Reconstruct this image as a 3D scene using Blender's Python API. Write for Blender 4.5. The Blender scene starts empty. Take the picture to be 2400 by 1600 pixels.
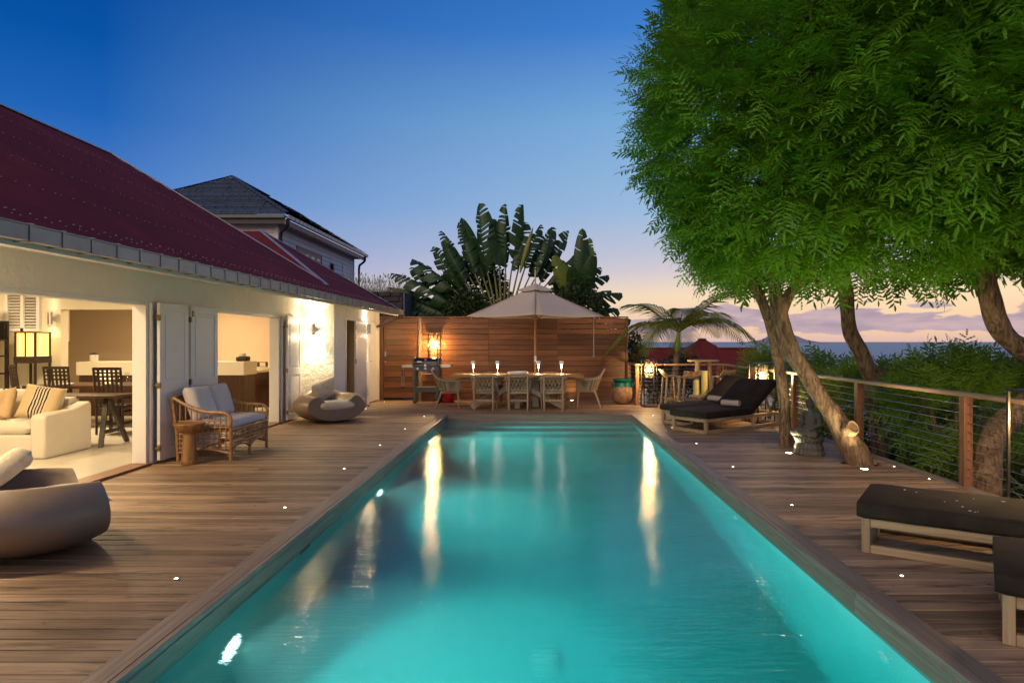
import bpy, bmesh, math, random
import numpy as np
from mathutils import Vector, Matrix, Euler, noise as mnoise

random.seed(7)
RNG = np.random.default_rng(11)
SC = bpy.context.scene
COL = SC.collection
PI = math.pi
R = math.radians

# ------------------------------------------------------------------ camera
cam_d = bpy.data.cameras.new("camera")
cam = bpy.data.objects.new("camera", cam_d)
COL.objects.link(cam)
cam.location = (0, 0, 1.5)
cam.rotation_euler = (R(90), 0, 0)
cam_d.sensor_width = 36.0
cam_d.lens = 23.4
cam_d.shift_x = -0.0258
cam_d.clip_start = 0.05
cam_d.clip_end = 200000
SC.camera = cam

# ------------------------------------------------------------------ world: dusk sky
world = bpy.data.worlds.new("World")
SC.world = world
world.use_nodes = True
wn, wl = world.node_tree.nodes, world.node_tree.links
wn.clear()


def wnode(t, **kw):
    n = wn.new(t)
    for k, v in kw.items():
        setattr(n, k, v)
    return n


def wmath(op, a, b=None, clamp=False):
    n = wnode("ShaderNodeMath", operation=op, use_clamp=clamp)
    for i, s in enumerate((a, b)):
        if s is None:
            continue
        if isinstance(s, (int, float)):
            n.inputs[i].default_value = s
        else:
            wl.new(s, n.inputs[i])
    return n.outputs[0]


def wramp(fac, stops):
    n = wnode("ShaderNodeValToRGB")
    r = n.color_ramp
    while len(r.elements) > 1:
        r.elements.remove(r.elements[-1])
    r.elements[0].position = stops[0][0]
    r.elements[0].color = (*stops[0][1], 1)
    for p, c in stops[1:]:
        e = r.elements.new(p)
        e.color = (*c, 1)
    wl.new(fac, n.inputs[0])
    return n.outputs[0]


def wmix(fac, a, b, blend="MIX"):
    n = wnode("ShaderNodeMix", data_type="RGBA", blend_type=blend)
    for idx, s in ((0, fac), (6, a), (7, b)):
        if isinstance(s, (int, float)):
            n.inputs[idx].default_value = s
        elif isinstance(s, tuple):
            n.inputs[idx].default_value = (*s, 1)
        else:
            wl.new(s, n.inputs[idx])
    return n.outputs[2]


tc = wnode("ShaderNodeTexCoord")
nrm = wnode("ShaderNodeVectorMath", operation="NORMALIZE")
wl.new(tc.outputs["Generated"], nrm.inputs[0])
sep = wnode("ShaderNodeSeparateXYZ")
wl.new(nrm.outputs[0], sep.inputs[0])
sx, sy, sz = sep.outputs
elev = wmath("ARCSINE", sz)                       # radians
azim = wmath("ARCTAN2", sx, sy)                   # 0 = +Y, + to the right
ef = wmath("DIVIDE", elev, R(90), True)
# sunset glow lies ahead and to the right, over the sea
SUNSET_AZ = R(30)
azd = wmath("COSINE", wmath("SUBTRACT", azim, SUNSET_AZ))
ga = wnode("ShaderNodeMapRange")
ga.inputs[1].default_value = 0.45
ga.inputs[2].default_value = 1.0
wl.new(azd, ga.inputs[0])
glow = ga.outputs[0]
D = 1 / 90.0
SKY_E = wramp(ef, [
    (0.0 * D, (0.30, 0.33, 0.58)), (3 * D, (0.30, 0.37, 0.64)), (6.8 * D, (0.18, 0.31, 0.66)), (11 * D, (0.06, 0.20, 0.58)),
    (16 * D, (0.012, 0.125, 0.47)), (21 * D, (0.001, 0.085, 0.38)), (27 * D, (0.001, 0.060, 0.30)), (45 * D, (0.008, 0.05, 0.23)), (90 * D, (0.02, 0.055, 0.19))])
SKY_G = wramp(ef, [
    (0.0 * D, (0.74, 0.50, 0.44)), (1.0 * D, (0.95, 0.62, 0.38)), (3.8 * D, (1.0, 0.76, 0.48)),
    (6.0 * D, (0.70, 0.62, 0.64)), (7.5 * D, (0.56, 0.575, 0.67)), (11 * D, (0.36, 0.53, 0.74)), (18 * D, (0.22, 0.45, 0.73)),
    (25 * D, (0.055, 0.23, 0.65)), (32 * D, (0.02, 0.15, 0.50)), (45 * D, (0.015, 0.08, 0.32)), (90 * D, (0.02, 0.055, 0.19))])
# belt of Venus: pinkish band low in the sky opposite the sunset
SKY_V = wramp(ef, [
    (0.0 * D, (0.34, 0.31, 0.42)), (4 * D, (0.44, 0.38, 0.50)), (10 * D, (0.52, 0.42, 0.50)), (18 * D, (0.38, 0.38, 0.52)),
    (28 * D, (0.20, 0.26, 0.45)), (45 * D, (0.08, 0.14, 0.33)), (90 * D, (0.02, 0.06, 0.21))])
vb = wnode("ShaderNodeMapRange", interpolation_type="SMOOTHSTEP")
vb.inputs[1].default_value = 0.15
vb.inputs[2].default_value = -0.55
wl.new(azd, vb.inputs[0])
sky = wmix(glow, SKY_E, SKY_G)
sky = wmix(vb.outputs[0], sky, SKY_V)
# fine dusk clouds low over the sea
cv = wnode("ShaderNodeCombineXYZ")
wl.new(wmath("MULTIPLY", azim, 7.0), cv.inputs[0])
wl.new(wmath("MULTIPLY", elev, 30.0), cv.inputs[1])
cn = wnode("ShaderNodeTexNoise")
cn.inputs["Scale"].default_value = 1.15
cn.inputs["Detail"].default_value = 7
cn.inputs["Roughness"].default_value = 0.52
cn.inputs["Distortion"].default_value = 0.25
wl.new(cv.outputs[0], cn.inputs["Vector"])
cmask = wramp(ef, [(0.0, (0.0,) * 3), (0.35 * D, (0.45,) * 3), (1.2 * D, (0.84,) * 3), (2.2 * D, (0.78,) * 3), (3.0 * D, (0.40,) * 3), (4.0 * D, (0.0,) * 3)])
cr = wmath("MULTIPLY", cmask, 0.42)
cs = wmath("ADD", cn.outputs["Fac"], cr)
mr = wnode("ShaderNodeMapRange", interpolation_type="SMOOTHSTEP")
mr.inputs[1].default_value = 0.735
mr.inputs[2].default_value = 0.775
wl.new(cs, mr.inputs[0])
cnb = wnode("ShaderNodeTexNoise")
cnb.inputs["Scale"].default_value = 2.4
cnb.inputs["Detail"].default_value = 5
wl.new(cv.outputs[0], cnb.inputs["Vector"])
ccol = wramp(cnb.outputs["Fac"], [(0.35, (0.36, 0.28, 0.40)), (0.65, (0.56, 0.42, 0.48))])
sky = wmix(wmath("MULTIPLY", mr.outputs[0], 0.88), sky, ccol)
# a trace of the physical twilight sky on top
nish = wnode("ShaderNodeTexSky", sky_type="NISHITA")
nish.sun_disc = False
nish.sun_elevation = R(-2.0)
nish.sun_rotation = SUNSET_AZ
nish.altitude = 60
sky = wmix(0.01, sky, nish.outputs[0], "ADD")
bg = wnode("ShaderNodeBackground")
bg.inputs[1].default_value = 1.0
wl.new(sky, bg.inputs[0])
wo = wnode("ShaderNodeOutputWorld")
wl.new(bg.outputs[0], wo.inputs[0])

# ------------------------------------------------------------------ soft fill lamp added behind the camera, opposite the sunset
sun_d = bpy.data.lights.new("sun", "SUN")
sun_d.energy = 1.45
sun_d.angle = R(50)
sun_d.color = (1.0, 0.80, 0.58)
sun = bpy.data.objects.new("sun", sun_d)
COL.objects.link(sun)
sun.rotation_euler = (R(60), 0, R(-24))

SC.view_settings.view_transform = "Standard"
SC.view_settings.look = "None"
SC.view_settings.exposure = 0.0
SC.view_settings.gamma = 1.0
cy = SC.cycles
cy.use_denoising = True
cy.max_bounces = 8
cy.diffuse_bounces = 3
cy.glossy_bounces = 4
cy.transmission_bounces = 6
cy.transparent_max_bounces = 12
cy.volume_bounces = 0
cy.sample_clamp_indirect = 3.0
cy.blur_glossy = 0.6
cy.caustics_reflective = False
cy.caustics_refractive = True


# ================================================================== helpers
class MB:
    def __init__(s):
        s.v, s.f = [], []

    def add(s, vs, fs):
        o = len(s.v)
        s.v.extend([tuple(v) for v in vs])
        s.f.extend([tuple(i + o for i in f) for f in fs])
        return s

    def box(s, x0, x1, y0, y1, z0, z1):
        if x0 > x1: x0, x1 = x1, x0
        if y0 > y1: y0, y1 = y1, y0
        if z0 > z1: z0, z1 = z1, z0
        return s.add([(x0, y0, z0), (x1, y0, z0), (x1, y1, z0), (x0, y1, z0), (x0, y0, z1), (x1, y0, z1), (x1, y1, z1), (x0, y1, z1)],
                     [(0, 3, 2, 1), (4, 5, 6, 7), (0, 1, 5, 4), (1, 2, 6, 5), (2, 3, 7, 6), (3, 0, 4, 7)])

    def beam(s, p0, p1, w, h, up=(0, 0, 1)):
        p0, p1 = Vector(p0), Vector(p1)
        d = (p1 - p0).normalized()
        u = Vector(up)
        a = d.cross(u)
        if a.length < 1e-4:
            a = d.cross(Vector((1, 0, 0)))
        a.normalize()
        b = a.cross(d).normalized()
        vs = []
        for p in (p0, p1):
            for i, j in ((-1, -1), (1, -1), (1, 1), (-1, 1)):
                vs.append(p + a * (w / 2 * i) + b * (h / 2 * j))
        return s.add(vs, [(0, 1, 2, 3), (7, 6, 5, 4), (0, 4, 5, 1), (1, 5, 6, 2), (2, 6, 7, 3), (3, 7, 4, 0)])

    def tube(s, pts, r, n=8, caps=True, closed=False):
        pts = [Vector(p) for p in pts]
        m = len(pts)
        rs = [r] * m if isinstance(r, (int, float)) else list(r)
        vs, fs = [], []
        prev = None
        for i, p in enumerate(pts):
            if closed:
                t = pts[(i + 1) % m] - pts[i - 1]
            else:
                t = pts[min(i + 1, m - 1)] - pts[max(i - 1, 0)]
            t.normalize()
            if prev is None:
                a = t.cross(Vector((0, 0, 1)))
                if a.length < 0.05:
                    a = t.cross(Vector((1, 0, 0)))
            else:
                a = prev - t * prev.dot(t)
            a.normalize()
            prev = a
            b = t.cross(a)
            for k in range(n):
                an = 2 * PI * k / n
                vs.append(p + (a * math.cos(an) + b * math.sin(an)) * rs[i])
        for i in range(m - 1 if not closed else m):
            j = (i + 1) % m
            for k in range(n):
                l = (k + 1) % n
                fs.append((i * n + k, j * n + k, j * n + l, i * n + l))
        if caps and not closed:
            fs.append(tuple(range(n)))
            fs.append(tuple((m - 1) * n + k for k in reversed(range(n))))
        return s.add(vs, fs)

    def lathe(s, prof, n=24, c=(0, 0, 0), closed=False):
        vs, fs = [], []
        m = len(prof)
        for r, z in prof:
            for k in range(n):
                a = 2 * PI * k / n
                vs.append((c[0] + r * math.cos(a), c[1] + r * math.sin(a), c[2] + z))
        for i in range(m - 1):
            for k in range(n):
                l = (k + 1) % n
                fs.append((i * n + k, i * n + l, (i + 1) * n + l, (i + 1) * n + k))
        if not closed:
            fs.append(tuple(reversed(range(n))))
            fs.append(tuple((m - 1) * n + k for k in range(n)))
        return s.add(vs, fs)

    def prism(s, poly, axis, a0, a1):
        """poly: 2-D points; axis 0/1/2 = extrusion axis"""
        vs = []
        n = len(poly)
        for a in (a0, a1):
            for p, q in poly:
                vs.append([(a, p, q), (p, a, q), (p, q, a)][axis])
        fs = [tuple(range(n)), tuple(n + i for i in reversed(range(n)))]
        for i in range(n):
            j = (i + 1) % n
            fs.append((i, i + n, j + n, j))
        return s.add(vs, fs)

    def build(s, name, m, parent=None, smooth=True, bevel=0.0, seg=2, kind=None, angle=38):
        me = bpy.data.meshes.new(name)
        me.from_pydata(s.v, [], s.f)
        bm = bmesh.new()
        bm.from_mesh(me)
        bmesh.ops.recalc_face_normals(bm, faces=bm.faces)
        bm.to_mesh(me)
        bm.free()
        return obj(name, me, m, parent, smooth, bevel, seg, kind, angle)


def obj(name, me, m, parent=None, smooth=True, bevel=0.0, seg=2, kind=None, angle=38):
    if m is not None and not me.materials:
        me.materials.append(m)
    if smooth:
        me.polygons.foreach_set("use_smooth", [True] * len(me.polygons))
        me.set_sharp_from_angle(angle=R(angle))
    o = bpy.data.objects.new(name, me)
    COL.objects.link(o)
    if parent is not None:
        o.parent = parent
    if bevel > 0:
        b = o.modifiers.new("bevel", "BEVEL")
        b.width = bevel
        b.segments = seg
        b.limit_method = "ANGLE"
        b.angle_limit = R(40)
    if kind:
        o["kind"] = kind
    return o


def tag(o, label, cat, group=None):
    o["label"] = label
    o["category"] = cat
    if group:
        o["group"] = group
    return o


def thing(name, label, cat, loc=(0, 0, 0), rz=0.0, group=None):
    o = bpy.data.objects.new(name, None)
    o.empty_display_size = 0.1
    COL.objects.link(o)
    o.location = loc
    o.rotation_euler = (0, 0, rz)
    return tag(o, label, cat, group)


def struct(o):
    o["kind"] = "structure"
    return o


def dup(root, loc, rz, label, group=None):
    def cp(o, par):
        c = o.copy()
        COL.objects.link(c)
        c.parent = par
        if par is not None:
            c.matrix_parent_inverse = o.matrix_parent_inverse.copy()
        for ch in o.children:
            cp(ch, c)
        return c
    r = cp(root, None)
    r.location = loc
    r.rotation_euler = (0, 0, rz)
    r["label"] = label
    if group:
        r["group"] = group
    return r


def light(kind, loc, energy, color, parent=None, rot=None, name="lamp_light", **kw):
    d = bpy.data.lights.new(name, kind)
    d.energy = energy
    d.color = color
    for k, v in kw.items():
        setattr(d, k, v)
    o = bpy.data.objects.new(name, d)
    COL.objects.link(o)
    o.location = loc
    if rot:
        o.rotation_euler = rot
    if parent is not None:
        o.parent = parent
    return o


def np_mesh(name, V, quads=None, tris=None):
    """fast mesh from numpy arrays"""
    me = bpy.data.meshes.new(name)
    nq = 0 if quads is None else len(quads)
    nt = 0 if tris is None else len(tris)
    me.vertices.add(len(V))
    me.vertices.foreach_set("co", np.asarray(V, np.float32).ravel())
    loops = []
    starts = []
    tot = 0
    if nq:
        loops.append(np.asarray(quads, np.int32).ravel())
        starts.append(np.arange(nq) * 4)
        tot = nq * 4
    if nt:
        loops.append(np.asarray(tris, np.int32).ravel())
        starts.append(tot + np.arange(nt) * 3)
    loops = np.concatenate(loops)
    starts = np.concatenate(starts).astype(np.int32)
    me.loops.add(len(loops))
    me.loops.foreach_set("vertex_index", loops)
    me.polygons.add(nq + nt)
    me.polygons.foreach_set("loop_start", starts)
    me.update(calc_edges=True)
    return me


def surface_nets(f, lo, hi, h):
    """mesh the zero set of a numpy distance function"""
    lo, hi = np.array(lo, float), np.array(hi, float)
    n = np.ceil((hi - lo) / h).astype(int) + 1
    ax = [lo[i] + np.arange(n[i]) * h for i in range(3)]
    X, Y, Z = np.meshgrid(*ax, indexing="ij")
    F = f(X, Y, Z)
    S = F < 0
    c = [slice(0, -1), slice(1, None)]
    cnt = np.zeros(tuple(n - 1), int)
    for i in (0, 1):
        for j in (0, 1):
            for k in (0, 1):
                cnt += S[c[i], c[j], c[k]]
    act = (cnt > 0) & (cnt < 8)
    acc = np.zeros(tuple(n - 1) + (3,))
    num = np.zeros(tuple(n - 1))
    for axis in range(3):
        for i in (0, 1):
            for j in (0, 1):
                sl0, sl1 = [None] * 3, [None] * 3
                oth = [a for a in range(3) if a != axis]
                sl0[axis], sl1[axis] = c[0], c[1]
                sl0[oth[0]] = sl1[oth[0]] = c[i]
                sl0[oth[1]] = sl1[oth[1]] = c[j]
                a, b = F[tuple(sl0)], F[tuple(sl1)]
                x = (a < 0) != (b < 0)
                t = np.where(x, a / np.where(x, a - b, 1), 0)
                off = np.zeros(acc.shape)
                off[..., axis] = t
                off[..., oth[0]] = i
                off[..., oth[1]] = j
                acc += off * x[..., None]
                num += x
    idx = -np.ones(act.shape, int)
    cells = np.argwhere(act)
    idx[act] = np.arange(len(cells))
    V = lo + (cells + acc[act] / num[act][:, None]) * h
    quads = []
    for axis in range(3):
        o1, o2 = [(1, 2), (2, 0), (0, 1)][axis]
        sl0 = [slice(1, -1)] * 3
        sl1 = [slice(1, -1)] * 3
        sl0[axis] = slice(0, -1)
        sl1[axis] = slice(1, None)
        a, b = S[tuple(sl0)], S[tuple(sl1)]
        for flip in (False, True):
            m = (a & ~b) if not flip else (~a & b)
            p = np.argwhere(m)
            if not len(p):
                continue
            base = p.copy()
            for o in (o1, o2):
                base[:, o] += 1
            q = []
            for d1, d2 in ((-1, -1), (0, -1), (0, 0), (-1, 0)):
                cc = base.copy()
                cc[:, o1] += d1
                cc[:, o2] += d2
                q.append(idx[cc[:, 0], cc[:, 1], cc[:, 2]])
            q = np.stack(q, 1)
            if flip:
                q = q[:, ::-1]
            quads.append(q)
    return V, np.concatenate(quads)


def smin(a, b, k):
    h = np.clip(0.5 + 0.5 * (b - a) / k, 0, 1)
    return b * (1 - h) + a * h - k * h * (1 - h)


def smax(a, b, k):
    return -smin(-a, -b, k)


def sd_ell(X, Y, Z, c, r):
    x, y, z = (X - c[0]), (Y - c[1]), (Z - c[2])
    k0 = np.sqrt((x / r[0]) ** 2 + (y / r[1]) ** 2 + (z / r[2]) ** 2) + 1e-9
    k1 = np.sqrt((x / r[0] ** 2) ** 2 + (y / r[1] ** 2) ** 2 + (z / r[2] ** 2) ** 2) + 1e-9
    return k0 * (k0 - 1) / k1


def sd_cap(X, Y, Z, a, b, ra, rb):
    a, b = np.array(a, float), np.array(b, float)
    d = b - a
    t = np.clip(((X - a[0]) * d[0] + (Y - a[1]) * d[1] + (Z - a[2]) * d[2]) / d.dot(d), 0, 1)
    return np.sqrt((X - a[0] - t * d[0]) ** 2 + (Y - a[1] - t * d[1]) ** 2 + (Z - a[2] - t * d[2]) ** 2) - (ra + (rb - ra) * t)


def arc(c, r, a0, a1, n, z=0.0):
    return [(c[0] + r * math.cos(a0 + (a1 - a0) * i / n), c[1] + r * math.sin(a0 + (a1 - a0) * i / n), z) for i in range(n + 1)]


def spline(pts, n=8):
    """Catmull-Rom through points"""
    P = [Vector(p) for p in pts]
    P = [P[0] * 2 - P[1]] + P + [P[-1] * 2 - P[-2]]
    out = []
    for i in range(1, len(P) - 2):
        for k in range(n):
            t = k / n
            a, b, c, d = P[i - 1], P[i], P[i + 1], P[i + 2]
            out.append(0.5 * ((2 * b) + (c - a) * t + (2 * a - 5 * b + 4 * c - d) * t * t + (3 * b - a - 3 * c + d) * t ** 3))
    out.append(P[-2])
    return out


# ================================================================== materials
def newmat(name):
    m = bpy.data.materials.new(name)
    m.use_nodes = True
    nt = m.node_tree
    return m, nt.nodes, nt.links, nt.nodes["Principled BSDF"]


def _coord(n, l, scale=(1, 1, 1), rand=False, world_pos=False):
    mp = n.new("ShaderNodeMapping")
    mp.inputs["Scale"].default_value = scale
    if world_pos:
        g = n.new("ShaderNodeNewGeometry")
        l.new(g.outputs["Position"], mp.inputs[0])
    else:
        t = n.new("ShaderNodeTexCoord")
        l.new(t.outputs["Object"], mp.inputs[0])
    if rand:
        oi = n.new("ShaderNodeObjectInfo")
        mu = n.new("ShaderNodeMath")
        mu.operation = "MULTIPLY"
        mu.inputs[1].default_value = 57.0
        l.new(oi.outputs["Random"], mu.inputs[0])
        cx = n.new("ShaderNodeCombineXYZ")
        for i in range(3):
            l.new(mu.outputs[0], cx.inputs[i])
        l.new(cx.outputs[0], mp.inputs["Location"])
    return mp.outputs[0]


def _noise(n, l, vec, scale, detail=4, rough=0.55, dist=0.0):
    t = n.new("ShaderNodeTexNoise")
    t.inputs["Scale"].default_value = scale
    t.inputs["Detail"].default_value = detail
    t.inputs["Roughness"].default_value = rough
    t.inputs["Distortion"].default_value = dist
    l.new(vec, t.inputs["Vector"])
    return t.outputs["Fac"]


def _ramp(n, l, fac, stops):
    r = n.new("ShaderNodeValToRGB")
    e = r.color_ramp.elements
    e[0].position, e[0].color = stops[0][0], (*stops[0][1], 1)
    e[1].position, e[1].color = stops[-1][0], (*stops[-1][1], 1)
    for p, c in stops[1:-1]:
        x = e.new(p)
        x.color = (*c, 1)
    l.new(fac, r.inputs[0])
    return r.outputs[0]


def _mix(n, l, fac, a, b, blend="MIX"):
    m = n.new("ShaderNodeMix")
    m.data_type = "RGBA"
    m.blend_type = blend
    for idx, s in ((0, fac), (6, a), (7, b)):
        if isinstance(s, (int, float)):
            m.inputs[idx].default_value = s
        elif isinstance(s, tuple):
            m.inputs[idx].default_value = (*s, 1)
        else:
            l.new(s, m.inputs[idx])
    return m.outputs[2]


def _bump(n, l, h, strength, dist, bs):
    b = n.new("ShaderNodeBump")
    b.inputs["Strength"].default_value = strength
    b.inputs["Distance"].default_value = dist
    l.new(h, b.inputs["Height"])
    l.new(b.outputs[0], bs.inputs["Normal"])


def plain(name, c, rough=0.5, metal=0.0, var=0.12, scale=6.0, bump=0.0, bdist=0.004, bscale=40.0, spec=0.5, sheen=0.0, rand=0.0):
    m, n, l, b = newmat(name)
    v = _coord(n, l)
    f = _noise(n, l, v, scale, 5, 0.6)
    lo = tuple(x * (1 - var) for x in c)
    hi = tuple(min(1, x * (1 + var)) for x in c)
    col = _ramp(n, l, f, [(0.3, lo), (0.7, hi)])
    if rand > 0:
        oi = n.new("ShaderNodeObjectInfo")
        col = _mix(n, l, oi.outputs["Random"], col, tuple(x * (1 - rand) for x in c))
    l.new(col, b.inputs["Base Color"])
    b.inputs["Roughness"].default_value = rough
    b.inputs["Metallic"].default_value = metal
    b.inputs["Specular IOR Level"].default_value = spec
    if sheen:
        b.inputs["Sheen Weight"].default_value = sheen
    if bump > 0:
        _bump(n, l, _noise(n, l, v, bscale, 6, 0.65), bump, bdist, b)
    return m


def wood(name, dark, mid, light_, axis="X", rough=0.55, fine=1.0, rand=0.35, bump=0.25, stain=None, spec=0.4):
    m, n, l, b = newmat(name)
    lo, hi = 1.7 * fine, 44.0 * fine
    sc = {"X": (lo, hi, hi), "Y": (hi, lo, hi), "Z": (hi, hi, lo)}[axis]
    v = _coord(n, l, sc, rand=True)
    f = _noise(n, l, v, 1.0, 6, 0.62, 0.6)
    col = _ramp(n, l, f, [(0.28, dark), (0.5, mid), (0.72, light_)])
    sc2 = {"X": (0.6, 3, 3), "Y": (3, 0.6, 3), "Z": (3, 3, 0.6)}[axis]
    v2 = _coord(n, l, sc2, rand=True)
    f2 = _noise(n, l, v2, 1.4, 3, 0.5)
    col = _mix(n, l, f2, col, _mix(n, l, 0.55, col, dark), "MIX")
    oi = n.new("ShaderNodeObjectInfo")
    hv = n.new("ShaderNodeMapRange")
    hv.inputs[3].default_value = 1 - rand
    hv.inputs[4].default_value = 1 + rand * 0.6
    l.new(oi.outputs["Random"], hv.inputs[0])
    cx = n.new("ShaderNodeCombineXYZ")
    for i in range(3):
        l.new(hv.outputs[0], cx.inputs[i])
    col = _mix(n, l, 1.0, col, cx.outputs[0], "MULTIPLY")
    if stain:
        vw = _coord(n, l, stain["scale"], world_pos=True)
        s = _noise(n, l, vw, 1.0, 6, 0.66, 0.3)
        sm = n.new("ShaderNodeMapRange")
        sm.inputs[1].default_value = stain["lo"]
        sm.inputs[2].default_value = stain["hi"]
        l.new(s, sm.inputs[0])
        mu = n.new("ShaderNodeMath")
        mu.operation = "MULTIPLY"
        mu.inputs[1].default_value = stain["amt"]
        l.new(sm.outputs[0], mu.inputs[0])
        col = _mix(n, l, mu.outputs[0], col, stain["c"])
    l.new(col, b.inputs["Base Color"])
    rr = n.new("ShaderNodeMapRange")
    rr.inputs[3].default_value = rough + 0.1
    rr.inputs[4].default_value = rough - 0.1
    l.new(f2, rr.inputs[0])
    l.new(rr.outputs[0], b.inputs["Roughness"])
    b.inputs["Specular IOR Level"].default_value = spec
    _bump(n, l, f, bump, 0.002, b)
    return m


def emit(name, c, s):
    m, n, l, b = newmat(name)
    b.inputs["Base Color"].default_value = (*[min(1, x) for x in c], 1)
    b.inputs["Emission Color"].default_value = (*c, 1)
    b.inputs["Emission Strength"].default_value = s
    return m


def leafmat(name, c1, c2, trans=0.35, rough=0.45, scale=1.2, c3=None):
    m, n, l, b = newmat(name)
    v = _coord(n, l, world_pos=True)
    f = _noise(n, l, v, scale, 4, 0.6)
    f2 = _noise(n, l, v, scale * 14, 2, 0.5)
    col = _ramp(n, l, f, [(0.3, c1), (0.7, c2)])
    col = _mix(n, l, f2, col, c3 or tuple(x * 1.5 for x in c2))
    l.new(col, b.inputs["Base Color"])
    b.inputs["Roughness"].default_value = rough
    b.inputs["Specular IOR Level"].default_value = 0.35
    tr = n.new("ShaderNodeBsdfTranslucent")
    l.new(col, tr.inputs[0])
    mx = n.new("ShaderNodeMixShader")
    mx.inputs[0].default_value = trans
    l.new(b.outputs[0], mx.inputs[1])
    l.new(tr.outputs[0], mx.inputs[2])
    l.new(mx.outputs[0], n["Material Output"].inputs[0])
    return m


M = {}
M["deck"] = wood("weathered_deck_wood", (0.17, 0.100, 0.058), (0.36, 0.232, 0.142), (0.49, 0.345, 0.225), "X", 0.55, 1.0, 0.42, 0.3,
                 stain=dict(scale=(1.3, 8.0, 1), lo=0.53, hi=0.62, amt=0.72, c=(0.075, 0.050, 0.032)))
M["deck_y"] = wood("weathered_coping_wood", (0.14, 0.10, 0.075), (0.27, 0.20, 0.155), (0.38, 0.30, 0.235), "Y", 0.5, 1.0, 0.2, 0.3)
M["deck_x"] = wood("weathered_coping_wood_cross", (0.14, 0.10, 0.075), (0.27, 0.20, 0.155), (0.38, 0.30, 0.235), "X", 0.5, 1.0, 0.2, 0.3)
M["fence"] = wood("hardwood_fence_boards", (0.13, 0.048, 0.017), (0.24, 0.093, 0.032), (0.33, 0.145, 0.056), "X", 0.42, 0.8, 0.42, 0.2)
M["fence_z"] = wood("hardwood_posts", (0.09, 0.04, 0.02), (0.24, 0.11, 0.05), (0.36, 0.18, 0.09), "Z", 0.45, 0.8, 0.3, 0.2)
M["rail_y"] = wood("teak_rail_lengthwise", (0.17, 0.10, 0.06), (0.33, 0.21, 0.13), (0.45, 0.31, 0.20), "Y", 0.5, 0.8, 0.2, 0.2)
M["rail_x"] = wood("teak_rail_crosswise", (0.17, 0.10, 0.06), (0.33, 0.21, 0.13), (0.45, 0.31, 0.20), "X", 0.5, 0.8, 0.2, 0.2)
M["teak"] = wood("pale_teak", (0.24, 0.16, 0.09), (0.40, 0.29, 0.17), (0.54, 0.41, 0.27), "X", 0.5, 0.7, 0.2, 0.15)
M["teak_z"] = wood("pale_teak_upright", (0.24, 0.16, 0.09), (0.40, 0.29, 0.17), (0.54, 0.41, 0.27), "Z", 0.5, 0.7, 0.2, 0.15)
M["table_top"] = wood("dining_table_wood", (0.20, 0.09, 0.03), (0.36, 0.19, 0.07), (0.48, 0.28, 0.12), "X", 0.35, 0.7, 0.1, 0.15)
M["pole"] = wood("umbrella_pole_wood", (0.28, 0.11, 0.03), (0.42, 0.18, 0.055), (0.52, 0.25, 0.09), "Z", 0.35, 0.7, 0.1, 0.1)
M["stool_wood"] = wood("carved_stool_wood", (0.14, 0.06, 0.02), (0.33, 0.17, 0.06), (0.50, 0.30, 0.13), "Z", 0.4, 0.5, 0.1, 0.2)
M["dark_wood"] = wood("dark_stained_wood", (0.012, 0.007, 0.005), (0.035, 0.02, 0.014), (0.06, 0.036, 0.026), "X", 0.42, 0.8, 0.3, 0.15)
M["cab_wood"] = wood("dark_cabinet_wood", (0.035, 0.014, 0.007), (0.075, 0.032, 0.016), (0.12, 0.055, 0.028), "Z", 0.35, 0.6, 0.3, 0.1)
M["threshold"] = wood("threshold_wood", (0.12, 0.05, 0.025), (0.24, 0.11, 0.055), (0.34, 0.17, 0.09), "Y", 0.45, 0.8, 0.2, 0.2)
M["plaster"] = plain("white_lime_plaster", (0.86, 0.81, 0.72), 0.75, var=0.05, scale=2.0, bump=0.55, bdist=0.02, bscale=5.5)
M["stone_plaster"] = plain("limewashed_rubble_wall", (0.80, 0.78, 0.74), 0.75, var=0.05, scale=2.0, bump=0.9, bdist=0.05, bscale=6.5)
M["inner"] = plain("interior_white_paint", (0.74, 0.67, 0.53), 0.7, var=0.03, scale=1.0)
M["inner_dim"] = plain("kitchen_dim_light_tone", (0.56, 0.43, 0.30), 0.75, var=0.05, scale=0.8)  # darker tan carries the dim light of the kitchen recess
M["paint"] = plain("white_door_paint", (0.78, 0.76, 0.74), 0.45, var=0.03, scale=2.0)
M["floor_in"] = plain("polished_pale_floor", (0.66, 0.62, 0.53), 0.22, var=0.04, scale=0.7)
M["maroon"] = plain("maroon_roof_paint", (0.15, 0.021, 0.015), 0.6, var=0.28, scale=1.3, spec=0.22, rand=0.22)
M["zinc"] = plain("zinc_gutter", (0.30, 0.27, 0.26), 0.42, 0.55, var=0.15, scale=3.0)
M["screw"] = plain("galvanised_screw", (0.30, 0.20, 0.22), 0.45, 0.4)
M["soffit"] = plain("painted_soffit", (0.68, 0.62, 0.56), 0.6, var=0.06, scale=2.0)
M["brass"] = plain("aged_brass", (0.30, 0.22, 0.12), 0.35, 0.9)
M["steel"] = plain("brushed_steel", (0.62, 0.60, 0.57), 0.3, 1.0)
M["black"] = plain("black_metal", (0.025, 0.022, 0.02), 0.45, 0.3)
M["darkgrey"] = plain("dark_grey_metal", (0.10, 0.10, 0.09), 0.45, 0.2)
M["bbq_lid"] = plain("black_enamel", (0.012, 0.012, 0.014), 0.15, 0.0)
M["taupe"] = plain("taupe_moulded_plastic", (0.21, 0.15, 0.108), 0.42, var=0.03, scale=2.0, bump=0.05, bscale=200)
M["linen"] = plain("white_linen", (0.74, 0.71, 0.66), 0.9, var=0.05, scale=5, bump=0.15, bdist=0.002, bscale=300, sheen=0.2)
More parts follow.
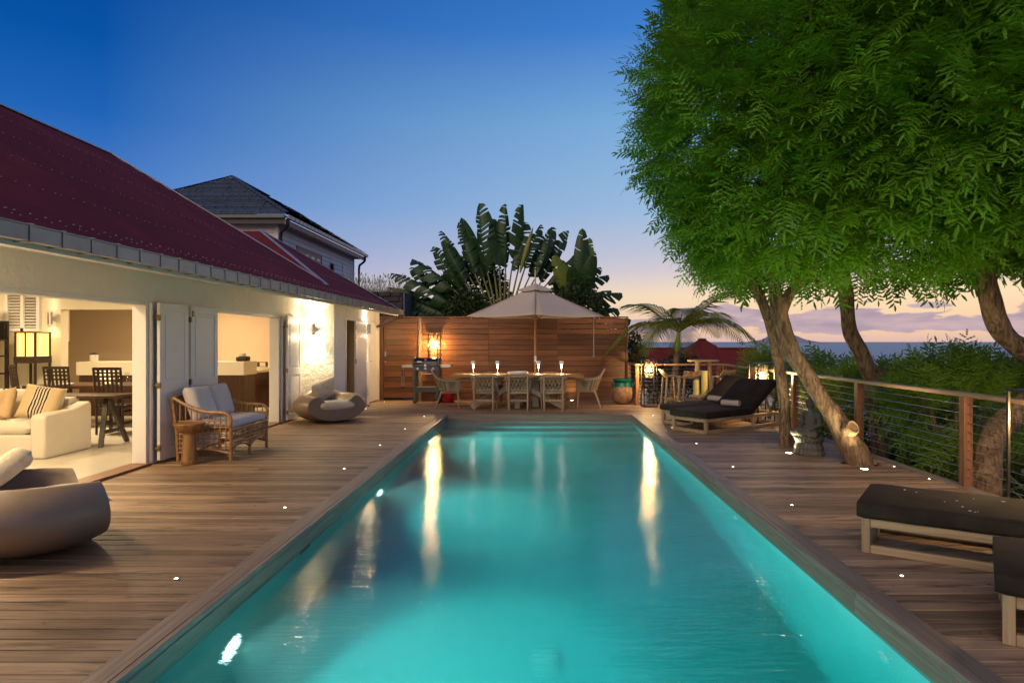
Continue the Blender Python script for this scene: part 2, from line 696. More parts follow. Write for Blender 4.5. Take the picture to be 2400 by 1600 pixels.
M["lilac"] = plain("pale_outdoor_fabric", (0.66, 0.60, 0.58), 0.9, var=0.05, scale=4, bump=0.25, bdist=0.01, bscale=9)
M["cream_fur"] = plain("cream_plush", (0.70, 0.60, 0.45), 0.95, var=0.15, scale=12, bump=0.8, bdist=0.02, bscale=22, sheen=0.4)
M["sofa"] = plain("white_slipcover", (0.66, 0.61, 0.51), 0.9, var=0.04, scale=3, bump=0.3, bdist=0.01, bscale=7)
M["mattress"] = plain("dark_brown_velvet", (0.026, 0.017, 0.012), 0.9, var=0.4, scale=5, bump=0.2, bdist=0.003, bscale=120, spec=0.2)
M["canvas"] = plain("parasol_canvas", (0.52, 0.42, 0.34), 0.85, var=0.05, scale=2.0)
M["canvas_seam"] = plain("parasol_seam_tape", (0.22, 0.20, 0.24), 0.8)
M["rattan"] = plain("honey_rattan", (0.36, 0.19, 0.075), 0.42, var=0.3, scale=18)
M["rope"] = plain("woven_rope", (0.36, 0.28, 0.17), 0.85, var=0.2, scale=50, bump=0.6, bdist=0.004, bscale=160)
M["rope_wood"] = wood("weathered_chair_wood", (0.22, 0.15, 0.09), (0.36, 0.26, 0.16), (0.48, 0.36, 0.24), "Z", 0.55, 0.8, 0.2, 0.2)
M["white_wood"] = wood("whitewashed_trestle_wood", (0.30, 0.25, 0.20), (0.45, 0.39, 0.32), (0.56, 0.50, 0.42), "X", 0.6, 0.8, 0.2, 0.2)
M["ceramic"] = plain("white_ceramic", (0.75, 0.70, 0.62), 0.3, var=0.04)
M["terracotta"] = plain("weathered_terracotta", (0.30, 0.17, 0.085), 0.75, var=0.4, scale=14, bump=0.5, bdist=0.004, bscale=60)
M["green_glaze"] = plain("green_glaze", (0.006, 0.11, 0.075), 0.12, var=0.4, scale=12)
M["red"] = plain("red_enamel", (0.45, 0.012, 0.012), 0.35, var=0.1)
M["blue"] = plain("blue_grip", (0.01, 0.11, 0.35), 0.4)
M["candle"] = plain("ivory_wax", (0.62, 0.52, 0.16), 0.4, var=0.1, scale=6)
M["towel"] = plain("terry_towel", (0.50, 0.42, 0.36), 0.95, var=0.12, scale=20, bump=0.8, bdist=0.004, bscale=220)
M["statue"] = plain("carved_volcanic_stone", (0.075, 0.070, 0.058), 0.75, var=0.3, scale=16, bump=0.35, bdist=0.004, bscale=80)
M["white_plastic"] = plain("white_fitting", (0.75, 0.75, 0.72), 0.4)
M["hide"] = plain("brown_white_hide", (0.38, 0.22, 0.12), 0.9, var=0.75, scale=14, sheen=0.2)
M["shingle"] = plain("grey_wood_shingle", (0.045, 0.068, 0.115), 0.75, var=0.35, scale=5, rand=0.55, bump=0.3)
M["clap"] = plain("pale_clapboard_paint", (0.68, 0.60, 0.56), 0.6, var=0.04, scale=2)
M["copper"] = plain("brown_fascia_paint", (0.34, 0.13, 0.075), 0.55)
M["stonewall"] = plain("rough_basalt", (0.06, 0.055, 0.052), 0.9, var=0.5, scale=5, rand=0.5, bump=0.7, bdist=0.03, bscale=14)
M["stonewall_skylit"] = plain("skylit_stone_tone", (0.24, 0.215, 0.205), 0.9, var=0.35, scale=9, bump=0.9, bdist=0.05, bscale=16)  # lighter copy for the wall's side, skylight put into the colour
M["soil"] = plain("dark_soil", (0.035, 0.028, 0.018), 0.95, var=0.5, scale=1.5)
M["bark"] = None


def make_bark(name, c1, c2, c3):
    m, n, l, b = newmat(name)
    v = _coord(n, l, (9, 9, 2.2))
    f = _noise(n, l, v, 2.2, 8, 0.68, 0.9)
    v2 = _coord(n, l, (1, 1, 1))
    f2 = _noise(n, l, v2, 3.0, 4, 0.6)
    col = _ramp(n, l, f, [(0.38, c1), (0.5, c2), (0.62, c3)])
    col = _mix(n, l, f2, col, _mix(n, l, 0.6, col, c1))
    l.new(col, b.inputs["Base Color"])
    b.inputs["Roughness"].default_value = 0.85
    _bump(n, l, f, 1.0, 0.06, b)
    return m


M["bark"] = make_bark("tamarind_bark", (0.07, 0.038, 0.018), (0.28, 0.175, 0.09), (0.46, 0.31, 0.175))
M["palm_bark"] = make_bark("palm_trunk_bark", (0.10, 0.07, 0.045), (0.22, 0.16, 0.10), (0.32, 0.25, 0.17))
M["cutwood"] = plain("cut_wood_face", (0.22, 0.14, 0.065), 0.7, var=0.35, scale=10)


def make_thin_glass(name, tint=(1, 1, 1), refl=0.10, seeds=True):
    m, n, l, b = newmat(name)
    tr = n.new("ShaderNodeBsdfTransparent")
    tr.inputs[0].default_value = (*tint, 1)
    gl = n.new("ShaderNodeBsdfGlossy")
    gl.inputs["Roughness"].default_value = 0.06
    mx = n.new("ShaderNodeMixShader")
    if seeds:
        v = _coord(n, l)
        f = _noise(n, l, v, 90, 2, 0.5)
        r = n.new("ShaderNodeMapRange")
        r.inputs[1].default_value = 0.45
        r.inputs[2].default_value = 0.75
        r.inputs[3].default_value = refl * 0.6
        r.inputs[4].default_value = refl * 2.6
        l.new(f, r.inputs[0])
        l.new(r.outputs[0], mx.inputs[0])
        df = n.new("ShaderNodeBsdfTranslucent")
        df.inputs[0].default_value = (0.9, 0.85, 0.75, 1)
        m2 = n.new("ShaderNodeMixShader")
        m2.inputs[0].default_value = 0.5
        l.new(gl.outputs[0], m2.inputs[1])
        l.new(df.outputs[0], m2.inputs[2])
        l.new(m2.outputs[0], mx.inputs[2])
    else:
        mx.inputs[0].default_value = refl
        l.new(gl.outputs[0], mx.inputs[2])
    l.new(tr.outputs[0], mx.inputs[1])
    l.new(mx.outputs[0], n["Material Output"].inputs[0])
    return m


M["glass"] = make_thin_glass("seeded_lantern_glass", (1, 0.98, 0.94), 0.055)
M["clear"] = make_thin_glass("clear_drinking_glass", (0.96, 0.97, 0.97), 0.14, seeds=False)

# pool plaster: pale aqua with faint mottling
m, n, l, b = newmat("pool_plaster")
v = _coord(n, l)
f = _noise(n, l, v, 1.6, 6, 0.6)
l.new(_ramp(n, l, f, [(0.3, (0.25, 0.52, 0.50)), (0.7, (0.38, 0.64, 0.62))]), b.inputs["Base Color"])
b.inputs["Roughness"].default_value = 0.7
M["pool"] = m

# water: rippled refractive surface over a gently absorbing body
m, n, l, b = newmat("pool_water")
n.remove(b)
g = n.new("ShaderNodeBsdfGlass")
g.inputs["IOR"].default_value = 1.333
g.inputs["Roughness"].default_value = 0.03
v = _coord(n, l, (1.3, 8.0, 1))
h1 = _noise(n, l, v, 3.2, 5, 0.55, 0.4)
v2 = _coord(n, l, (1.0, 1.6, 1))
h2 = _noise(n, l, v2, 1.2, 2, 0.5)
ad = n.new("ShaderNodeMath")
ad.operation = "MULTIPLY_ADD"
ad.inputs[1].default_value = 0.35
l.new(h1, ad.inputs[0])
l.new(h2, ad.inputs[2])
bp = n.new("ShaderNodeBump")
bp.inputs["Strength"].default_value = 0.38
bp.inputs["Distance"].default_value = 0.035
l.new(ad.outputs[0], bp.inputs["Height"])
l.new(bp.outputs[0], g.inputs["Normal"])
l.new(g.outputs[0], n["Material Output"].inputs["Surface"])
va = n.new("ShaderNodeVolumeAbsorption")
va.inputs["Color"].default_value = (0.0, 0.73, 0.735, 1)
va.inputs["Density"].default_value = 0.9
vsc = n.new("ShaderNodeVolumeScatter")
vsc.inputs["Color"].default_value = (0.55, 1.0, 0.95, 1)
vsc.inputs["Density"].default_value = 0.11
vsc.inputs["Anisotropy"].default_value = 0.5
vad = n.new("ShaderNodeAddShader")
l.new(va.outputs[0], vad.inputs[0])
l.new(vsc.outputs[0], vad.inputs[1])
l.new(vad.outputs[0], n["Material Output"].inputs["Volume"])
M["water"] = m

# sea
m, n, l, b = newmat("sea_water")
v = _coord(n, l, (1, 1, 1), world_pos=True)
f = _noise(n, l, v, 0.02, 8, 0.7)
f2 = _noise(n, l, _coord(n, l, (0.0002, 0.0016, 1), world_pos=True), 1.0, 5, 0.6)
l.new(_ramp(n, l, f2, [(0.3, (0.07, 0.09, 0.17)), (0.7, (0.13, 0.14, 0.23))]), b.inputs["Base Color"])
b.inputs["Roughness"].default_value = 0.38
_bump(n, l, f, 0.5, 6.0, b)
M["sea"] = m
M["island"] = plain("haze_tinted_island", (0.30, 0.26, 0.33), 0.95, var=0.1, scale=0.0005)  # lilac base colour stands in for distance haze

E_WARM = (1.0, 0.62, 0.26)
E_LED = (1.0, 0.80, 0.52)
M["bulb"] = emit("lit_filament_bulb", (1.0, 0.66, 0.28), 260)
M["led"] = emit("lit_led_lens", (1.0, 0.84, 0.58), 14)
M["uplight"] = emit("lit_uplight_lens", (1.0, 0.80, 0.48), 22)
M["lamp_led"] = emit("lit_table_lamp_disc", (1.0, 0.88, 0.68), 30)
M["stem_glow"] = emit("glowing_stem_sleeve", (1.0, 0.84, 0.58), 60)  # emission stands in for LED light falling on the lamp stem
M["sconce_lens"] = emit("lit_sconce_lens", (1.0, 0.82, 0.52), 30)
M["pool_lens"] = emit("lit_pool_lamp_lens", (0.92, 1.0, 0.94), 9)
M["paper"] = emit("lit_paper_shade", (1.0, 0.66, 0.16), 1.5)

# ================================================================== setting
# sea
mb = MB()
S_ = 90000
mb.add([(-S_, -2000, -70), (S_, -2000, -70), (S_, S_, -70), (-S_, S_, -70)], [(0, 1, 2, 3)])
struct(mb.build("sea", M["sea"], smooth=False))


# terrain falling towards the sea on the right
def ground_z(x, y):
    z = -0.42
    t = max(0.0, x - 4.7)
    z -= 0.62 * min(t, 2.0) + 0.42 * max(0, t - 2.0)
    s = max(0.0, min(1.0, (x - 1.5) / 6.0))
    z -= s * 0.22 * max(0.0, y - 17.5)
    z += 0.25 * mnoise.noise((x * 0.25, y * 0.25, 0)) if (t > 0.5 or y > 20) else 0.0
    return max(z, -80)


xs = [-90, -60, -40, -25, -15] + [-10 + i * 1.0 for i in range(45)] + [36, 40, 46, 54, 64, 80, 110, 150, 220]
ys = [-40, -20, -8] + [-4 + i * 1.2 for i in range(45)] + [54, 62, 75, 95, 130, 180, 260]
vs = [(x, y, ground_z(x, y)) for y in ys for x in xs]
# the pool pit: keep the ground sheet below the basin
vs = [(x, y, -1.9 if (-3.2 < x < 3.2 and -3 < y < 14.6) else z) for x, y, z in vs]
nx = len(xs)
fs = [(j * nx + i, j * nx + i + 1, (j + 1) * nx + i + 1, (j + 1) * nx + i) for j in range(len(ys) - 1) for i in range(nx - 1)]
struct(MB().add(vs, fs).build("ground", M["soil"]))

# island on the horizon
iv, iff = [], []
NI, NJ = 60, 14
for i in range(NI + 1):
    u = i / NI * 2 - 1
    for j in range(NJ + 1):
        w = j / NJ * 2 - 1
        h = max(0, 1 - abs(u) ** 1.0) ** 1.15 * 0.62 + 0.5 * math.exp(-((u + 0.12) / 0.16) ** 2) + 0.32 * math.exp(-((u - 0.18) / 0.2) ** 2)
        h *= max(0, 1 - w * w) * 330
        h += 26 * mnoise.noise((u * 6, w * 3, 3.1)) * max(0, 1 - abs(u)) * max(0, 1 - w * w)
        iv.append((11350 + u * 1950, 31000 + w * 1500, -72 + h * 1.55))
for i in range(NI):
    for j in range(NJ):
        a = i * (NJ + 1) + j
        iff.append((a, a + NJ + 1, a + NJ + 2, a + 1))
o = MB().add(iv, iff).build("island", M["island"])
struct(o)

# ------------------------------------------------------------------ deck
PX0, PX1, PY0, PY1 = -1.843, 1.885, 0.9, 13.45       # inner pool edges
COPW = 0.163
ZW = -0.115
WALL_X = -4.75
WING_X = -4.08
mb = MB()
mb.box(-4.95, PX0 - 0.21, -2.5, 17.3, -0.14, -0.055)
mb.box(PX1 + 0.21, 4.50, -2.5, 15.75, -0.14, -0.055)
mb.box(PX0 - 0.21, PX1 + 0.21, PY1 + 0.21, 17.3, -0.14, -0.055)
mb.box(PX0 - 0.21, PX1 + 0.21, -2.5, PY0 - 0.21, -0.14, -0.055)
deck = struct(mb.build("deck", M["black"], smooth=False))
HOLES = [(3.57, 9.57, 0.135), (3.97, 8.23, 0.235)]
PITCH, BW = 0.12, 0.108
board_cache = {}


def deck_board(x0, x1, y, m):
    L = round(x1 - x0, 3)
    if L < 0.02:
        return
    if L not in board_cache:
        r = 0.003
        prof = [(-BW / 2, -0.03), (BW / 2, -0.03), (BW / 2, -r), (BW / 2 - r, 0), (-BW / 2 + r, 0), (-BW / 2, -r)]
        mm = MB().prism(prof, 0, 0, L)
        ob = mm.build("board", M["deck"], smooth=False)
        board_cache[L] = ob.data
        bpy.data.objects.remove(ob)
    ob = bpy.data.objects.new("board", board_cache[L])
    COL.objects.link(ob)
    ob.parent = deck
    ob.location = (x0, y, random.uniform(-0.0012, 0.0012))
    return ob


def row(x0, x1, y, cuts):
    segs = []
    xs_ = [x0] + sorted(cuts) + [x1]
    for a, b_ in zip(xs_[:-1], xs_[1:]):
        segs.append((a + (0.0015 if a != x0 else 0), b_ - (0.0015 if b_ != x1 else 0)))
    for hx, hy, hr in HOLES:
        d = abs(y - hy)
        if d < hr:
            c = math.sqrt(hr * hr - d * d)
            out = []
            for a, b_ in segs:
                if a < hx - c < b_:
                    out.append((a, hx - c))
                    if hx + c < b_:
                        out.append((hx + c, b_))
                elif a < hx + c < b_:
                    out.append((hx + c, b_))
                elif not (hx - c <= a and b_ <= hx + c):
                    out.append((a, b_))
            segs = out
    for a, b_ in segs:
        deck_board(a, b_, y, None)


y = 1.86
i = 0
while y < PY1 + COPW - 0.04:
    row(WALL_X + 0.012, PX0 - COPW - 0.004, y, [-4.75 + 0.45 + 2.0 * ((i * 0.37) % 1)] if i % 6 == 2 else [])
    row(PX1 + COPW + 0.004, 4.33, y, [])
    y += PITCH
    i += 1
j = 0
while y < 17.08:
    xl = WALL_X + 0.012 if y < 13.2 else WING_X + 0.004
    xr = 4.33 if y < 15.72 else 2.27
    cuts = [-2.0 + 0.9 * ((j * 0.43) % 1), 0.55 + 0.9 * ((j * 0.61) % 1)]
    row(xl, xr, y, cuts)
    y += PITCH
    j += 1
# edging board along the railing
for k in range(4):
    MB().box(4.336, 4.47, 1.8 + k * 3.5, 1.8 + k * 3.5 + 3.495, -0.035, 0.004).build("edging_board", M["deck_y"], deck, smooth=False, bevel=0.003)
MB().box(2.34, 4.47, 15.79, 15.92, -0.035, 0.003).build("edging_board", M["deck_x"], deck, smooth=False, bevel=0.003)
MB().box(2.275, 2.335, 15.79, 17.1, -0.035, 0.003).build("edging_board", M["deck_y"], deck, smooth=False, bevel=0.003)

# ------------------------------------------------------------------ pool
pool = thing("swimming_pool", "long rectangular swimming pool with wooden coping and lit turquoise water", "pool")
mb = MB()
zt = -0.02
mb.box(PX0 - 0.2, PX0, PY0 - 0.2, PY1 + 0.2, -1.6, zt)
mb.box(PX1, PX1 + 0.2, PY0 - 0.2, PY1 + 0.2, -1.6, zt)
mb.box(PX0 + 0.0005, PX1 - 0.0005, PY1, PY1 + 0.2, -1.6, zt)
mb.box(PX0 + 0.0005, PX1 - 0.0005, PY0 - 0.2, PY0, -1.6, zt)
mb.box(PX0 - 0.2, PX1 + 0.2, PY0 - 0.2, PY1 + 0.2, -1.75, -1.45)
mb.build("basin", M["pool"], pool, smooth=False)
for k, (ya, zz) in enumerate(((12.95, -0.34), (12.45, -0.58), (11.95, -0.82))):
    yb = PY1 - 0.001 if k == 0 else ya + 0.5
    MB().box(PX0 + 0.001, PX1 - 0.001, ya + 0.001, yb, -1.449, zz).build("step", M["pool"], pool, smooth=False, bevel=0.02)
# water body
mb = MB()
mb.box(PX0 - 0.05, PX1 + 0.05, PY0 - 0.05, PY1 + 0.05, -1.5, ZW)
mb.build("water", M["water"], pool, smooth=False)


# coping
def coping(axis, a0, a1, inner, sgn, mat):
    # sgn: direction from inner edge outwards
    n_ = max(1, round((a1 - a0) / 3.1))
    st = (a1 - a0) / n_
    for k in range(n_):
        p0, p1 = a0 + k * st + 0.001, a0 + (k + 1) * st - 0.001
        for nm, u0, u1, z0, z1 in (("coping_board", 0.037, COPW, -0.02, 0.016), ("coping_strip", 0.0, 0.034, -0.02, 0.0155)):
            q0, q1 = inner + sgn * u0, inner + sgn * u1
            mb = MB()
            if axis == 1:
                mb.box(q0, q1, p0, p1, z0, z1)
            else:
                mb.box(p0, p1, q0, q1, z0, z1)
            mb.build(nm, mat, pool, smooth=False, bevel=0.003)
        q0, q1 = inner - sgn * 0.006, inner + sgn * 0.03
        mb = MB()
        if axis == 1:
            mb.box(q0, q1, p0, p1, -0.16, -0.0205)
        else:
            mb.box(p0, p1, q0, q1, -0.16, -0.0205)
        mb.build("coping_fascia", mat, pool, smooth=False, bevel=0.003)


coping(1, PY0 - COPW, PY1 + COPW, PX0, -1, M["deck_y"])
coping(1, PY0 - COPW, PY1 + COPW, PX1, 1, M["deck_y"])
coping(0, PX0 + 0.007, PX1 - 0.007, PY1, 1, M["deck_x"])
coping(0, PX0 + 0.007, PX1 - 0.007, PY0, -1, M["deck_x"])

# skimmer mouths, inlets and lamps
for yy in (5.25, 10.2):
    MB().box(PX0 - 0.003, PX0 + 0.009, yy - 0.11, yy + 0.11, -0.20, -0.135).build("skimmer_mouth", M["black"], pool, smooth=False)
for yy in (3.63, 6.36, 9.1):
    mb = MB()
    pr = [(0.055, 0), (0.055, 0.008), (0.04, 0.012), (0.036, 0.006), (0.014, 0.006), (0.012, 0.02), (0.003, 0.022)]
    mb.lathe(pr, 20)
    o = mb.build("inlet", M["white_plastic"], pool)
    o.location = (PX1, yy, -0.36)
    o.rotation_euler = (0, R(-90), 0)
o = MB().lathe([(0.10, 0), (0.10, 0.01), (0.08, 0.02), (0.01, 0.025)], 24).build("drain_cover", M["white_plastic"], pool)
o.location = (0.05, 4.6, -1.449)
POOL_W = 560
for k, (yy, zz) in enumerate(((3.96, -0.63), (7.65, -0.62), (11.2, -0.52))):
    mb = MB().lathe([(0.125, 0), (0.125, 0.012), (0.10, 0.02), (0.10, 0.012)], 28)
    o = mb.build("pool_lamp", M["white_plastic"], pool)
    o.location = (PX0, yy, zz)
    o.rotation_euler = (0, R(90), 0)
    q = MB().lathe([(0.098, 0.0125), (0.09, 0.019), (0.05, 0.024), (0.005, 0.025)], 28).build("lens", M["pool_lens"], o)
    light("SPOT", (PX0 + 0.06, yy, zz), POOL_W * (2.6, 1.2, 2.1)[k], (0.80, 1.0, 0.93), pool, (0, R(-86), 0), spot_size=R(140), spot_blend=0.9, shadow_soft_size=0.07)

# ------------------------------------------------------------------ fence and gate
FY = 17.1
fence = thing("board_fence", "tall reddish hardwood board fence closing the far end of the deck", "fence", (0, FY, 0))
BP = 0.1365


def board_wall(parent, x0, x1, z0, nrow, yo, gaps=None, mat=None):
    for r_ in range(nrow):
        g_ = 0.009
        top = z0 + (r_ + 1) * BP - g_
        if gaps and r_ in gaps:
            top -= gaps[r_]
        d = random.uniform(-0.007, 0.004)
        MB().box(x0 + 0.0015, x1 - 0.0015, yo + d, yo + 0.024 + d, z0 + r_ * BP, top).build("board", mat or M["fence"], parent, smooth=False, bevel=0.003, seg=1)


NB = 15
board_wall(fence, -3.0, -1.28, 0.055, NB, 0)
board_wall(fence, -1.28, 0.49, 0.055, NB, 0)
board_wall(fence, 0.49, 2.24, 0.055, NB, 0, {NB - 2: 0.007, NB - 3: 0.004})
MB().box(-2.99, 0.485, 0.0285, 0.0297, 0.06, 2.09).build("gap_blackout", M["black"], fence, smooth=False)  # black sheet added to block the sky and darken the board gaps
MB().box(0.495, 2.235, 0.0285, 0.0297, 0.06, 1.70).build("gap_blackout", M["black"], fence, smooth=False)
for x in (-3.04,):
    MB().box(x - 0.038, x + 0.038, -0.028, 0.055, 0.0, 2.10).build("post", M["rail_y"], fence, smooth=False, bevel=0.004)
for x in (-1.28, 0.49):
    MB().box(x - 0.04, x + 0.04, 0.03, 0.10, 0.0, 2.09).build("post", M["fence_z"], fence, smooth=False, bevel=0.004)
MB().box(2.242, 2.30, -0.03, 0.06, 0.0, 2.10).build("post", M["fence_z"], fence, smooth=False, bevel=0.004)
MB().box(-4.07, 2.31, -0.035, 0.07, 2.106, 2.14).build("cap_rail", M["fence"], fence, smooth=False, bevel=0.004)
MB().box(-4.07, -3.98, -0.03, 0.06, 0.0, 2.10).build("post", M["fence_z"], fence, smooth=False, bevel=0.004)
MB().box(-3.0, 2.24, 0.0005, 0.03, 0.0, 0.05).build("kick_board", M["fence"], fence, smooth=False)
gate = thing("garden_gate", "hardwood board gate at the left end of the fence beside the villa", "gate", (-3.53, FY, 0))
board_wall(gate, -0.44, 0.44, 0.055, 14, -0.012)
MB().box(-0.44, 0.44, 0.015, 0.05, 0.06, 1.97).build("backing_frame", M["fence"], gate, smooth=False)
MB().box(-0.44, 0.44, -0.02, 0.02, 1.972, 2.09).build("lintel", M["fence"], gate, smooth=False, bevel=0.003)
MB().box(-0.415, -0.375, -0.024, -0.013, 1.11, 1.25).build("handle", M["steel"], gate, bevel=0.012)
MB().tube([(-0.395, -0.028, 0.98), (-0.395, -0.011, 0.98)], 0.022, 14).build("lock", M["steel"], gate)

# ------------------------------------------------------------------ cable railing
RX = 4.43
rail = thing("cable_railing", "timber post railing with steel cables along the seaward edge of the deck", "railing")
posts = [(2.30, 16.93), (2.33, 15.70), (4.33, 15.98), (RX, 15.83), (RX, 13.8), (RX, 11.5), (RX, 9.2), (RX, 6.9), (RX, 4.6), (RX, 2.3)]
for k, (x, y) in enumerate(posts):
    w = 0.045
    mb = MB().box(x - w, x + w, y - w, y + w, -0.05, 0.928)
    mb.build("post", M["fence_z"], rail, smooth=False, bevel=0.004)
MB().beam((RX, 15.95, 0.95), (RX, 1.8, 0.95), 0.115, 0.042).build("top_rail", M["rail_y"], rail, smooth=False, bevel=0.005)
MB().beam((2.25, 15.70, 0.951), (RX - 0.06, 15.985, 0.951), 0.11, 0.042).build("top_rail", M["rail_x"], rail, smooth=False, bevel=0.005)
MB().beam((2.305, 17.08, 0.95), (2.33, 15.76, 0.95), 0.10, 0.042).build("top_rail", M["rail_y"], rail, smooth=False, bevel=0.005)
for k in range(9):
    z = 0.095 + k * 0.094
    MB().tube([(RX, 15.83, z), (RX, 1.9, z)], 0.0032, 6).build("cable", M["steel"], rail)
    MB().tube([(2.33, 15.70, z), (4.33, 15.98, z)], 0.0032, 6).build("cable", M["steel"], rail)
    MB().tube([(2.30, 16.93, z), (2.33, 15.70, z)], 0.0032, 6).build("cable", M["steel"], rail)
for yy in (6.9, 9.2, 11.5):
    mb = MB()
    for k in range(9):
        z = 0.095 + k * 0.094
        mb.tube([(RX - 0.002, yy - 0.049, z), (RX - 0.002, yy + 0.049, z)], 0.008, 6)
    mb.build("cable_sleeves", M["black"], rail, kind="stuff")


# ================================================================== villa
villa = thing("villa", "white plastered villa with a maroon corrugated roof along the left of the pool", "house")


def wall_grid(ub, zb, holes, mapper, t0, t1):
    """wall slab from a grid of cells, skipping holes (u0,u1,z0,z1); only outer faces are made"""
    us = sorted(set(ub + [h for a in holes for h in a[:2]]))
    zs = sorted(set(zb + [h for a in holes for h in a[2:]]))
    solid = {}
    for i in range(len(us) - 1):
        for j in range(len(zs) - 1):
            uc, zc = (us[i] + us[i + 1]) / 2, (zs[j] + zs[j + 1]) / 2
            solid[i, j] = not any(a < uc < b_ and c < zc < d for a, b_, c, d in holes)
    mb = MB()
    for (i, j), s in solid.items():
        if not s:
            continue
        u0, u1, z0, z1 = us[i], us[i + 1], zs[j], zs[j + 1]
        mb.add([mapper(u, t0, z) for u, z in ((u0, z0), (u1, z0), (u1, z1), (u0, z1))], [(0, 1, 2, 3)])
        mb.add([mapper(u, t1, z) for u, z in ((u0, z0), (u1, z0), (u1, z1), (u0, z1))], [(3, 2, 1, 0)])
        for di, dj, e in ((-1, 0, ((u0, z0), (u0, z1))), (1, 0, ((u1, z0), (u1, z1))), (0, -1, ((u0, z0), (u1, z0))), (0, 1, ((u0, z1), (u1, z1)))):
            if not solid.get((i + di, j + dj), False):
                (ua, za), (uc, zc) = e
                mb.add([mapper(ua, t0, za), mapper(uc, t0, zc), mapper(uc, t1, zc), mapper(ua, t1, za)], [(0, 1, 2, 3)])
    return mb


OP1 = (4.3, 8.08, -0.05, 1.985)
OP2 = (9.55, 12.19, -0.05, 1.985)
mb = wall_grid([0.0, 13.29], [-0.05, 2.40], [OP1, OP2], lambda u, t, z: (t, u, z), WALL_X, WALL_X - 0.18)
mb.build("front_wall", M["plaster"], villa, smooth=False)
MB().box(WALL_X + 0.001, WING_X, 13.29, 13.47, -0.05, 2.40).build("return_wall", M["stone_plaster"], villa, smooth=False)
DOOR = (14.07, 15.45, -0.05, 1.975)
DOORB = (16.03, 16.83, -0.05, 1.975)
mb = wall_grid([13.471, 17.1], [-0.05, 2.40], [DOOR, DOORB], lambda u, t, z: (t, u, z), WING_X - 0.001, WING_X - 0.18)
mb.build("wing_wall", M["stone_plaster"], villa, smooth=False)
# trim round the openings
for (a, b_, z0, z1) in (OP1, OP2):
    for yy in (a, b_):
        s = 1 if yy == a else -1
        MB().box(WALL_X - 0.15, WALL_X + 0.012, yy + s * 0.002, yy + s * 0.045, 0.0, z1 - 0.002).build("jamb", M["paint"], villa, smooth=False, bevel=0.003)
    MB().box(WALL_X - 0.15, WALL_X + 0.012, a + 0.046, b_ - 0.046, z1 - 0.05, z1 - 0.002).build("head_rail", M["paint"], villa, smooth=False, bevel=0.003)
    MB().box(WALL_X - 0.17, WALL_X + 0.06, a, b_, 0.001, 0.032).build("threshold", M["threshold"], villa, smooth=False, bevel=0.006)
# interior shell
mb = MB().box(-12.0, WALL_X - 0.171, 1.0, 17.0, -0.06, 0.018)
mb.build("interior_floor", M["floor_in"], villa, smooth=False)
MB().box(-12.0, WALL_X - 0.182, 1.0, 17.0, 2.75, 2.85).build("ceiling", M["inner"], villa, smooth=False)
MB().box(-12.2, -12.0, 1.0, 17.2, -0.05, 2.9).build("rear_wall", M["inner"], villa, smooth=False)
MB().box(-12.0, WALL_X - 0.182, 0.8, 1.0, -0.05, 2.9).build("side_wall", M["inner"], villa, smooth=False)
MB().box(-12.0, WING_X - 0.182, 16.9, 17.1, -0.05, 2.75).build("kitchen_wall", M["inner_dim"], villa, smooth=False)
MB().box(-5.15, -4.95, 13.48, 16.899, 0.02, 2.749).build("kitchen_side_wall", M["inner_dim"], villa, smooth=False)
mb = wall_grid([-12.0, -9.36], [0.019, 2.749], [(-10.42, -9.78, 1.72, 2.45)], lambda u, t, z: (u, t, z), 13.05, 13.25)
mb.build("partition_wall", M["inner"], villa, smooth=False)
MB().box(-9.36, WALL_X - 0.182, 13.05, 13.25, 2.13, 2.749).build("ceiling_beam", M["inner"], villa, smooth=False)
# louvred window in the partition
win = MB().box(-10.44, -10.38, 13.01, 13.05, 1.70, 2.47).box(-9.82, -9.76, 13.01, 13.05, 1.70, 2.47).box(-10.13, -10.07, 13.01, 13.05, 1.70, 2.47) \
    .box(-10.38, -9.82, 13.01, 13.049, 2.41, 2.47).box(-10.38, -9.82, 13.01, 13.049, 1.70, 1.76).build("window", M["paint"], villa, smooth=False)
for xa in (-10.375, -10.065):
    for k in range(11):
        z = 1.79 + k * 0.058
        MB().beam((xa, 13.045, z), (xa + 0.24, 13.045, z), 0.05, 0.007, up=(0, -0.6, 1)).build("slat", M["paint"], win, smooth=False)
MB().box(-10.6, -9.6, 13.6, 13.62, 1.5, 2.7).build("window_backing", M["inner"], villa, smooth=False)

# folding shutters standing open against the wall
def shutter(y0, y1, x, ang=0.0, hinge_side=-1):
    w = y1 - y0
    sh = MB()
    t = 0.04
    fr = 0.085
    h = 1.965
    rails = [(0.03, 0.15), (0.86, 0.98), (h - 0.10, h)]
    sh.box(-t / 2, t / 2, 0, fr, 0.03, h).box(-t / 2, t / 2, w - fr, w, 0.03, h)
    for a, b_ in rails:
        sh.box(-t / 2 + 0.0005, t / 2 - 0.0005, fr, w - fr, a, b_)
    o = sh.build("shutter", M["paint"], villa, smooth=False, bevel=0.004)
    o.location = (x, y0, 0.012)
    o.rotation_euler = (0, 0, ang)
    for a, b_ in ((0.15, 0.86), (0.98, h - 0.10)):
        MB().box(-0.010, 0.010, fr + 0.001, w - fr - 0.001, a, b_).build("panel", M["paint"], o, smooth=False)
        mm = MB()
        mm.box(0.0105, 0.017, fr + 0.04, w - fr - 0.04, a + 0.04, b_ - 0.04)
        mm.build("raised_field", M["paint"], o, smooth=False, bevel=0.005)
    for z in (0.18, 0.95, 1.78):
        MB().box(-0.03, 0.026, -0.012, 0.02, z - 0.035, z + 0.035).tube([(-0.075, -0.02, z), (0.02, -0.02, z)], 0.009, 8).build("hinge", M["brass"], o, bevel=0.003)
    return o


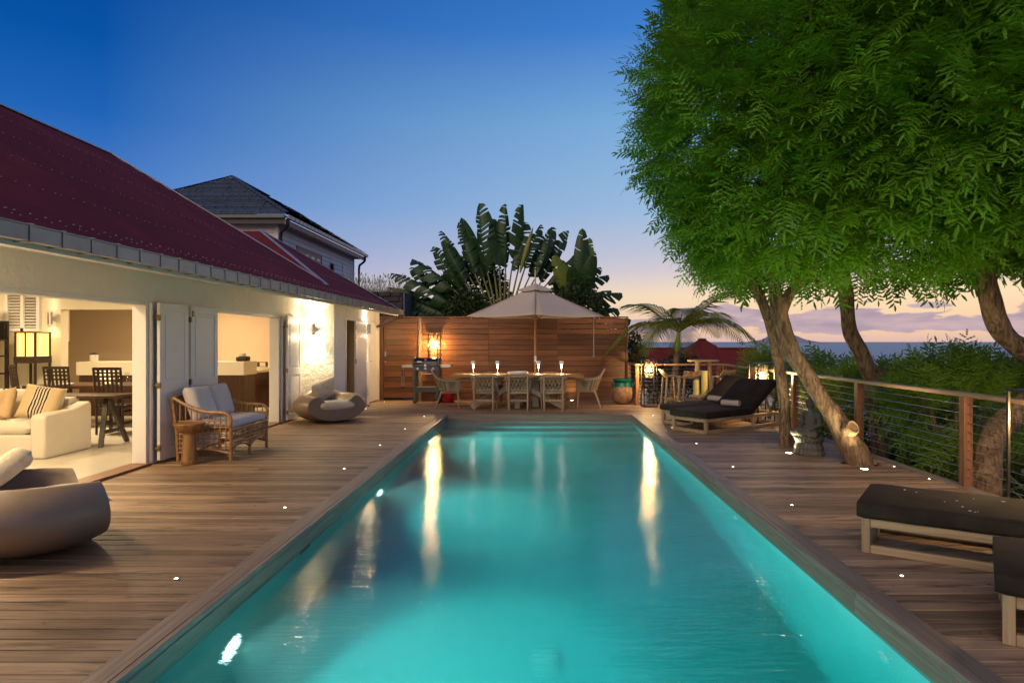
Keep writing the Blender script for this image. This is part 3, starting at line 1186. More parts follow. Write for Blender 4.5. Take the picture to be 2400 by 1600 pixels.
shutter(8.17, 8.81, WALL_X + 0.085, R(-1.5))
o = shutter(8.90, 9.62, WALL_X + 0.085, R(-1.0))
MB().box(0.021, 0.034, 0.02, 0.07, 1.82, 1.90).build("latch", M["brass"], o, bevel=0.003)
shutter(12.33, 12.98, WALL_X + 0.085, R(-2))
# stops between shutters and wall
for yy in (8.13, 8.855, 12.27):
    MB().box(WALL_X + 0.001, WALL_X + 0.035, yy - 0.02, yy + 0.02, 0.02, 1.97).build("shutter_post", M["paint"], villa, smooth=False, bevel=0.003)
# wing doors
MB().box(WING_X - 0.18, WING_X + 0.012, DOOR[0] + 0.001, DOOR[0] + 0.05, 0.0, 1.973).build("door_jamb", M["paint"], villa, smooth=False)
d = MB().box(-0.02, 0.02, 0, 0.74, 0.02, 1.96).build("door_leaf", M["paint"], villa, smooth=False, bevel=0.003)
d.location = (WING_X + 0.02, 14.73, 0.01)
d.rotation_euler = (0, 0, R(-4))
for z in (0.25, 1.05, 1.6, 1.8):
    MB().box(0.0205, 0.028, -0.045, 0.03, z - 0.05, z + 0.05).build("hinge", M["brass"], d, smooth=False)
MB().tube([(0.02, 0.68, 1.02), (0.06, 0.68, 1.02), (0.06, 0.58, 1.02)], 0.008, 8).build("door_handle", M["steel"], d)
MB().tube([(0.02, 0.70, 0.02), (0.10, 0.70, 0.0)], 0.012, 8).build("door_stop", M["black"], d)
d = MB().box(-0.02, 0.02, 0, 0.76, 0.02, 1.955).build("door_leaf", M["paint"], villa, smooth=False, bevel=0.003)
d.location = (WING_X - 0.02, 16.05, 0.01)
MB().tube([(0.02, 0.07, 1.02), (0.06, 0.07, 1.02), (0.06, 0.18, 1.02)], 0.008, 8).build("door_handle", M["steel"], d)
MB().box(-6.0, -4.95, 14.0, 14.02, 0.02, 2.6)
MB().box(WING_X - 0.60, WING_X - 0.58, 13.48, 16.0, 0.0, 2.3).build("passage_wall", M["inner"], villa, smooth=False)

# roof: one slope towards the pool, with a hip meeting the wing's hip roof in a valley
EX, EZ, SL = -3.52, 2.285, 0.639
RIDGE_X = -7.3


def rz_(x):
    return EZ + (EX - x) * SL


WAP = (-6.03, 14.42)           # wing apex (x,y)
VAL = (-4.016, 12.40)          # foot of the valley
RE = (RIDGE_X, 11.31)          # main ridge end


def top_x(y):
    """upper (most negative x) bound of the pool-side slope at this y"""
    if y <= RE[1]:
        return RIDGE_X
    if y <= VAL[1]:
        t = (y - RE[1]) / (VAL[1] - RE[1])
        return RE[0] + (VAL[0] - RE[0]) * t
    if y <= WAP[1]:
        t = (y - VAL[1]) / (WAP[1] - VAL[1])
        return VAL[0] + (WAP[0] - VAL[0]) * t
    t = (y - WAP[1]) / (16.9 - WAP[1])
    return WAP[0] + (EX - WAP[0]) * t


roof = thing("roof_tmp", "x", "x")
bpy.data.objects.remove(roof)
WL, AMP, SEG = 0.076, 0.012, 8
roof_base = MB().add([(EX - 0.05, 0.6, rz_(EX - 0.05) - 0.05), (RIDGE_X, 0.6, rz_(RIDGE_X) - 0.05), (RIDGE_X, 11.2, rz_(RIDGE_X) - 0.05), (VAL[0], VAL[1], rz_(VAL[0]) - 0.05),
                      (WAP[0], WAP[1], rz_(WAP[0]) - 0.05), (EX - 0.1, 16.8, rz_(EX - 0.1) - 0.05)], [(0, 1, 2, 3), (0, 3, 5), (3, 4, 5)])
roof = roof_base.build("roof", M["maroon"], villa, smooth=False)
sheet_w = WL * 10
y = 0.6
while y < 16.9:
    y1 = min(y + sheet_w, 16.9)
    n_ = max(2, int(round((y1 - y) / WL * SEG)))
    V, F = [], []
    for k in range(n_ + 1):
        yy = y + (y1 - y) * k / n_
        off = AMP * math.cos(2 * PI * yy / WL)
        tx = min(top_x(yy), EX - 0.001)
        for u in (0.0, 0.5, 1.0):
            x = EX + (tx - EX) * u
            V.append((x - off * 0.54, yy, rz_(x) + off * 0.84))
    for k in range(n_):
        for u in range(2):
            a = k * 3 + u
            F.append((a, a + 1, a + 4, a + 3))
    mb = MB().add(V, F)
    ob = mb.build("roof_sheet", M["maroon"], roof, angle=80)
    y = y1
# screws in rows down the slope
mb = MB()
for row_i, xr in enumerate((-3.66, -4.35, -5.05, -5.8, -6.55)):
    yy = 4.0
    k = 0
    while yy < 15.6:
        if xr > top_x(yy) + 0.1:
            yc = round(yy / WL) * WL
            z = rz_(xr) + AMP + 0.004
            mb.lathe([(0.008, 0), (0.008, 0.003), (0.005, 0.007), (0.001, 0.008)], 6, (xr - AMP * 0.5, yc, z))
            if row_i == 0:
                mb.lathe([(0.011, 0), (0.011, 0.004), (0.006, 0.010), (0.001, 0.011)], 6, (xr - 0.06 - AMP * 0.5, yc + 0.02, z + 0.04))
        k += 1
        yy += WL * (2 if k % 5 else 1)
mb.build("roof_screws", M["screw"], roof, smooth=False, kind="stuff")
# hip, ridge and valley metal
def cap(p0, p1, w, m_, nm):
    MB().beam(p0, p1, w, 0.02).build(nm, m_, roof, smooth=False, bevel=0.004)


def r3(x, y, dz=0.02):
    return (x, y, rz_(x) + dz)


M["flash"] = plain("pale_metal_flashing", (0.42, 0.38, 0.44), 0.4, 0.4)
cap((RIDGE_X + 0.02, 0.6, rz_(RIDGE_X) + 0.0), r3(RE[0] + 0.02, RE[1], 0.0), 0.10, M["flash"], "ridge_cap")
cap(r3(*RE), r3(*VAL), 0.10, M["flash"], "hip_cap")
cap(r3(*WAP), r3(VAL[0] + 0.12, VAL[1] - 0.12), 0.06, M["flash"], "valley_flashing")
cap(r3(*WAP), r3(EX + 0.02, 16.9), 0.09, M["flash"], "hip_cap")
# hidden slopes that close the roof volume
za, zr = rz_(WAP[0]), rz_(RIDGE_X)
MB().add([(*WAP, za), (-9.5, WAP[1], za), (-9.5, VAL[1] - 0.1, rz_(VAL[0])), (*VAL, rz_(VAL[0]))], [(0, 1, 2, 3)]).build("wing_front_slope", M["maroon"], roof, smooth=False)
MB().add([(*WAP, za), (EX, 16.9, rz_(EX)), (-9.5, 16.9, EZ), (-9.5, WAP[1], za)], [(0, 1, 2, 3)]).build("wing_rear_slope", M["maroon"], roof, smooth=False)
MB().add([(*RE, zr), (*VAL, rz_(VAL[0])), (-9.5, VAL[1] - 0.1, rz_(VAL[0]))], [(0, 1, 2)]).build("hip_end_slope", M["maroon"], roof, smooth=False)
MB().add([(RIDGE_X, 0.6, zr), (RIDGE_X, 11.31, zr), (-12.3, 11.31, 1.6), (-12.3, 0.6, 1.6)], [(0, 1, 2, 3)]).build("rear_slope", M["maroon"], roof, smooth=False)
# soffit, fascia, gutter
MB().add([(EX - 0.02, 0.3, 2.19), (EX - 0.02, 16.86, 2.19), (WALL_X + 0.001, 16.86, 2.335), (WALL_X + 0.001, 0.3, 2.335),
          (EX - 0.02, 0.3, 2.25), (EX - 0.02, 16.86, 2.25), (WALL_X + 0.001, 16.86, 2.395), (WALL_X + 0.001, 0.3, 2.395)],
         [(0, 1, 2, 3), (7, 6, 5, 4), (0, 4, 5, 1), (1, 5, 6, 2), (2, 6, 7, 3), (3, 7, 4, 0)]).build("soffit", M["soffit"], villa, smooth=False)
MB().box(EX - 0.075, EX - 0.021, 0.3, 16.80, 2.145, 2.189).build("eaves_beam", M["soffit"], villa, smooth=False, bevel=0.004)
MB().beam((EX - 0.03, 16.7, 2.13), (WING_X + 0.02, 16.7, 1.86), 0.05, 0.06).build("eaves_bracket", M["dark_wood"], villa, smooth=False, bevel=0.004)
gx0, gx1 = EX - 0.02, EX + 0.09
prof = [(gx0, 2.28), (gx0, 2.18), (gx1, 2.176), (gx1, 2.282), (gx1 + 0.012, 2.290), (gx1 + 0.012, 2.282), (gx1 - 0.006, 2.276), (gx1 - 0.006, 2.186), (gx0 + 0.006, 2.19), (gx0 + 0.006, 2.28)]
gut = MB().prism(prof, 1, 0.3, 16.92).build("gutter", M["zinc"], villa, smooth=False)
k = 0
yy = 2.63
while yy < 16.9:
    MB().box(gx1 + 0.0005, gx1 + 0.007, yy - 0.013, yy + 0.013, 2.172, 2.284).box(gx0 - 0.01, gx1 + 0.006, yy - 0.013, yy + 0.013, 2.168, 2.1745).box(gx0, gx1 + 0.016, yy - 0.013, yy + 0.013, 2.2915, 2.297).build("gutter_bracket", M["zinc"], gut, smooth=False)
    yy += 0.311

# interior ceiling lamps (lit)
def ceiling_lamp(x, y, w, label, size=0.5):
    t = thing("ceiling_lamp", label, "lamp", (x, y, 2.75 if x < -4.9 else 2.20), 0, "interior ceiling lamps")
    MB().lathe([(0.14, -0.03), (0.14, 0.0)], 20).build("lamp_body", M["white_plastic"], t)
    MB().lathe([(0.12, -0.034), (0.12, -0.0305)], 20).build("lens", M["led"], t)
    light("AREA", (0, 0, -0.05), w, (1.0, 0.74, 0.42), t, None, shape="DISK", size=size)
    return t


ceiling_lamp(-5.75, 5.6, 125, "round ceiling lamp just inside the near end of the open doorway")
ceiling_lamp(-6.9, 7.0, 65, "round ceiling lamp over the white sofa in the villa's living room")
ceiling_lamp(-7.8, 10.6, 170, "round ceiling lamp over the indoor dining table")
ceiling_lamp(-10.6, 11.6, 60, "round ceiling lamp by the louvred window in the living room")
ceiling_lamp(-7.7, 15.0, 150, "round ceiling lamp in the kitchen behind the white bar")

ceiling_lamp(-4.48, 14.9, 9, "small round lamp added to brighten the wing passage behind the narrow door", 0.2)  # lamp added so the door recess does not go black

# ================================================================== house on the hill behind
HX, HZ = -8.5, 5.80
HY0, HY1 = 22.4, 32.7
nb = thing("clapboard_house", "pale clapboard house with a dark shingled hip roof rising behind the villa", "house")
d_ = 3.38
rise = 2.05
apx, apy = HX - d_, HY0 + d_
ov = 0.45
wallx, wally = HX - ov, HY0 + ov
# wall core
core = MB().box(-14.8, wallx - 0.03, wally + 0.03, HY1 - ov, -0.5, HZ - 0.28).build("wall", M["clap"], nb, smooth=False)
z = HZ - 0.40
k = 0
while z > 1.2:
    MB().add([(wallx - 0.029, wally, z), (wallx + 0.018, wally, z), (wallx - 0.012, wally, z + 0.17), (wallx - 0.029, wally, z + 0.17),
              (wallx - 0.029, HY1 - ov, z), (wallx + 0.018, HY1 - ov, z), (wallx - 0.012, HY1 - ov, z + 0.17), (wallx - 0.029, HY1 - ov, z + 0.17)],
             [(0, 1, 2, 3), (7, 6, 5, 4), (0, 4, 5, 1), (1, 5, 6, 2), (2, 6, 7, 3), (3, 7, 4, 0)]).build("clapboard", M["clap"], core, smooth=False)
    MB().add([(-14.8, wally + 0.029, z), (-14.8, wally - 0.018, z), (-14.8, wally + 0.012, z + 0.17), (-14.8, wally + 0.029, z + 0.17),
              (wallx - 0.03, wally + 0.029, z), (wallx - 0.03, wally - 0.018, z), (wallx - 0.03, wally + 0.012, z + 0.17), (wallx - 0.03, wally + 0.029, z + 0.17)],
             [(0, 1, 2, 3), (7, 6, 5, 4), (0, 4, 5, 1), (1, 5, 6, 2), (2, 6, 7, 3), (3, 7, 4, 0)]).build("clapboard", M["clap"], core, smooth=False)
    z -= 0.172
MB().box(wallx - 0.10, wallx + 0.03, wally - 0.03, wally + 0.10, 0, HZ - 0.28).build("corner_board", M["clap"], nb, smooth=False)
MB().box(wallx - 0.10, wallx + 0.03, HY1 - ov - 0.1, HY1 - ov + 0.02, 0, HZ - 0.28).build("corner_board", M["clap"], nb, smooth=False)
MB().box(-15.2, HX - 0.02, HY0 + 0.02, HY1, HZ - 0.27, HZ - 0.20).build("eaves_soffit", M["clap"], nb, smooth=False)
MB().box(-15.2, HX - 0.03, HY0 - 0.02, HY0 + 0.02, HZ - 0.34, HZ - 0.12).build("fascia", M["black"], nb, smooth=False)
MB().box(HX - 0.03, HX, HY0 - 0.02, HY1 + 0.05, HZ - 0.36, HZ - 0.19).build("fascia", M["copper"], nb, smooth=False)
rbase = MB().add([(HX, HY0, HZ - 0.02), (HX, HY1 + 0.1, HZ - 0.02), (apx, HY1 - d_, HZ + rise - 0.02), (apx, apy, HZ + rise - 0.02), (-15.26, HY0, HZ - 0.02), (-15.26, HY1, HZ - 0.02)],
                 [(0, 1, 2, 3), (4, 0, 3), (5, 4, 3, 2)]).build("shingle_roof", M["shingle"], nb, smooth=False)
# shingle courses: front slope (each course one strip of uneven shingles), side slope
NC = 17
sl = math.hypot(d_, rise)
for c in range(NC):
    t0, t1 = c / NC, (c + 1.25) / NC
    t1 = min(t1, 1)
    V, F = [], []
    xa, xb = -15.26 + t0 * d_, HX + 0.02 - t0 * d_
    x = xa
    while x < xb:
        w = random.uniform(0.16, 0.34)
        x2 = min(x + w, xb)
        dz = random.uniform(0.03, 0.055)
        o_ = len(V)
        dy = random.uniform(-0.025, 0.0)
        zc0, zc1 = HZ + t0 * rise, HZ + t1 * rise
        y0_, y1_ = HY0 - 0.03 + t0 * d_ + dy, HY0 + t1 * d_
        V += [(x, y0_, zc0 + dz), (x2 - 0.008, y0_, zc0 + dz), (x2 - 0.008, y1_, zc1 + 0.005), (x, y1_, zc1 + 0.005), (x, y0_, zc0 - 0.02), (x2 - 0.008, y0_, zc0 - 0.02)]
        F += [(o_, o_ + 1, o_ + 2, o_ + 3), (o_ + 4, o_ + 5, o_ + 1, o_)]
        x = x2
    MB().add(V, F).build("shingle_course", M["shingle"], rbase, smooth=False, kind="stuff")
    V, F = [], []
    y = HY0 - 0.02 + t0 * d_
    while y < HY1 + 0.1 - t0 * 0.4:
        w = random.uniform(0.2, 0.4)
        dz = random.uniform(0.03, 0.055)
        o_ = len(V)
        x0_, x1_ = HX + 0.03 - t0 * d_, HX - t1 * d_
        V += [(x0_, y, HZ + t0 * rise + dz), (x0_, y + w - 0.01, HZ + t0 * rise + dz), (x1_, y + w - 0.01, HZ + t1 * rise), (x1_, y, HZ + t1 * rise)]
        F += [(o_, o_ + 1, o_ + 2, o_ + 3)]
        y += w
    MB().add(V, F).build("shingle_course", M["shingle"], rbase, smooth=False, kind="stuff")
MB().beam((HX + 0.02, HY0 - 0.02, HZ + 0.06), (apx, apy, HZ + rise + 0.06), 0.16, 0.03).build("hip_cap", M["shingle"], rbase, smooth=False)
MB().beam((apx, apy, HZ + rise + 0.06), (-15.28, HY0 - 0.02, HZ + 0.06), 0.16, 0.03).build("hip_cap", M["shingle"], rbase, smooth=False)
MB().beam((apx, apy, HZ + rise + 0.05), (apx, HY1 - d_, HZ + rise + 0.05), 0.16, 0.03).build("ridge_cap", M["shingle"], rbase, smooth=False)
g2 = MB().prism([(HX - 0.001, HZ - 0.06), (HX, HZ - 0.16), (HX + 0.10, HZ - 0.16), (HX + 0.11, HZ - 0.04), (HX + 0.095, HZ - 0.04), (HX + 0.09, HZ - 0.145), (HX + 0.015, HZ - 0.145)], 1, HY0 - 0.05, HY1 + 0.15).build("gutter", M["zinc"], nb, smooth=False)
for k in range(26):
    yy = HY0 + 0.2 + k * 0.4
    MB().box(HX + 0.111, HX + 0.118, yy - 0.015, yy + 0.015, HZ - 0.165, HZ - 0.035).build("gutter_bracket", M["zinc"], g2, smooth=False)
MB().box(-15.2, HX, HY0 - 0.13, HY0 - 0.021, HZ - 0.17, HZ - 0.05).build("front_gutter", M["darkgrey"], nb, smooth=False, bevel=0.02)
for yy in (HY0 + 0.12, HY1 - 0.2):
    pts = spline([(HX + 0.04, yy, HZ - 0.16), (HX + 0.02, yy, HZ - 0.36), (HX - 0.12, yy + 0.1, HZ - 0.47), (wallx + 0.14, yy + 0.3, HZ - 0.56), (wallx + 0.09, yy + 0.36, HZ - 0.75)], 5) + [Vector((wallx + 0.09, yy + 0.36, 1.0))]
    MB().tube(pts, 0.055, 10).build("downpipe", M["black"], nb)
# shuttered window, lamp and small hatch on the side wall
wy0, wy1, wz0, wz1 = 24.6, 27.4, 3.75, 5.05
wn_ = MB().box(wallx - 0.01, wallx + 0.05, wy0, wy0 + 0.07, wz0, wz1).box(wallx - 0.01, wallx + 0.05, wy1 - 0.07, wy1, wz0, wz1).box(wallx - 0.01, wallx + 0.05, wy0 + 0.071, wy1 - 0.071, wz1 - 0.07, wz1).build("window", M["copper"], nb, smooth=False)
for k in range(4):
    a = wy0 + 0.08 + k * 0.66
    s_ = MB().box(wallx + 0.0, wallx + 0.035, a, a + 0.64, wz0, wz1 - 0.08).build("window_shutter", M["copper"], wn_, smooth=False)
    MB().box(wallx + 0.0355, wallx + 0.042, a + 0.1, a + 0.54, wz0, wz1 - 0.42).build("pane", M["clap"], wn_, smooth=False)
    MB().box(wallx + 0.0355, wallx + 0.045, a + 0.12, a + 0.5, wz1 - 0.30, wz1 - 0.22).build("pane", M["paint"], wn_, smooth=False)
MB().box(wallx + 0.01, wallx + 0.14, 28.6, 28.8, 4.55, 4.85).build("wall_lamp", M["black"], nb, smooth=False, bevel=0.03)
MB().box(wallx + 0.0, wallx + 0.03, 30.4, 31.0, 3.2, 5.0).build("hatch", M["clap"], nb, smooth=False, bevel=0.01)

# stone retaining wall with grass on top
sw = thing("stone_retaining_wall", "dark stone retaining wall with a side coloured as skylit and grass on top, behind the gate", "wall", (0, 20.0, 0))
swc = MB().box(-9.0, -4.06, 0.03, 6.3, -0.6, 2.98).build("core", M["stonewall"], sw, smooth=False)
MB().box(-4.059, -4.02, 0.0, 6.35, -0.6, 2.98).build("skylit_side", M["stonewall_skylit"], sw, smooth=False, bevel=0.02)
rnd = random.Random(5)
z = 1.75
while z < 2.9:
    hh = rnd.uniform(0.16, 0.30)
    x = -6.6
    while x < -4.1:
        w = rnd.uniform(0.2, 0.5)
        x2 = min(x + w, -4.07)
        mb = MB().box(x + 0.01, x2 - 0.01, -rnd.uniform(0.0, 0.05), 0.029, z + 0.008, min(z + hh - 0.008, 2.99))
        mb.build("stone", M["stonewall"], swc, smooth=False, bevel=0.03)
        x = x2
    z += hh

# little blue-shingled roof behind the fence
br = thing("shingled_outbuilding", "small outbuilding with a bluish shingled roof peeking over the fence", "building", (-3.6, 29.0, 0))
bw = MB().box(-2.2, 0.9, 0.3, 4, -1, 2.3).build("wall", M["clap"], br, smooth=False)
rr_ = MB().add([(-2.5, 0, 2.25), (1.3, 0, 2.25), (0.2, 2.0, 3.35), (-1.6, 2.0, 3.35), (1.3, 4, 2.25)], [(0, 1, 2, 3), (1, 4, 2)]).build("roof", M["shingle"], br, smooth=False)
for c in range(8):
    t0 = c / 8
    MB().add([(-2.5 + t0 * 0.9, t0 * 2 - 0.03, 2.25 + t0 * 1.1 + 0.05), (1.3 - t0 * 1.1, t0 * 2 - 0.03, 2.25 + t0 * 1.1 + 0.05), (1.3 - (t0 + .14) * 1.1, (t0 + .14) * 2, 2.25 + (t0 + .14) * 1.1 + 0.01), (-2.5 + (t0 + .14) * 0.9, (t0 + .14) * 2, 2.25 + (t0 + .14) * 1.1 + 0.01),
              (-2.5 + t0 * 0.9, t0 * 2 - 0.03, 2.25 + t0 * 1.1), (1.3 - t0 * 1.1, t0 * 2 - 0.03, 2.25 + t0 * 1.1)], [(0, 1, 2, 3), (4, 5, 1, 0)]).build("shingle_course", M["shingle"], rr_, smooth=False)


# lower houses with maroon roofs beyond the railing
def hip_house(name, label, x0, x1, y0, y1, ze, zr, ridge_in):
    t = thing(name, label, "house", ((x0 + x1) / 2, (y0 + y1) / 2, ze - 5))
    cx, cyy = (x0 + x1) / 2, (y0 + y1) / 2
    X0, X1, Y0, Y1 = x0 - cx, x1 - cx, y0 - cyy, y1 - cyy
    MB().box(X0 + 0.5, X1 - 0.5, Y0 + 0.5, Y1 - 0.5, 0, 5.0).build("wall", M["clap"], t, smooth=False)
    a, b_ = X0 + ridge_in, X1 - ridge_in
    r_ = MB().add([(X0, Y0, 5), (X1, Y0, 5), (X1, Y1, 5), (X0, Y1, 5), (a, 0, 5 + zr - ze), (b_, 0, 5 + zr - ze)],
                  [(0, 1, 5, 4), (1, 2, 5), (2, 3, 4, 5), (3, 0, 4)]).build("roof", M["maroon"], t, smooth=False)
    for k in range(int((X1 - X0) / 0.9)):
        xx = X0 + 0.45 + k * 0.9
        tmax = min(1, (xx - X0) / max(ridge_in, 0.1), (X1 - xx) / max(ridge_in, 0.1))
        MB().beam((xx, Y0, 5.03), (xx, Y0 * (1 - tmax), 5.03 + (zr - ze) * tmax), 0.05, 0.05).build("roof_seam", M["maroon"], r_, smooth=False)
    MB().beam((a, 0, 5 + zr - ze + 0.03), (b_, 0, 5 + zr - ze + 0.03), 0.25, 0.06).build("ridge_cap", M["maroon"], r_, smooth=False)
    return t


hip_house("neighbour_house", "lower house with a tall peaked maroon roof behind the young palm", 6.2, 13.0, 36, 42, -0.9, 1.62, 3.2)
hip_house("neighbour_house", "lower house with a long level maroon roof seen left of the leaning trunks", 5.5, 16.5, 44, 50, -1.6, 1.02, 1.2)


# ================================================================== lamps
def wall_sconce(loc, rz, label, e=22):
    t = thing("wall_sconce", label, "sconce", loc, rz, "up-and-down wall sconces")
    # local: wall at y=0, outwards -y
    MB().box(-0.03, 0.03, -0.012, 0.0, -0.045, 0.045).build("back_plate", M["steel"], t, smooth=False, bevel=0.004)
    MB().box(-0.012, 0.012, -0.06, -0.0125, -0.012, 0.012).build("arm", M["steel"], t, smooth=False)
    MB().lathe([(0.042, -0.12), (0.042, 0.12), (0.038, 0.12), (0.038, -0.12)], 24, (0, -0.10, 0), closed=True).build("tube", M["steel"], t)
    for s in (1, -1):
        MB().lathe([(0.036, 0.0), (0.036, 0.006)], 20, (0, -0.10, s * 0.095 - 0.003)).build("lens", M["sconce_lens"], t)
        light("SPOT", (0, -0.10, s * 0.125), e, (1.0, 0.77, 0.44), t, (R(180) if s > 0 else 0, 0, 0), spot_size=R(92), spot_blend=0.85, shadow_soft_size=0.03)
        light("POINT", (0, -0.12, s * 0.16), e * 0.10, (1.0, 0.77, 0.44), t, None, shadow_soft_size=0.03)
    return t


wall_sconce((-4.46, 13.285, 1.74), 0, "steel up-and-down sconce on the white return wall above the far round chair", 110)
wall_sconce((WING_X, 15.62, 1.78), R(90), "steel up-and-down sconce beside the wing's narrow doors", 90)
wall_sconce((WALL_X, 4.0, 1.78), R(90), "unseen steel up-and-down sconce added near the camera to brighten the villa wall", 600)  # out of view, added to light the upper wall and near deck
wall_sconce((-9.5, 13.045, 1.95), 0, "small steel sconce at the end of the interior partition wall", 4)


def lantern(loc, rz, label, w=0.32, h=1.10, glass_h=0.44, e=14, mount=False):
    t = thing("lantern", label, "lantern", loc, rz, "black framed floor lanterns" if not mount else None)
    a = w / 2
    th = 0.022
    for sx in (-1, 1):
        for sy_ in (-1, 1):
            MB().box(sx * a - th / 2, sx * a + th / 2, sy_ * a - th / 2, sy_ * a + th / 2, 0.03, h - th).build("upright", M["black"], t, smooth=False, bevel=0.003)
    MB().box(-a - 0.018, a + 0.018, -a - 0.018, a + 0.018, h - th + 0.0005, h).build("top_plate", M["black"], t, smooth=False, bevel=0.003)
    MB().box(-a - 0.018, a + 0.018, -a - 0.018, a + 0.018, 0.0, 0.0295).build("base_plate", M["black"], t, smooth=False, bevel=0.003)
    zb = h - glass_h
    g_ = a - 0.05
    MB().tube([(0, 0, h - th), (0, 0, h - 0.10)], 0.014, 10).build("cord_grip", M["black"], t)
    MB().tube([(0, 0, h - 0.10), (0, 0, h - 0.16)], 0.020, 12).build("bulb_holder", M["brass"], t)
    zc = h - 0.24
    MB().lathe([(0.012, 0.07), (0.02, 0.055), (0.034, 0.02), (0.036, 0.0), (0.03, -0.025), (0.015, -0.04), (0.002, -0.043)][::-1], 16, (0, 0, zc)).build("bulb", M["bulb"], t)
    light("POINT", (0, 0, zc - 0.01), e, E_WARM, t, None, shadow_soft_size=0.04)
    n_ = 20
    MB().lathe([(g_, zb), (g_, h - 0.055)], 28, closed=True).build("glass_cylinder", M["glass"], t)
    MB().box(-a, a, -0.006, 0.006, zb - 0.012, zb - 0.002).box(-0.006, 0.006, -a, -0.007, zb - 0.012, zb - 0.002).box(-0.006, 0.006, 0.007, a, zb - 0.012, zb - 0.002).build("glass_rest", M["black"], t, smooth=False)
    return t


LE = 240
lantern((2.55, 15.33, 0.003), R(4), "black floor lantern beside the green-necked jar at the corner of the railing", 0.30, 1.09, 0.42, LE)
lantern((4.12, 12.28, 0.003), R(10), "black floor lantern behind the raised backrests of the pair of loungers", 0.33, 1.10, 0.44, LE)
lantern((4.13, 5.45, 0.003), R(2), "black floor lantern cut by the right edge of the picture", 0.33, 1.10, 0.40, LE)
wl_ = lantern((-2.67, FY - 0.16, 0.92), 0, "black framed lantern lit on the fence behind the barbecue", 0.225, 0.76, 0.70, 380, True)
MB().box(-0.03, 0.03, 0.115, 0.158, 0.60, 0.76).build("wall_bracket", M["black"], wl_, smooth=False)
MB().box(-0.03, 0.03, 0.115, 0.158, 0.0, 0.10).build("wall_bracket", M["black"], wl_, smooth=False)

# deck lights
dl0 = thing("deck_light", "x", "deck light", (0, 0, 0), 0, "small round deck lights")
MB().lathe([(0.018, 0.0), (0.018, 0.003), (0.012, 0.0045)], 16).build("rim", M["steel"], dl0)
MB().lathe([(0.012, 0.0035), (0.009, 0.006), (0.002, 0.0068)], 14).build("lens", M["led"], dl0)
light("SPOT", (0, 0, 0.02), 0.5, E_LED, dl0, (R(180), 0, 0), spot_size=R(150), spot_blend=1.0, shadow_soft_size=0.015)
ordn = ["first", "second", "third", "fourth", "fifth", "sixth"]
first = True
spots = []
for k, yy in enumerate((4.2, 6.0, 7.83, 9.61, 11.4, 13.3)):
    spots.append((-2.285, yy, f"small deck light left of the pool, {ordn[k]} counting from the camera"))
for k, yy in enumerate((4.25, 6.09, 7.94, 9.77, 11.54, 13.47)):
    spots.append((2.32, yy, f"small deck light right of the pool, {ordn[k]} counting from the camera"))
for k, (xx, yy) in enumerate(((4.25, 7.24), (4.26, 7.97), (4.25, 9.33))):
    spots.append((xx, yy, f"small deck light at the foot of the railing, {ordn[k]} counting from the camera"))
spots += [(-3.84, 14.8, "small deck light at the foot of the ajar wing door"), (-3.83, 16.55, "small deck light in front of the garden gate")]
for x, y, lb in spots:
    if first:
        dl0.location = (x, y, 0.002)
        dl0["label"] = lb
        first = False
    else:
        dup(dl0, (x, y, 0.002), 0, lb)


def uplight(x, y, label, e, ang, tx=0.0, ty=0.0):
    t = thing("uplight", label, "uplight", (x, y, 0.002), 0, "larger recessed uplights")
    MB().lathe([(0.06, 0.0), (0.06, 0.004), (0.047, 0.006)], 24).build("rim", M["steel"], t)
    MB().lathe([(0.047, 0.005), (0.03, 0.0075), (0.003, 0.008)], 20).build("lens", M["uplight"], t)
    light("SPOT", (0, 0, 0.03), e, (1.0, 0.80, 0.46), t, (R(180) + ty, tx, 0), spot_size=R(ang), spot_blend=0.9, shadow_soft_size=0.04)


UP_E = 185
uplight(3.36, 8.93, "recessed uplight in the deck beside the stone statue", UP_E * 0.28, 120)
uplight(3.82, 7.80, "recessed uplight in the deck at the foot of the thick leaning trunk", UP_E * 0.75, 120)
uplight(0.85, 16.92, "recessed uplight at the foot of the fence behind the dining table", 16, 110)

# ================================================================== round moulded chairs
def round_chair_mesh():
    def f(X, Y, Z):
        outer = sd_ell(X, Y, Z, (0, 0, 0.295), (0.66, 0.66, 0.315))
        body = smax(outer, -Z + 0.0, 0.05)
        inner = sd_ell(X, Y, Z, (0, 0.05, 0.66), (0.45, 0.52, 0.42))
        body = smax(body, -inner, 0.085)
        back = sd_ell(X, Y, Z, (0, -0.46, 0.42), (0.40, 0.16, 0.16))
        return smin(body, back, 0.10)
    V, Q = surface_nets(f, (-0.72, -0.72, -0.04), (0.72, 0.72, 0.74), 0.018)
    me = np_mesh("shell", V, Q)
    bm = bmesh.new()
    bm.from_mesh(me)
    bmesh.ops.remove_doubles(bm, verts=bm.verts, dist=1e-5)
    g = bmesh.ops.bisect_plane(bm, geom=bm.verts[:] + bm.edges[:] + bm.faces[:], plane_co=(0, 0.40, 0.0), plane_no=(0, 1, 0.10), clear_outer=True)
    ed = [e for e in bm.edges if e.is_boundary]
    bmesh.ops.contextual_create(bm, geom=ed)
    bmesh.ops.recalc_face_normals(bm, faces=bm.faces)
    bm.to_mesh(me)
    bm.free()
    return me


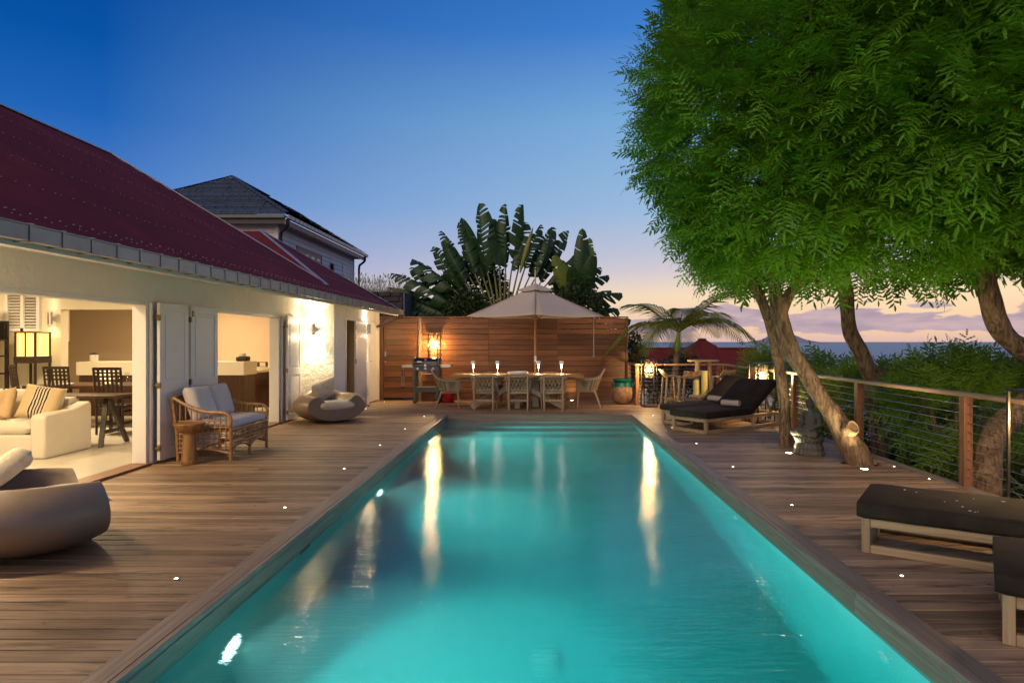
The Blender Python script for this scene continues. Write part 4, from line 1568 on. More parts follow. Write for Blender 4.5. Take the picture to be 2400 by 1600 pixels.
def cushion(name, w, d, t, mat, parent=None, loc=(0, 0, 0), rot=(0, 0, 0), puff=1.0, n=14, p=5.0, wr=0.012):
    """soft pillow: two puffed sheets pinched to a seam"""
    V, F = [], []
    seed = random.uniform(0, 50)
    for s in (1, -1):
        for i in range(n + 1):
            for j in range(n + 1):
                u, v_ = i / n * 2 - 1, j / n * 2 - 1
                e = max(0.0, (1 - abs(u) ** p) * (1 - abs(v_) ** p)) ** 0.42
                pin = 1 - 0.05 * (abs(v_) ** 2) * (1 - abs(u))
                x = u * w / 2 * (1 - 0.06 * (1 - v_ * v_) * 0.6) * pin
                y = v_ * d / 2 * (1 - 0.06 * (1 - u * u) * 0.6)
                z = s * t / 2 * e * puff + wr * mnoise.noise((x * 9 + seed, y * 9, s * 2.0)) * e
                V.append((x, y, z))
    N = (n + 1) ** 2
    for s in (0, 1):
        for i in range(n):
            for j in range(n):
                a = s * N + i * (n + 1) + j
                q = (a, a + n + 1, a + n + 2, a + 1)
                F.append(q if s == 0 else q[::-1])
    mb = MB().add(V, F)
    me = bpy.data.meshes.new(name)
    me.from_pydata(mb.v, [], mb.f)
    bm = bmesh.new()
    bm.from_mesh(me)
    bmesh.ops.remove_doubles(bm, verts=bm.verts, dist=1e-5)
    bmesh.ops.recalc_face_normals(bm, faces=bm.faces)
    bm.to_mesh(me)
    bm.free()
    o = obj(name, me, mat, parent, True, angle=80)
    o.location = loc
    o.rotation_euler = rot
    return o


rc_me = round_chair_mesh()
# far chair: opening turned towards the pool and the camera
far_rz = R(-142)
rc = thing("round_lounge_chair", "taupe round moulded lounge chair beside the white return wall", "lounge chair", (-3.93, 12.55, 0.002), far_rz, "taupe round lounge chairs")
obj("shell", rc_me, M["taupe"], rc, True, angle=30)
cushion("seat_cushion", 0.66, 0.62, 0.17, M["cream_fur"], rc, (0, 0.13, 0.31), (R(2), 0, 0), n=16)
tag(cushion("throw_pillow", 0.50, 0.46, 0.18, M["cream_fur"], None, (-4.12, 12.72, 0.56), (R(62), R(18), R(-128)), n=16), "cream plush throw pillow leaning in the far round chair", "pillow")
near_rz = R(-42)
rc2 = thing("round_lounge_chair", "taupe round moulded lounge chair cut by the left edge of the picture", "lounge chair", (-3.70, 4.83, 0.002), near_rz, "taupe round lounge chairs")
obj("shell", rc_me, M["taupe"], rc2, True, angle=30)
cushion("seat_cushion", 0.66, 0.62, 0.17, M["cream_fur"], rc2, (0, 0.13, 0.31), (R(2), 0, 0), n=16)
tag(cushion("throw_pillow", 0.46, 0.44, 0.17, M["cream_fur"], None, (-4.02, 4.98, 0.53), (R(38), R(-8), R(-50)), n=16), "cream plush throw pillow in the near round chair at the left edge", "pillow")

# ================================================================== rattan loveseat (front towards +x)
ls = thing("rattan_loveseat", "honey rattan loveseat with pale cushions in front of the open shutters", "loveseat", (-4.19, 8.90, 0.002), R(90))
W, Dp = 1.10, 0.66
hw, hd = W / 2, Dp / 2
for sx in (-1, 1):
    MB().tube([(sx * hw, -hd, 0), (sx * hw, -hd, 0.40), (sx * (hw + 0.01), -hd + 0.01, 0.50)], 0.021, 8).build("leg", M["rattan"], ls)
    MB().tube([(sx * hw, hd, 0), (sx * hw, hd + 0.02, 0.40), (sx * hw, hd + 0.08, 0.78)], 0.02, 8).build("leg", M["rattan"], ls)
    arm = spline([(sx * (hw + 0.01), -hd + 0.01, 0.42), (sx * (hw + 0.01), -hd - 0.005, 0.53), (sx * (hw + 0.01), -hd + 0.07, 0.60), (sx * (hw + 0.015), -0.02, 0.62), (sx * (hw + 0.01), 0.18, 0.68), (sx * hw, hd + 0.08, 0.80)], 6)
    MB().tube(arm, 0.022, 8).build("arm", M["rattan"], ls)
    side = MB()
    for k in range(9):
        yy = -hd + 0.06 + k * 0.072
        zt_ = 0.60 + max(0, (yy + 0.02)) * 0.42
        side.tube([(sx * hw, yy, 0.14), (sx * hw, yy, zt_)], 0.0085, 6)
    for z in (0.16, 0.22, 0.28, 0.34, 0.42, 0.50):
        side.tube([(sx * hw, -hd, z), (sx * hw, hd, z)], 0.008, 6)
    side.build("side_lattice", M["rattan"], ls, kind="stuff")
    MB().tube(spline([(sx * hw, -hd, 0.10), (sx * hw, 0, 0.15), (sx * hw, hd, 0.10)], 6), 0.016, 8).build("stretcher", M["rattan"], ls)
MB().tube([(0, -hd, 0), (0, -hd, 0.38)], 0.019, 8).build("leg", M["rattan"], ls)
MB().tube([(-hw, -hd, 0.385), (hw, -hd, 0.385)], 0.022, 8).build("front_rail", M["rattan"], ls)
MB().tube(spline([(-hw, hd + 0.08, 0.79), (0, hd + 0.11, 0.83), (hw, hd + 0.08, 0.79)], 8), 0.022, 8).build("back_rail", M["rattan"], ls)
for s in (-1, 1):
    MB().tube(spline([(s * 0.02, -hd, 0.12), (s * 0.14, -hd, 0.17), (s * 0.28, -hd, 0.185), (s * 0.42, -hd, 0.17), (s * (hw - 0.02), -hd, 0.10)], 6), 0.017, 8).build("arch", M["rattan"], ls)
fl = MB()
for k in range(24):
    x = -hw + 0.045 + k * 0.044
    fl.tube([(x, -hd, 0.17), (x, -hd, 0.375)], 0.0075, 6)
for z in (0.215, 0.26, 0.31):
    fl.tube([(-hw, -hd - 0.006, z), (hw, -hd - 0.006, z)], 0.007, 6)
fl.build("front_lattice", M["rattan"], ls, kind="stuff")
bl = MB()
for k in range(17):
    x = -hw + 0.06 + k * 0.061
    bl.tube([(x, hd + 0.02, 0.36), (x, hd + 0.085, 0.80)], 0.008, 6)
bl.build("back_lattice", M["rattan"], ls, kind="stuff")
MB().box(-hw + 0.02, hw - 0.02, -hd + 0.01, hd - 0.02, 0.355, 0.385).build("seat_frame", M["rattan"], ls, smooth=False)
cushion("seat_cushion", 1.04, 0.66, 0.13, M["lilac"], ls, (0, -0.02, 0.445), n=18, p=9)
for s in (-1, 1):
    cushion("back_cushion", 0.50, 0.46, 0.17, M["lilac"], ls, (s * 0.255, 0.20, 0.70), (R(72), 0, 0), n=16, p=7)

# carved pedestal stool table
st = thing("carved_stool_table", "carved wooden mushroom-shaped stool table left of the rattan loveseat", "side table", (-4.27, 8.14, 0.002))
prof = [(0.095, 0.0), (0.10, 0.01), (0.098, 0.05), (0.092, 0.055), (0.084, 0.18), (0.070, 0.32), (0.066, 0.375), (0.085, 0.385), (0.135, 0.42), (0.168, 0.465), (0.178, 0.495), (0.174, 0.503), (0.15, 0.498), (0.01, 0.488)]
V, F = [], []
mb = MB().lathe(prof, 32)
mb.v = [(x * (1 + 0.05 * mnoise.noise((x * 6, y * 6, z * 4))), y * (1 + 0.05 * mnoise.noise((x * 6 + 9, y * 6, z * 4))), z) for x, y, z in mb.v]
mb.build("pedestal", M["stool_wood"], st)

# ================================================================== sun loungers
def lounger(name, label, loc, rz, raised, back_deg=33):
    """local: x along the length (foot end x=0), y across; footprint 2.0 x 0.72"""
    t = thing(name, label, "sun lounger", loc, rz, "dark cushioned teak sun loungers")
    L, Wd, Hh, th = 2.02, 0.73, 0.245, 0.055
    for x in (th / 2, 1.28, L - th / 2):
        for y in (th / 2, Wd - th / 2):
            if x > 1.9:
                MB().box(x - th / 2, x + th / 2, y - th / 2, y + th / 2, 0.0, Hh - 0.06).build("leg", M["teak_z"], t, smooth=False, bevel=0.004)
            else:
                MB().box(x - th / 2, x + th / 2, y - th / 2, y + th / 2, 0.0, Hh - 0.0005).build("leg", M["teak_z"], t, smooth=False, bevel=0.004)
    for y in (th / 2, Wd - th / 2):
        s_ = 0.001
        MB().box(th + s_, 1.28 - th / 2 - s_, y - 0.02, y + 0.02, Hh - 0.062, Hh - 0.002).build("side_rail", M["teak"], t, smooth=False, bevel=0.004)
        MB().box(1.28 + th / 2 + s_, L, y - 0.02, y + 0.02, Hh - 0.062, Hh - 0.002).build("side_rail", M["teak"], t, smooth=False, bevel=0.004)
        MB().box(th + s_, L - th - s_, y - 0.02, y + 0.02, 0.0, 0.055).build("bottom_rail", M["teak"], t, smooth=False, bevel=0.004)
    for x in (th / 2, L - th / 2):
        MB().box(x - 0.02, x + 0.02, th + 0.001, Wd - th - 0.001, Hh - 0.062, Hh - 0.002).build("end_rail", M["teak"], t, smooth=False, bevel=0.004)
        MB().box(x - 0.02, x + 0.02, th + 0.001, Wd - th - 0.001, 0.0, 0.055).build("bottom_rail", M["teak"], t, smooth=False, bevel=0.004)
    MB().box(0.96, 1.0, th, Wd - th, Hh - 0.05, Hh - 0.01).build("cross_slat", M["teak"], t, smooth=False)
    # mattress profile swept across y
    mt = 0.115
    hinge = 1.22
    if raised:
        a = R(back_deg)
        line = [(-0.03, Hh), (0.35, Hh), (0.75, Hh), (hinge - 0.12, Hh), (hinge, Hh + 0.012)]
        for k in range(1, 8):
            u = k / 7 * 0.86
            line.append((hinge + u * math.cos(a), Hh + 0.015 + u * math.sin(a)))
        p0 = (hinge, Wd * 0.5, Hh)
        for y in (0.12, Wd - 0.12):
            MB().beam((hinge, y, Hh - 0.01), (hinge + 0.84 * math.cos(a), y, Hh - 0.01 + 0.84 * math.sin(a)), 0.04, 0.03).build("back_frame", M["teak"], t, smooth=False)
            MB().beam((hinge + 0.62 * math.cos(a), y, Hh - 0.02 + 0.62 * math.sin(a)), (hinge + 0.72, y, Hh - 0.03), 0.03, 0.03).build("back_prop", M["teak"], t, smooth=False)
    else:
        line = [(-0.03 + k * (L + 0.06) / 10, Hh) for k in range(11)]
    # rounded section
    w0, w1 = -0.03, Wd + 0.03
    sec = []
    rr = 0.035
    for cx_, cz_, a0 in ((w1 - rr, rr, -90), (w1 - rr, mt - rr, 0), (w0 + rr, mt - rr, 90), (w0 + rr, rr, 180)):
        for k in range(5):
            an = R(a0 + k * 22.5)
            sec.append((cx_ + rr * math.cos(an), cz_ + rr * math.sin(an)))
    ns = len(sec)
    pts = [Vector((x, 0, z)) for x, z in line]
    V, F = [], []
    rings = []
    dense = spline(pts, 4)
    m_ = len(dense)
    for i, p in enumerate(dense):
        tv = (dense[min(i + 1, m_ - 1)] - dense[max(i - 1, 0)]).normalized()
        nv = Vector((-tv.z, 0, tv.x))
        e = min(1.0, min(i, m_ - 1 - i) / 1.2 + 0.0)
        shr = 0.88 + 0.12 * min(1, e)
        for (yy, zz) in sec:
            cc = (w0 + w1) / 2
            q = p + nv * (mt / 2 + (zz - mt / 2) * shr + 0.004 * mnoise.noise((p.x * 5, yy * 5, rz))) + Vector((0, cc + (yy - cc) * (0.975 + 0.025 * min(1, e)), 0))
            V.append(q)
    for i in range(m_ - 1):
        for k in range(ns):
            F.append((i * ns + k, i * ns + (k + 1) % ns, (i + 1) * ns + (k + 1) % ns, (i + 1) * ns + k))
    F.append(tuple(range(ns)))
    F.append(tuple((m_ - 1) * ns + k for k in reversed(range(ns))))
    mo = MB().add(V, F).build("mattress", M["mattress"], t, angle=50)
    for k_ in (7, 12):
        MB().tube([V[i * ns + k_] for i in range(1, m_ - 1)], 0.006, 6).build("piping", M["mattress"], mo)
    return t


ang_far = math.atan2(0.6, 0.8)
# local y runs to the left of local x, so corner B (right hand) is the origin
lounger("sun_lounger", "dark cushioned teak lounger nearest the pool of the far pair, backrest raised", (2.71, 10.74, 0.002), ang_far, True)
lounger("sun_lounger", "dark cushioned teak lounger farther from the camera in the far pair, backrest raised", (2.71, 11.68, 0.002), ang_far, True)
ang_near = math.atan2(-0.55, 0.83)
lounger("sun_lounger", "flat dark cushioned lounger with scattered petals, right of the pool in the foreground", (2.30, 4.74, 0.002), ang_near, False)
lounger("sun_lounger", "dark cushioned lounger corner at the lower right edge of the picture", (2.30, 3.30, 0.002), ang_near, False)
# fallen petals on the flat lounger
pet = MB()
rp = random.Random(3)
for k in range(26):
    u, v_ = rp.uniform(0.15, 1.9), rp.uniform(0.06, 0.66)
    px = 2.30 + u * math.cos(ang_near) - v_ * math.sin(ang_near)
    py = 4.74 + u * math.sin(ang_near) + v_ * math.cos(ang_near)
    a = rp.uniform(0, 6)
    s = rp.uniform(0.004, 0.011)
    ring = [(px + s * math.cos(a + i * PI / 3) * (1.6 if i % 3 == 0 else 0.8), py + s * math.sin(a + i * PI / 3), 0.3655) for i in range(6)]
    pet.add(ring + [(px, py, 0.369)], [(i, (i + 1) % 6, 6) for i in range(6)])
po = pet.build("fallen_petals", M["linen"], None)
po["kind"] = "stuff"
tag(po, "tiny pale petals strewn over the flat dark lounger", "petals")


def towel(loc, rz, label):
    t = thing("rolled_towel", label, "towel", loc, rz, "rolled towels on the far loungers")
    n_ = 60
    V, F = [], []
    spi = []
    for i in range(n_ + 1):
        a = i / n_ * 2 * PI * 3.2
        r_ = 0.012 + 0.043 * i / n_
        spi.append((r_ * math.cos(a), r_ * math.sin(a)))
    th = 0.0105
    out = [(x * (1 + th / 2 / max(0.012, math.hypot(x, z))), z * (1 + th / 2 / max(0.012, math.hypot(x, z)))) for x, z in spi]
    L = 0.17
    for y, e in ((-L, 0.92), (-L + 0.012, 1.0), (L - 0.012, 1.0), (L, 0.92)):
        for (x, z) in spi:
            V.append((x * e, y, z * e + 0.058))
        for (x, z) in out:
            V.append((x * e, y, z * e + 0.058))
    m_ = 2 * (n_ + 1)
    for s in range(3):
        for i in range(n_):
            a = s * m_ + i
            F.append((a, a + 1, a + 1 + m_, a + m_))
            b_ = a + n_ + 1
            F.append((b_, b_ + m_, b_ + 1 + m_, b_ + 1))
    for s in (0, 3):
        for i in range(n_):
            a = s * m_ + i
            F.append((a, a + n_ + 1, a + n_ + 2, a + 1))
    # closed core so the roll reads solid
    MB().add(V, F).build("roll", M["towel"], t, angle=60)
    return t


def on_lounger(ox, oy, u, v_):
    return ox + u * math.cos(ang_far) - v_ * math.sin(ang_far), oy + u * math.sin(ang_far) + v_ * math.cos(ang_far)


x, y = on_lounger(2.71, 10.74, 1.10, 0.36)
towel((x, y, 0.365), ang_far + R(8), "rolled pale towel on the near lounger of the far pair")
x, y = on_lounger(2.71, 11.68, 1.08, 0.36)
towel((x, y, 0.365), ang_far - R(4), "rolled pale towel on the farther lounger of the far pair")

# round side table with candles
sd = thing("round_side_table", "low round wooden side table holding two candles behind the loungers", "side table", (3.24, 13.35, 0.002))
MB().lathe([(0.20, 0.385), (0.215, 0.39), (0.215, 0.425), (0.20, 0.43)], 32).build("table_top", M["teak"], sd)
for k in range(3):
    a = k * 2 * PI / 3 + 0.4
    MB().tube([(0.17 * math.cos(a), 0.17 * math.sin(a), 0), (0.11 * math.cos(a), 0.11 * math.sin(a), 0.384)], [0.018, 0.024], 10).build("leg", M["teak_z"], sd)
MB().lathe([(0.13, 0.12), (0.13, 0.14)], 24).build("lower_shelf", M["teak"], sd)


def candle(loc, r_, h, label):
    t = thing("pillar_candle", label, "candle", loc, 0, "pillar candles on the round side table")
    MB().lathe([(r_ * 0.98, 0), (r_, 0.01), (r_, h - 0.02), (r_ * 0.93, h), (r_ * 0.8, h - 0.012), (0.01, h - 0.03)], 24).build("wax", M["candle"], t)
    MB().tube([(0, 0, h - 0.03), (0.002, 0, h - 0.008)], 0.002, 6).build("wick", M["black"], t)


candle((3.16, 13.33, 0.433), 0.055, 0.29, "shorter yellow pillar candle on the round side table")
candle((3.335, 13.36, 0.433), 0.062, 0.48, "taller yellow pillar candle on the round side table")


# ================================================================== bar table and stools
bt = thing("bar_table", "tall rough teak bar table at the corner of the railing", "bar table", (3.72, 15.05, 0.002))
mb = MB()
pl = []
for k in range(28):
    a = 2 * PI * k / 28
    r_ = 0.345 * (1 + 0.05 * mnoise.noise((math.cos(a) * 1.5, math.sin(a) * 1.5, 4)))
    pl.append((r_ * math.cos(a), r_ * math.sin(a)))
mb.prism(pl, 2, 1.045, 1.085).build("table_top", M["teak"], bt, smooth=False, bevel=0.006)
for k, a in enumerate((0.6, 2.2, 3.9, 5.4)):
    MB().tube(spline([(0.26 * math.cos(a), 0.26 * math.sin(a), 0), (0.23 * math.cos(a) + 0.01, 0.23 * math.sin(a), 0.5), (0.17 * math.cos(a), 0.17 * math.sin(a), 1.045)], 4), [0.04, 0.038, 0.036, 0.036, 0.035, 0.036, 0.037, 0.038, 0.042], 10).build("leg", M["teak_z"], bt)
MB().tube([(0.25, 0.14, 0.3), (-0.24, -0.15, 0.3)], 0.02, 8).build("stretcher", M["teak"], bt)


def bar_stool(loc, rz, label, hide):
    t = thing("bar_stool", label, "bar stool", loc, rz, "teak bar stools")
    # front -y, back +y
    V, F = [], []
    n_ = 12
    for s in (0, 1):
        for i in range(n_ + 1):
            for j in range(n_ + 1):
                u, v_ = i / n_ * 2 - 1, j / n_ * 2 - 1
                x = u * 0.20
                y = v_ * 0.17
                z = 0.72 + 0.025 * u * u + (0.14 * max(0, (v_ - 0.55) / 0.45) ** 2)
                y2 = y + (0.05 * max(0, (v_ - 0.55) / 0.45))
                V.append((x * (1 - 0.04 * v_ * v_), y2 + (0.0 if s else 0.0), z - (0.032 if s == 0 else 0)))
    N = (n_ + 1) ** 2
    for i in range(n_):
        for j in range(n_):
            a = i * (n_ + 1) + j
            F.append((a, a + 1, a + n_ + 2, a + n_ + 1))
            b_ = a + N
            F.append((b_, b_ + n_ + 1, b_ + n_ + 2, b_ + 1))
    bd = [i for i in range(n_ + 1)] + [i * (n_ + 1) + n_ for i in range(1, n_ + 1)] + [n_ * (n_ + 1) + j for j in range(n_ - 1, -1, -1)] + [i * (n_ + 1) for i in range(n_ - 1, 0, -1)]
    for k in range(len(bd)):
        a, b_ = bd[k], bd[(k + 1) % len(bd)]
        F.append((a, a + N, b_ + N, b_))
    MB().add(V, F).build("seat", M["hide"] if hide else M["teak"], t, angle=50)
    for sx in (-1, 1):
        for sy_ in (-1, 1):
            MB().tube([(sx * 0.20, sy_ * 0.18, 0), (sx * 0.155, sy_ * 0.125, 0.71)], [0.024, 0.028], 10).build("leg", M["teak_z"], t)
    for sx in (-1, 1):
        MB().tube([(sx * 0.188, -0.165, 0.2), (sx * 0.188, 0.165, 0.2)], 0.013, 8).build("stretcher", M["teak"], t)
    for sy_ in (-1, 1):
        MB().tube([(-0.182, sy_ * 0.163, 0.25), (0.182, sy_ * 0.163, 0.25)], 0.013, 8).build("stretcher", M["teak"], t)
    return t


bar_stool((2.97, 14.95, 0.002), R(95), "teak bar stool seen from the side beside the floor lantern", False)
bar_stool((3.27, 14.45, 0.002), R(188), "teak bar stool with a brown and white hide back facing the camera", True)
bar_stool((4.10, 14.80, 0.002), R(205), "teak bar stool right of the bar table behind the raised lounger", False)

# ================================================================== glazed jar
jr = thing("glazed_jar", "big terracotta jar with a green glazed neck at the end of the fence", "jar", (2.03, 15.95, 0.002))
MB().lathe([(0.13, 0), (0.16, 0.01), (0.23, 0.07), (0.275, 0.17), (0.288, 0.27), (0.27, 0.36), (0.242, 0.425)], 40, closed=True).lathe([(0.02, 0.001), (0.13, 0.0)], 40, closed=True).build("belly", M["terracotta"], jr)
MB().lathe([(0.2425, 0.4255), (0.215, 0.48), (0.20, 0.515), (0.205, 0.535), (0.225, 0.55), (0.245, 0.57), (0.247, 0.595), (0.232, 0.61), (0.20, 0.60), (0.175, 0.56), (0.17, 0.50), (0.18, 0.44)], 40, closed=True).build("neck", M["green_glaze"], jr)
for a in (R(200), R(20), R(110)):
    MB().tube(spline([(0.20 * math.cos(a), 0.20 * math.sin(a), 0.535), (0.27 * math.cos(a), 0.27 * math.sin(a), 0.53), (0.285 * math.cos(a), 0.285 * math.sin(a), 0.47), (0.245 * math.cos(a), 0.245 * math.sin(a), 0.42)], 5), 0.018, 8).build("lug_handle", M["green_glaze"], jr)
dr = MB()
for k in range(9):
    a = k * 0.7 + 0.3
    zz = random.uniform(0.34, 0.40)
    r0 = 0.2445
    dr.tube([(r0 * math.cos(a), r0 * math.sin(a), 0.43), (0.262 * math.cos(a), 0.262 * math.sin(a), zz)], [0.02, 0.008], 6)
dr.build("glaze_runs", M["green_glaze"], jr, kind="stuff")

# ================================================================== seated statue
def statue_mesh():
    def f(X, Y, Z):
        # facing -y (turned by the object); pedestal on the ground
        q = np.sqrt((X / 1.0) ** 2 + (Y / 0.82) ** 2)
        an = np.arctan2(Y, X)
        lot = 0.006 * np.cos(an * 22)
        prof = np.interp(Z.ravel(), [0, 0.03, 0.07, 0.10, 0.13, 0.16, 0.19, 0.22, 0.235, 0.25], [0.205, 0.21, 0.195, 0.20, 0.185, 0.175, 0.195, 0.205, 0.20, 0.17]).reshape(Z.shape)
        ped = np.maximum(q - prof - lot, np.maximum(-Z, Z - 0.245)) * 0.8
        torso = sd_ell(X, Y, Z, (0, 0.045, 0.45), (0.088, 0.062, 0.135))
        torso = smin(torso, sd_ell(X, Y, Z, (0, 0.04, 0.31), (0.10, 0.08, 0.08)), 0.05)
        torso = smin(torso, sd_cap(X, Y, Z, (-0.10, 0.045, 0.535), (0.10, 0.045, 0.535), 0.043, 0.043), 0.03)
        neck = sd_cap(X, Y, Z, (0, 0.04, 0.55), (0, 0.035, 0.62), 0.034, 0.032)
        head = sd_ell(X, Y, Z, (0, 0.03, 0.675), (0.055, 0.064, 0.074))
        head = smin(head, sd_ell(X, Y, Z, (0, 0.04, 0.745), (0.03, 0.03, 0.03)), 0.02)
        head = smin(head, sd_ell(X, Y, Z, (0, -0.038, 0.668), (0.008, 0.012, 0.018)), 0.012)
        for s in (-1, 1):
            head = smin(head, sd_ell(X, Y, Z, (s * 0.058, 0.04, 0.66), (0.008, 0.014, 0.034)), 0.008)
        d = smin(smin(torso, neck, 0.025), head, 0.015)
        for s in (-1, 1):
            arm = sd_cap(X, Y, Z, (s * 0.125, 0.045, 0.53), (s * 0.155, 0.03, 0.40), 0.036, 0.031)
            arm = np.minimum(arm, sd_cap(X, Y, Z, (s * 0.155, 0.03, 0.40), (s * 0.06, -0.10, 0.335), 0.030, 0.022))
            d = smin(d, arm, 0.015)
            hand = sd_ell(X, Y, Z, (s * 0.03, -0.115, 0.33), (0.05, 0.026, 0.016))
            d = smin(d, hand, 0.012)
            for k in range(4):
                d = smin(d, sd_cap(X, Y, Z, (s * 0.02, -0.10 - k * 0.011, 0.338), (-s * 0.03, -0.103 - k * 0.011, 0.345), 0.0065, 0.005), 0.004)
            d = smin(d, sd_cap(X, Y, Z, (s * 0.03, -0.10, 0.345), (s * 0.005, -0.118, 0.365), 0.008, 0.006), 0.006)
            leg = sd_cap(X, Y, Z, (s * 0.07, 0.03, 0.29), (s * 0.175, -0.09, 0.285), 0.058, 0.048)
            leg = np.minimum(leg, sd_cap(X, Y, Z, (s * 0.175, -0.09, 0.28), (-s * 0.02, -0.135, 0.275 + 0.012 * s), 0.046, 0.030))
            foot = sd_cap(X, Y, Z, (-s * 0.02, -0.14, 0.29), (-s * 0.11, -0.12, 0.315), 0.024, 0.018)
            d = smin(d, smin(leg, foot, 0.015), 0.02)
        return smin(d, ped, 0.01)
    V, Q = surface_nets(f, (-0.25, -0.24, -0.02), (0.25, 0.24, 0.80), 0.0075)
    me = np_mesh("figure", V, Q)
    return me


sta = thing("seated_stone_statue", "dark stone statue of a cross-legged meditating figure on a lotus pedestal under the leaning trunk", "statue", (3.60, 8.86, 0.002), R(-66))
so = obj("figure", statue_mesh(), M["statue"], sta, True, angle=70)

# ================================================================== dining set
TZ = 0.75
dt = thing("dining_table", "long teak dining table with crossed pale legs in front of the fence", "table", (-0.475, 15.3, 0.002))
for k in range(5):
    y0_ = -0.55 + k * 0.22
    MB().box(-1.48, 1.48, y0_ + 0.001, y0_ + 0.219, TZ - 0.045, TZ).build("plank", M["table_top"], dt, smooth=False, bevel=0.003)
MB().box(-1.30, 1.30, -0.40, 0.40, TZ - 0.13, TZ - 0.046).build("apron", M["table_top"], dt, smooth=False)
for s in (-1, 1):
    MB().beam((s * 1.02, -0.42, 0.03), (-s * 0.10, -0.05, TZ - 0.14), 0.10, 0.06, up=(0, 1, 0)).build("cross_leg", M["white_wood"], dt, smooth=False, bevel=0.004)
    MB().beam((s * 1.02, 0.42, 0.03), (-s * 0.10, 0.08, TZ - 0.14), 0.10, 0.06, up=(0, 1, 0)).build("cross_leg", M["white_wood"], dt, smooth=False, bevel=0.004)
MB().box(-0.06, 0.06, -0.38, -0.30, 0.0, 0.45).build("centre_leg", M["white_wood"], dt, smooth=False, bevel=0.004)
MB().box(0.34, 0.48, -0.05, 0.05, 0.0, 0.62).build("centre_post", M["white_wood"], dt, smooth=False, bevel=0.004)


def rope_chair(loc, rz, label):
    """front -y, back +y"""
    t = thing("rope_dining_chair", label, "chair", loc, rz, "rope-backed dining chairs")
    for sx in (-1, 1):
        MB().tube(spline([(sx * 0.20, 0.27, 0), (sx * 0.205, 0.265, 0.32), (sx * 0.20, 0.262, 0.56), (sx * 0.20, 0.27, 0.745)], 4), [0.015] + [0.021] * 11 + [0.018], 8).build("leg", M["rope_wood"], t)
        MB().tube([(sx * 0.255, -0.24, 0), (sx * 0.265, -0.235, 0.38), (sx * 0.27, -0.22, 0.64)], [0.015, 0.021, 0.02], 8).build("leg", M["rope_wood"], t)
        MB().tube([(sx * 0.20, 0.25, 0.22), (sx * 0.255, -0.235, 0.22)], 0.013, 8).build("stretcher", M["rope_wood"], t)
    railp = [(-0.27, -0.25, 0.645), (-0.285, -0.05, 0.66)] + [(-0.285 * math.cos(a), -0.02 + 0.30 * math.sin(a), 0.67 + 0.07 * math.sin(a)) for a in [PI * (k + 0.5) / 11 for k in range(11)]] + [(0.285, -0.05, 0.66), (0.27, -0.25, 0.645)]
    rs = spline(railp, 3)
    MB().tube(rs, 0.023, 8).build("top_rail", M["rope_wood"], t)
    MB().box(-0.20, 0.20, 0.235, 0.26, 0.195, 0.245).build("back_stretcher", M["rope_wood"], t, smooth=False, bevel=0.004)
    MB().prism([(-0.25, -0.25), (0.25, -0.25), (0.255, 0.05), (0.20, 0.23), (0, 0.255), (-0.20, 0.23), (-0.255, 0.05)], 2, 0.36, 0.405).build("seat_frame", M["rope_wood"], t, smooth=False, bevel=0.012)
    cushion("seat_pad", 0.46, 0.46, 0.07, M["rope"], t, (0, -0.01, 0.425), n=10, p=8)
    # rope lattice between rail and seat ring
    import bisect
    pts = [Vector(p) for p in rs]
    acc = [0]
    for i in range(1, len(pts)):
        acc.append(acc[-1] + (pts[i] - pts[i - 1]).length)

    def at(u):
        d_ = u * acc[-1]
        i = min(max(bisect.bisect_left(acc, d_), 1), len(pts) - 1)
        w = (d_ - acc[i - 1]) / (acc[i] - acc[i - 1])
        return pts[i - 1].lerp(pts[i], w)

    def low(u):
        p = at(u)
        return Vector((p.x * 0.90, p.y * 0.86 + 0.0, 0.395))
    lat = MB()
    N_ = 15
    for k in range(N_ + 1):
        u = 0.03 + 0.94 * k / N_
        for s in (-1, 1):
            v2 = u + s * 0.94 * 2.0 / N_
            if 0.02 < v2 < 0.98:
                a, b_ = at(u), low(v2)
                mid = (a + b_) / 2 + Vector((a.x + b_.x, a.y + b_.y, 0)) * 0.02
                lat.tube([a, mid, b_], 0.0068, 5, caps=False)
        p = at(u)
        lat.tube([p + Vector((0, 0, 0.028)), p + Vector((p.x * 0.1, p.y * 0.1, 0)), p - Vector((0, 0, 0.028))], 0.0075, 5)
    lat.build("rope_lattice", M["rope"], t, kind="stuff")
    return t


c0 = rope_chair((-1.185, 14.66, 0.002), R(180), "rope-backed dining chair with its back to the pool, left of three")
for x, l_ in ((-0.435, "middle"), (0.325, "right")):
    dup(c0, (x, 14.66, 0.002), R(180), f"rope-backed dining chair with its back to the pool, {l_} of three")
for x, l_ in ((-1.12, "left"), (-0.35, "middle"), (0.28, "right")):
    dup(c0, (x, 15.95, 0.002), R(0), f"rope-backed dining chair on the fence side of the dining table, {l_} of three")


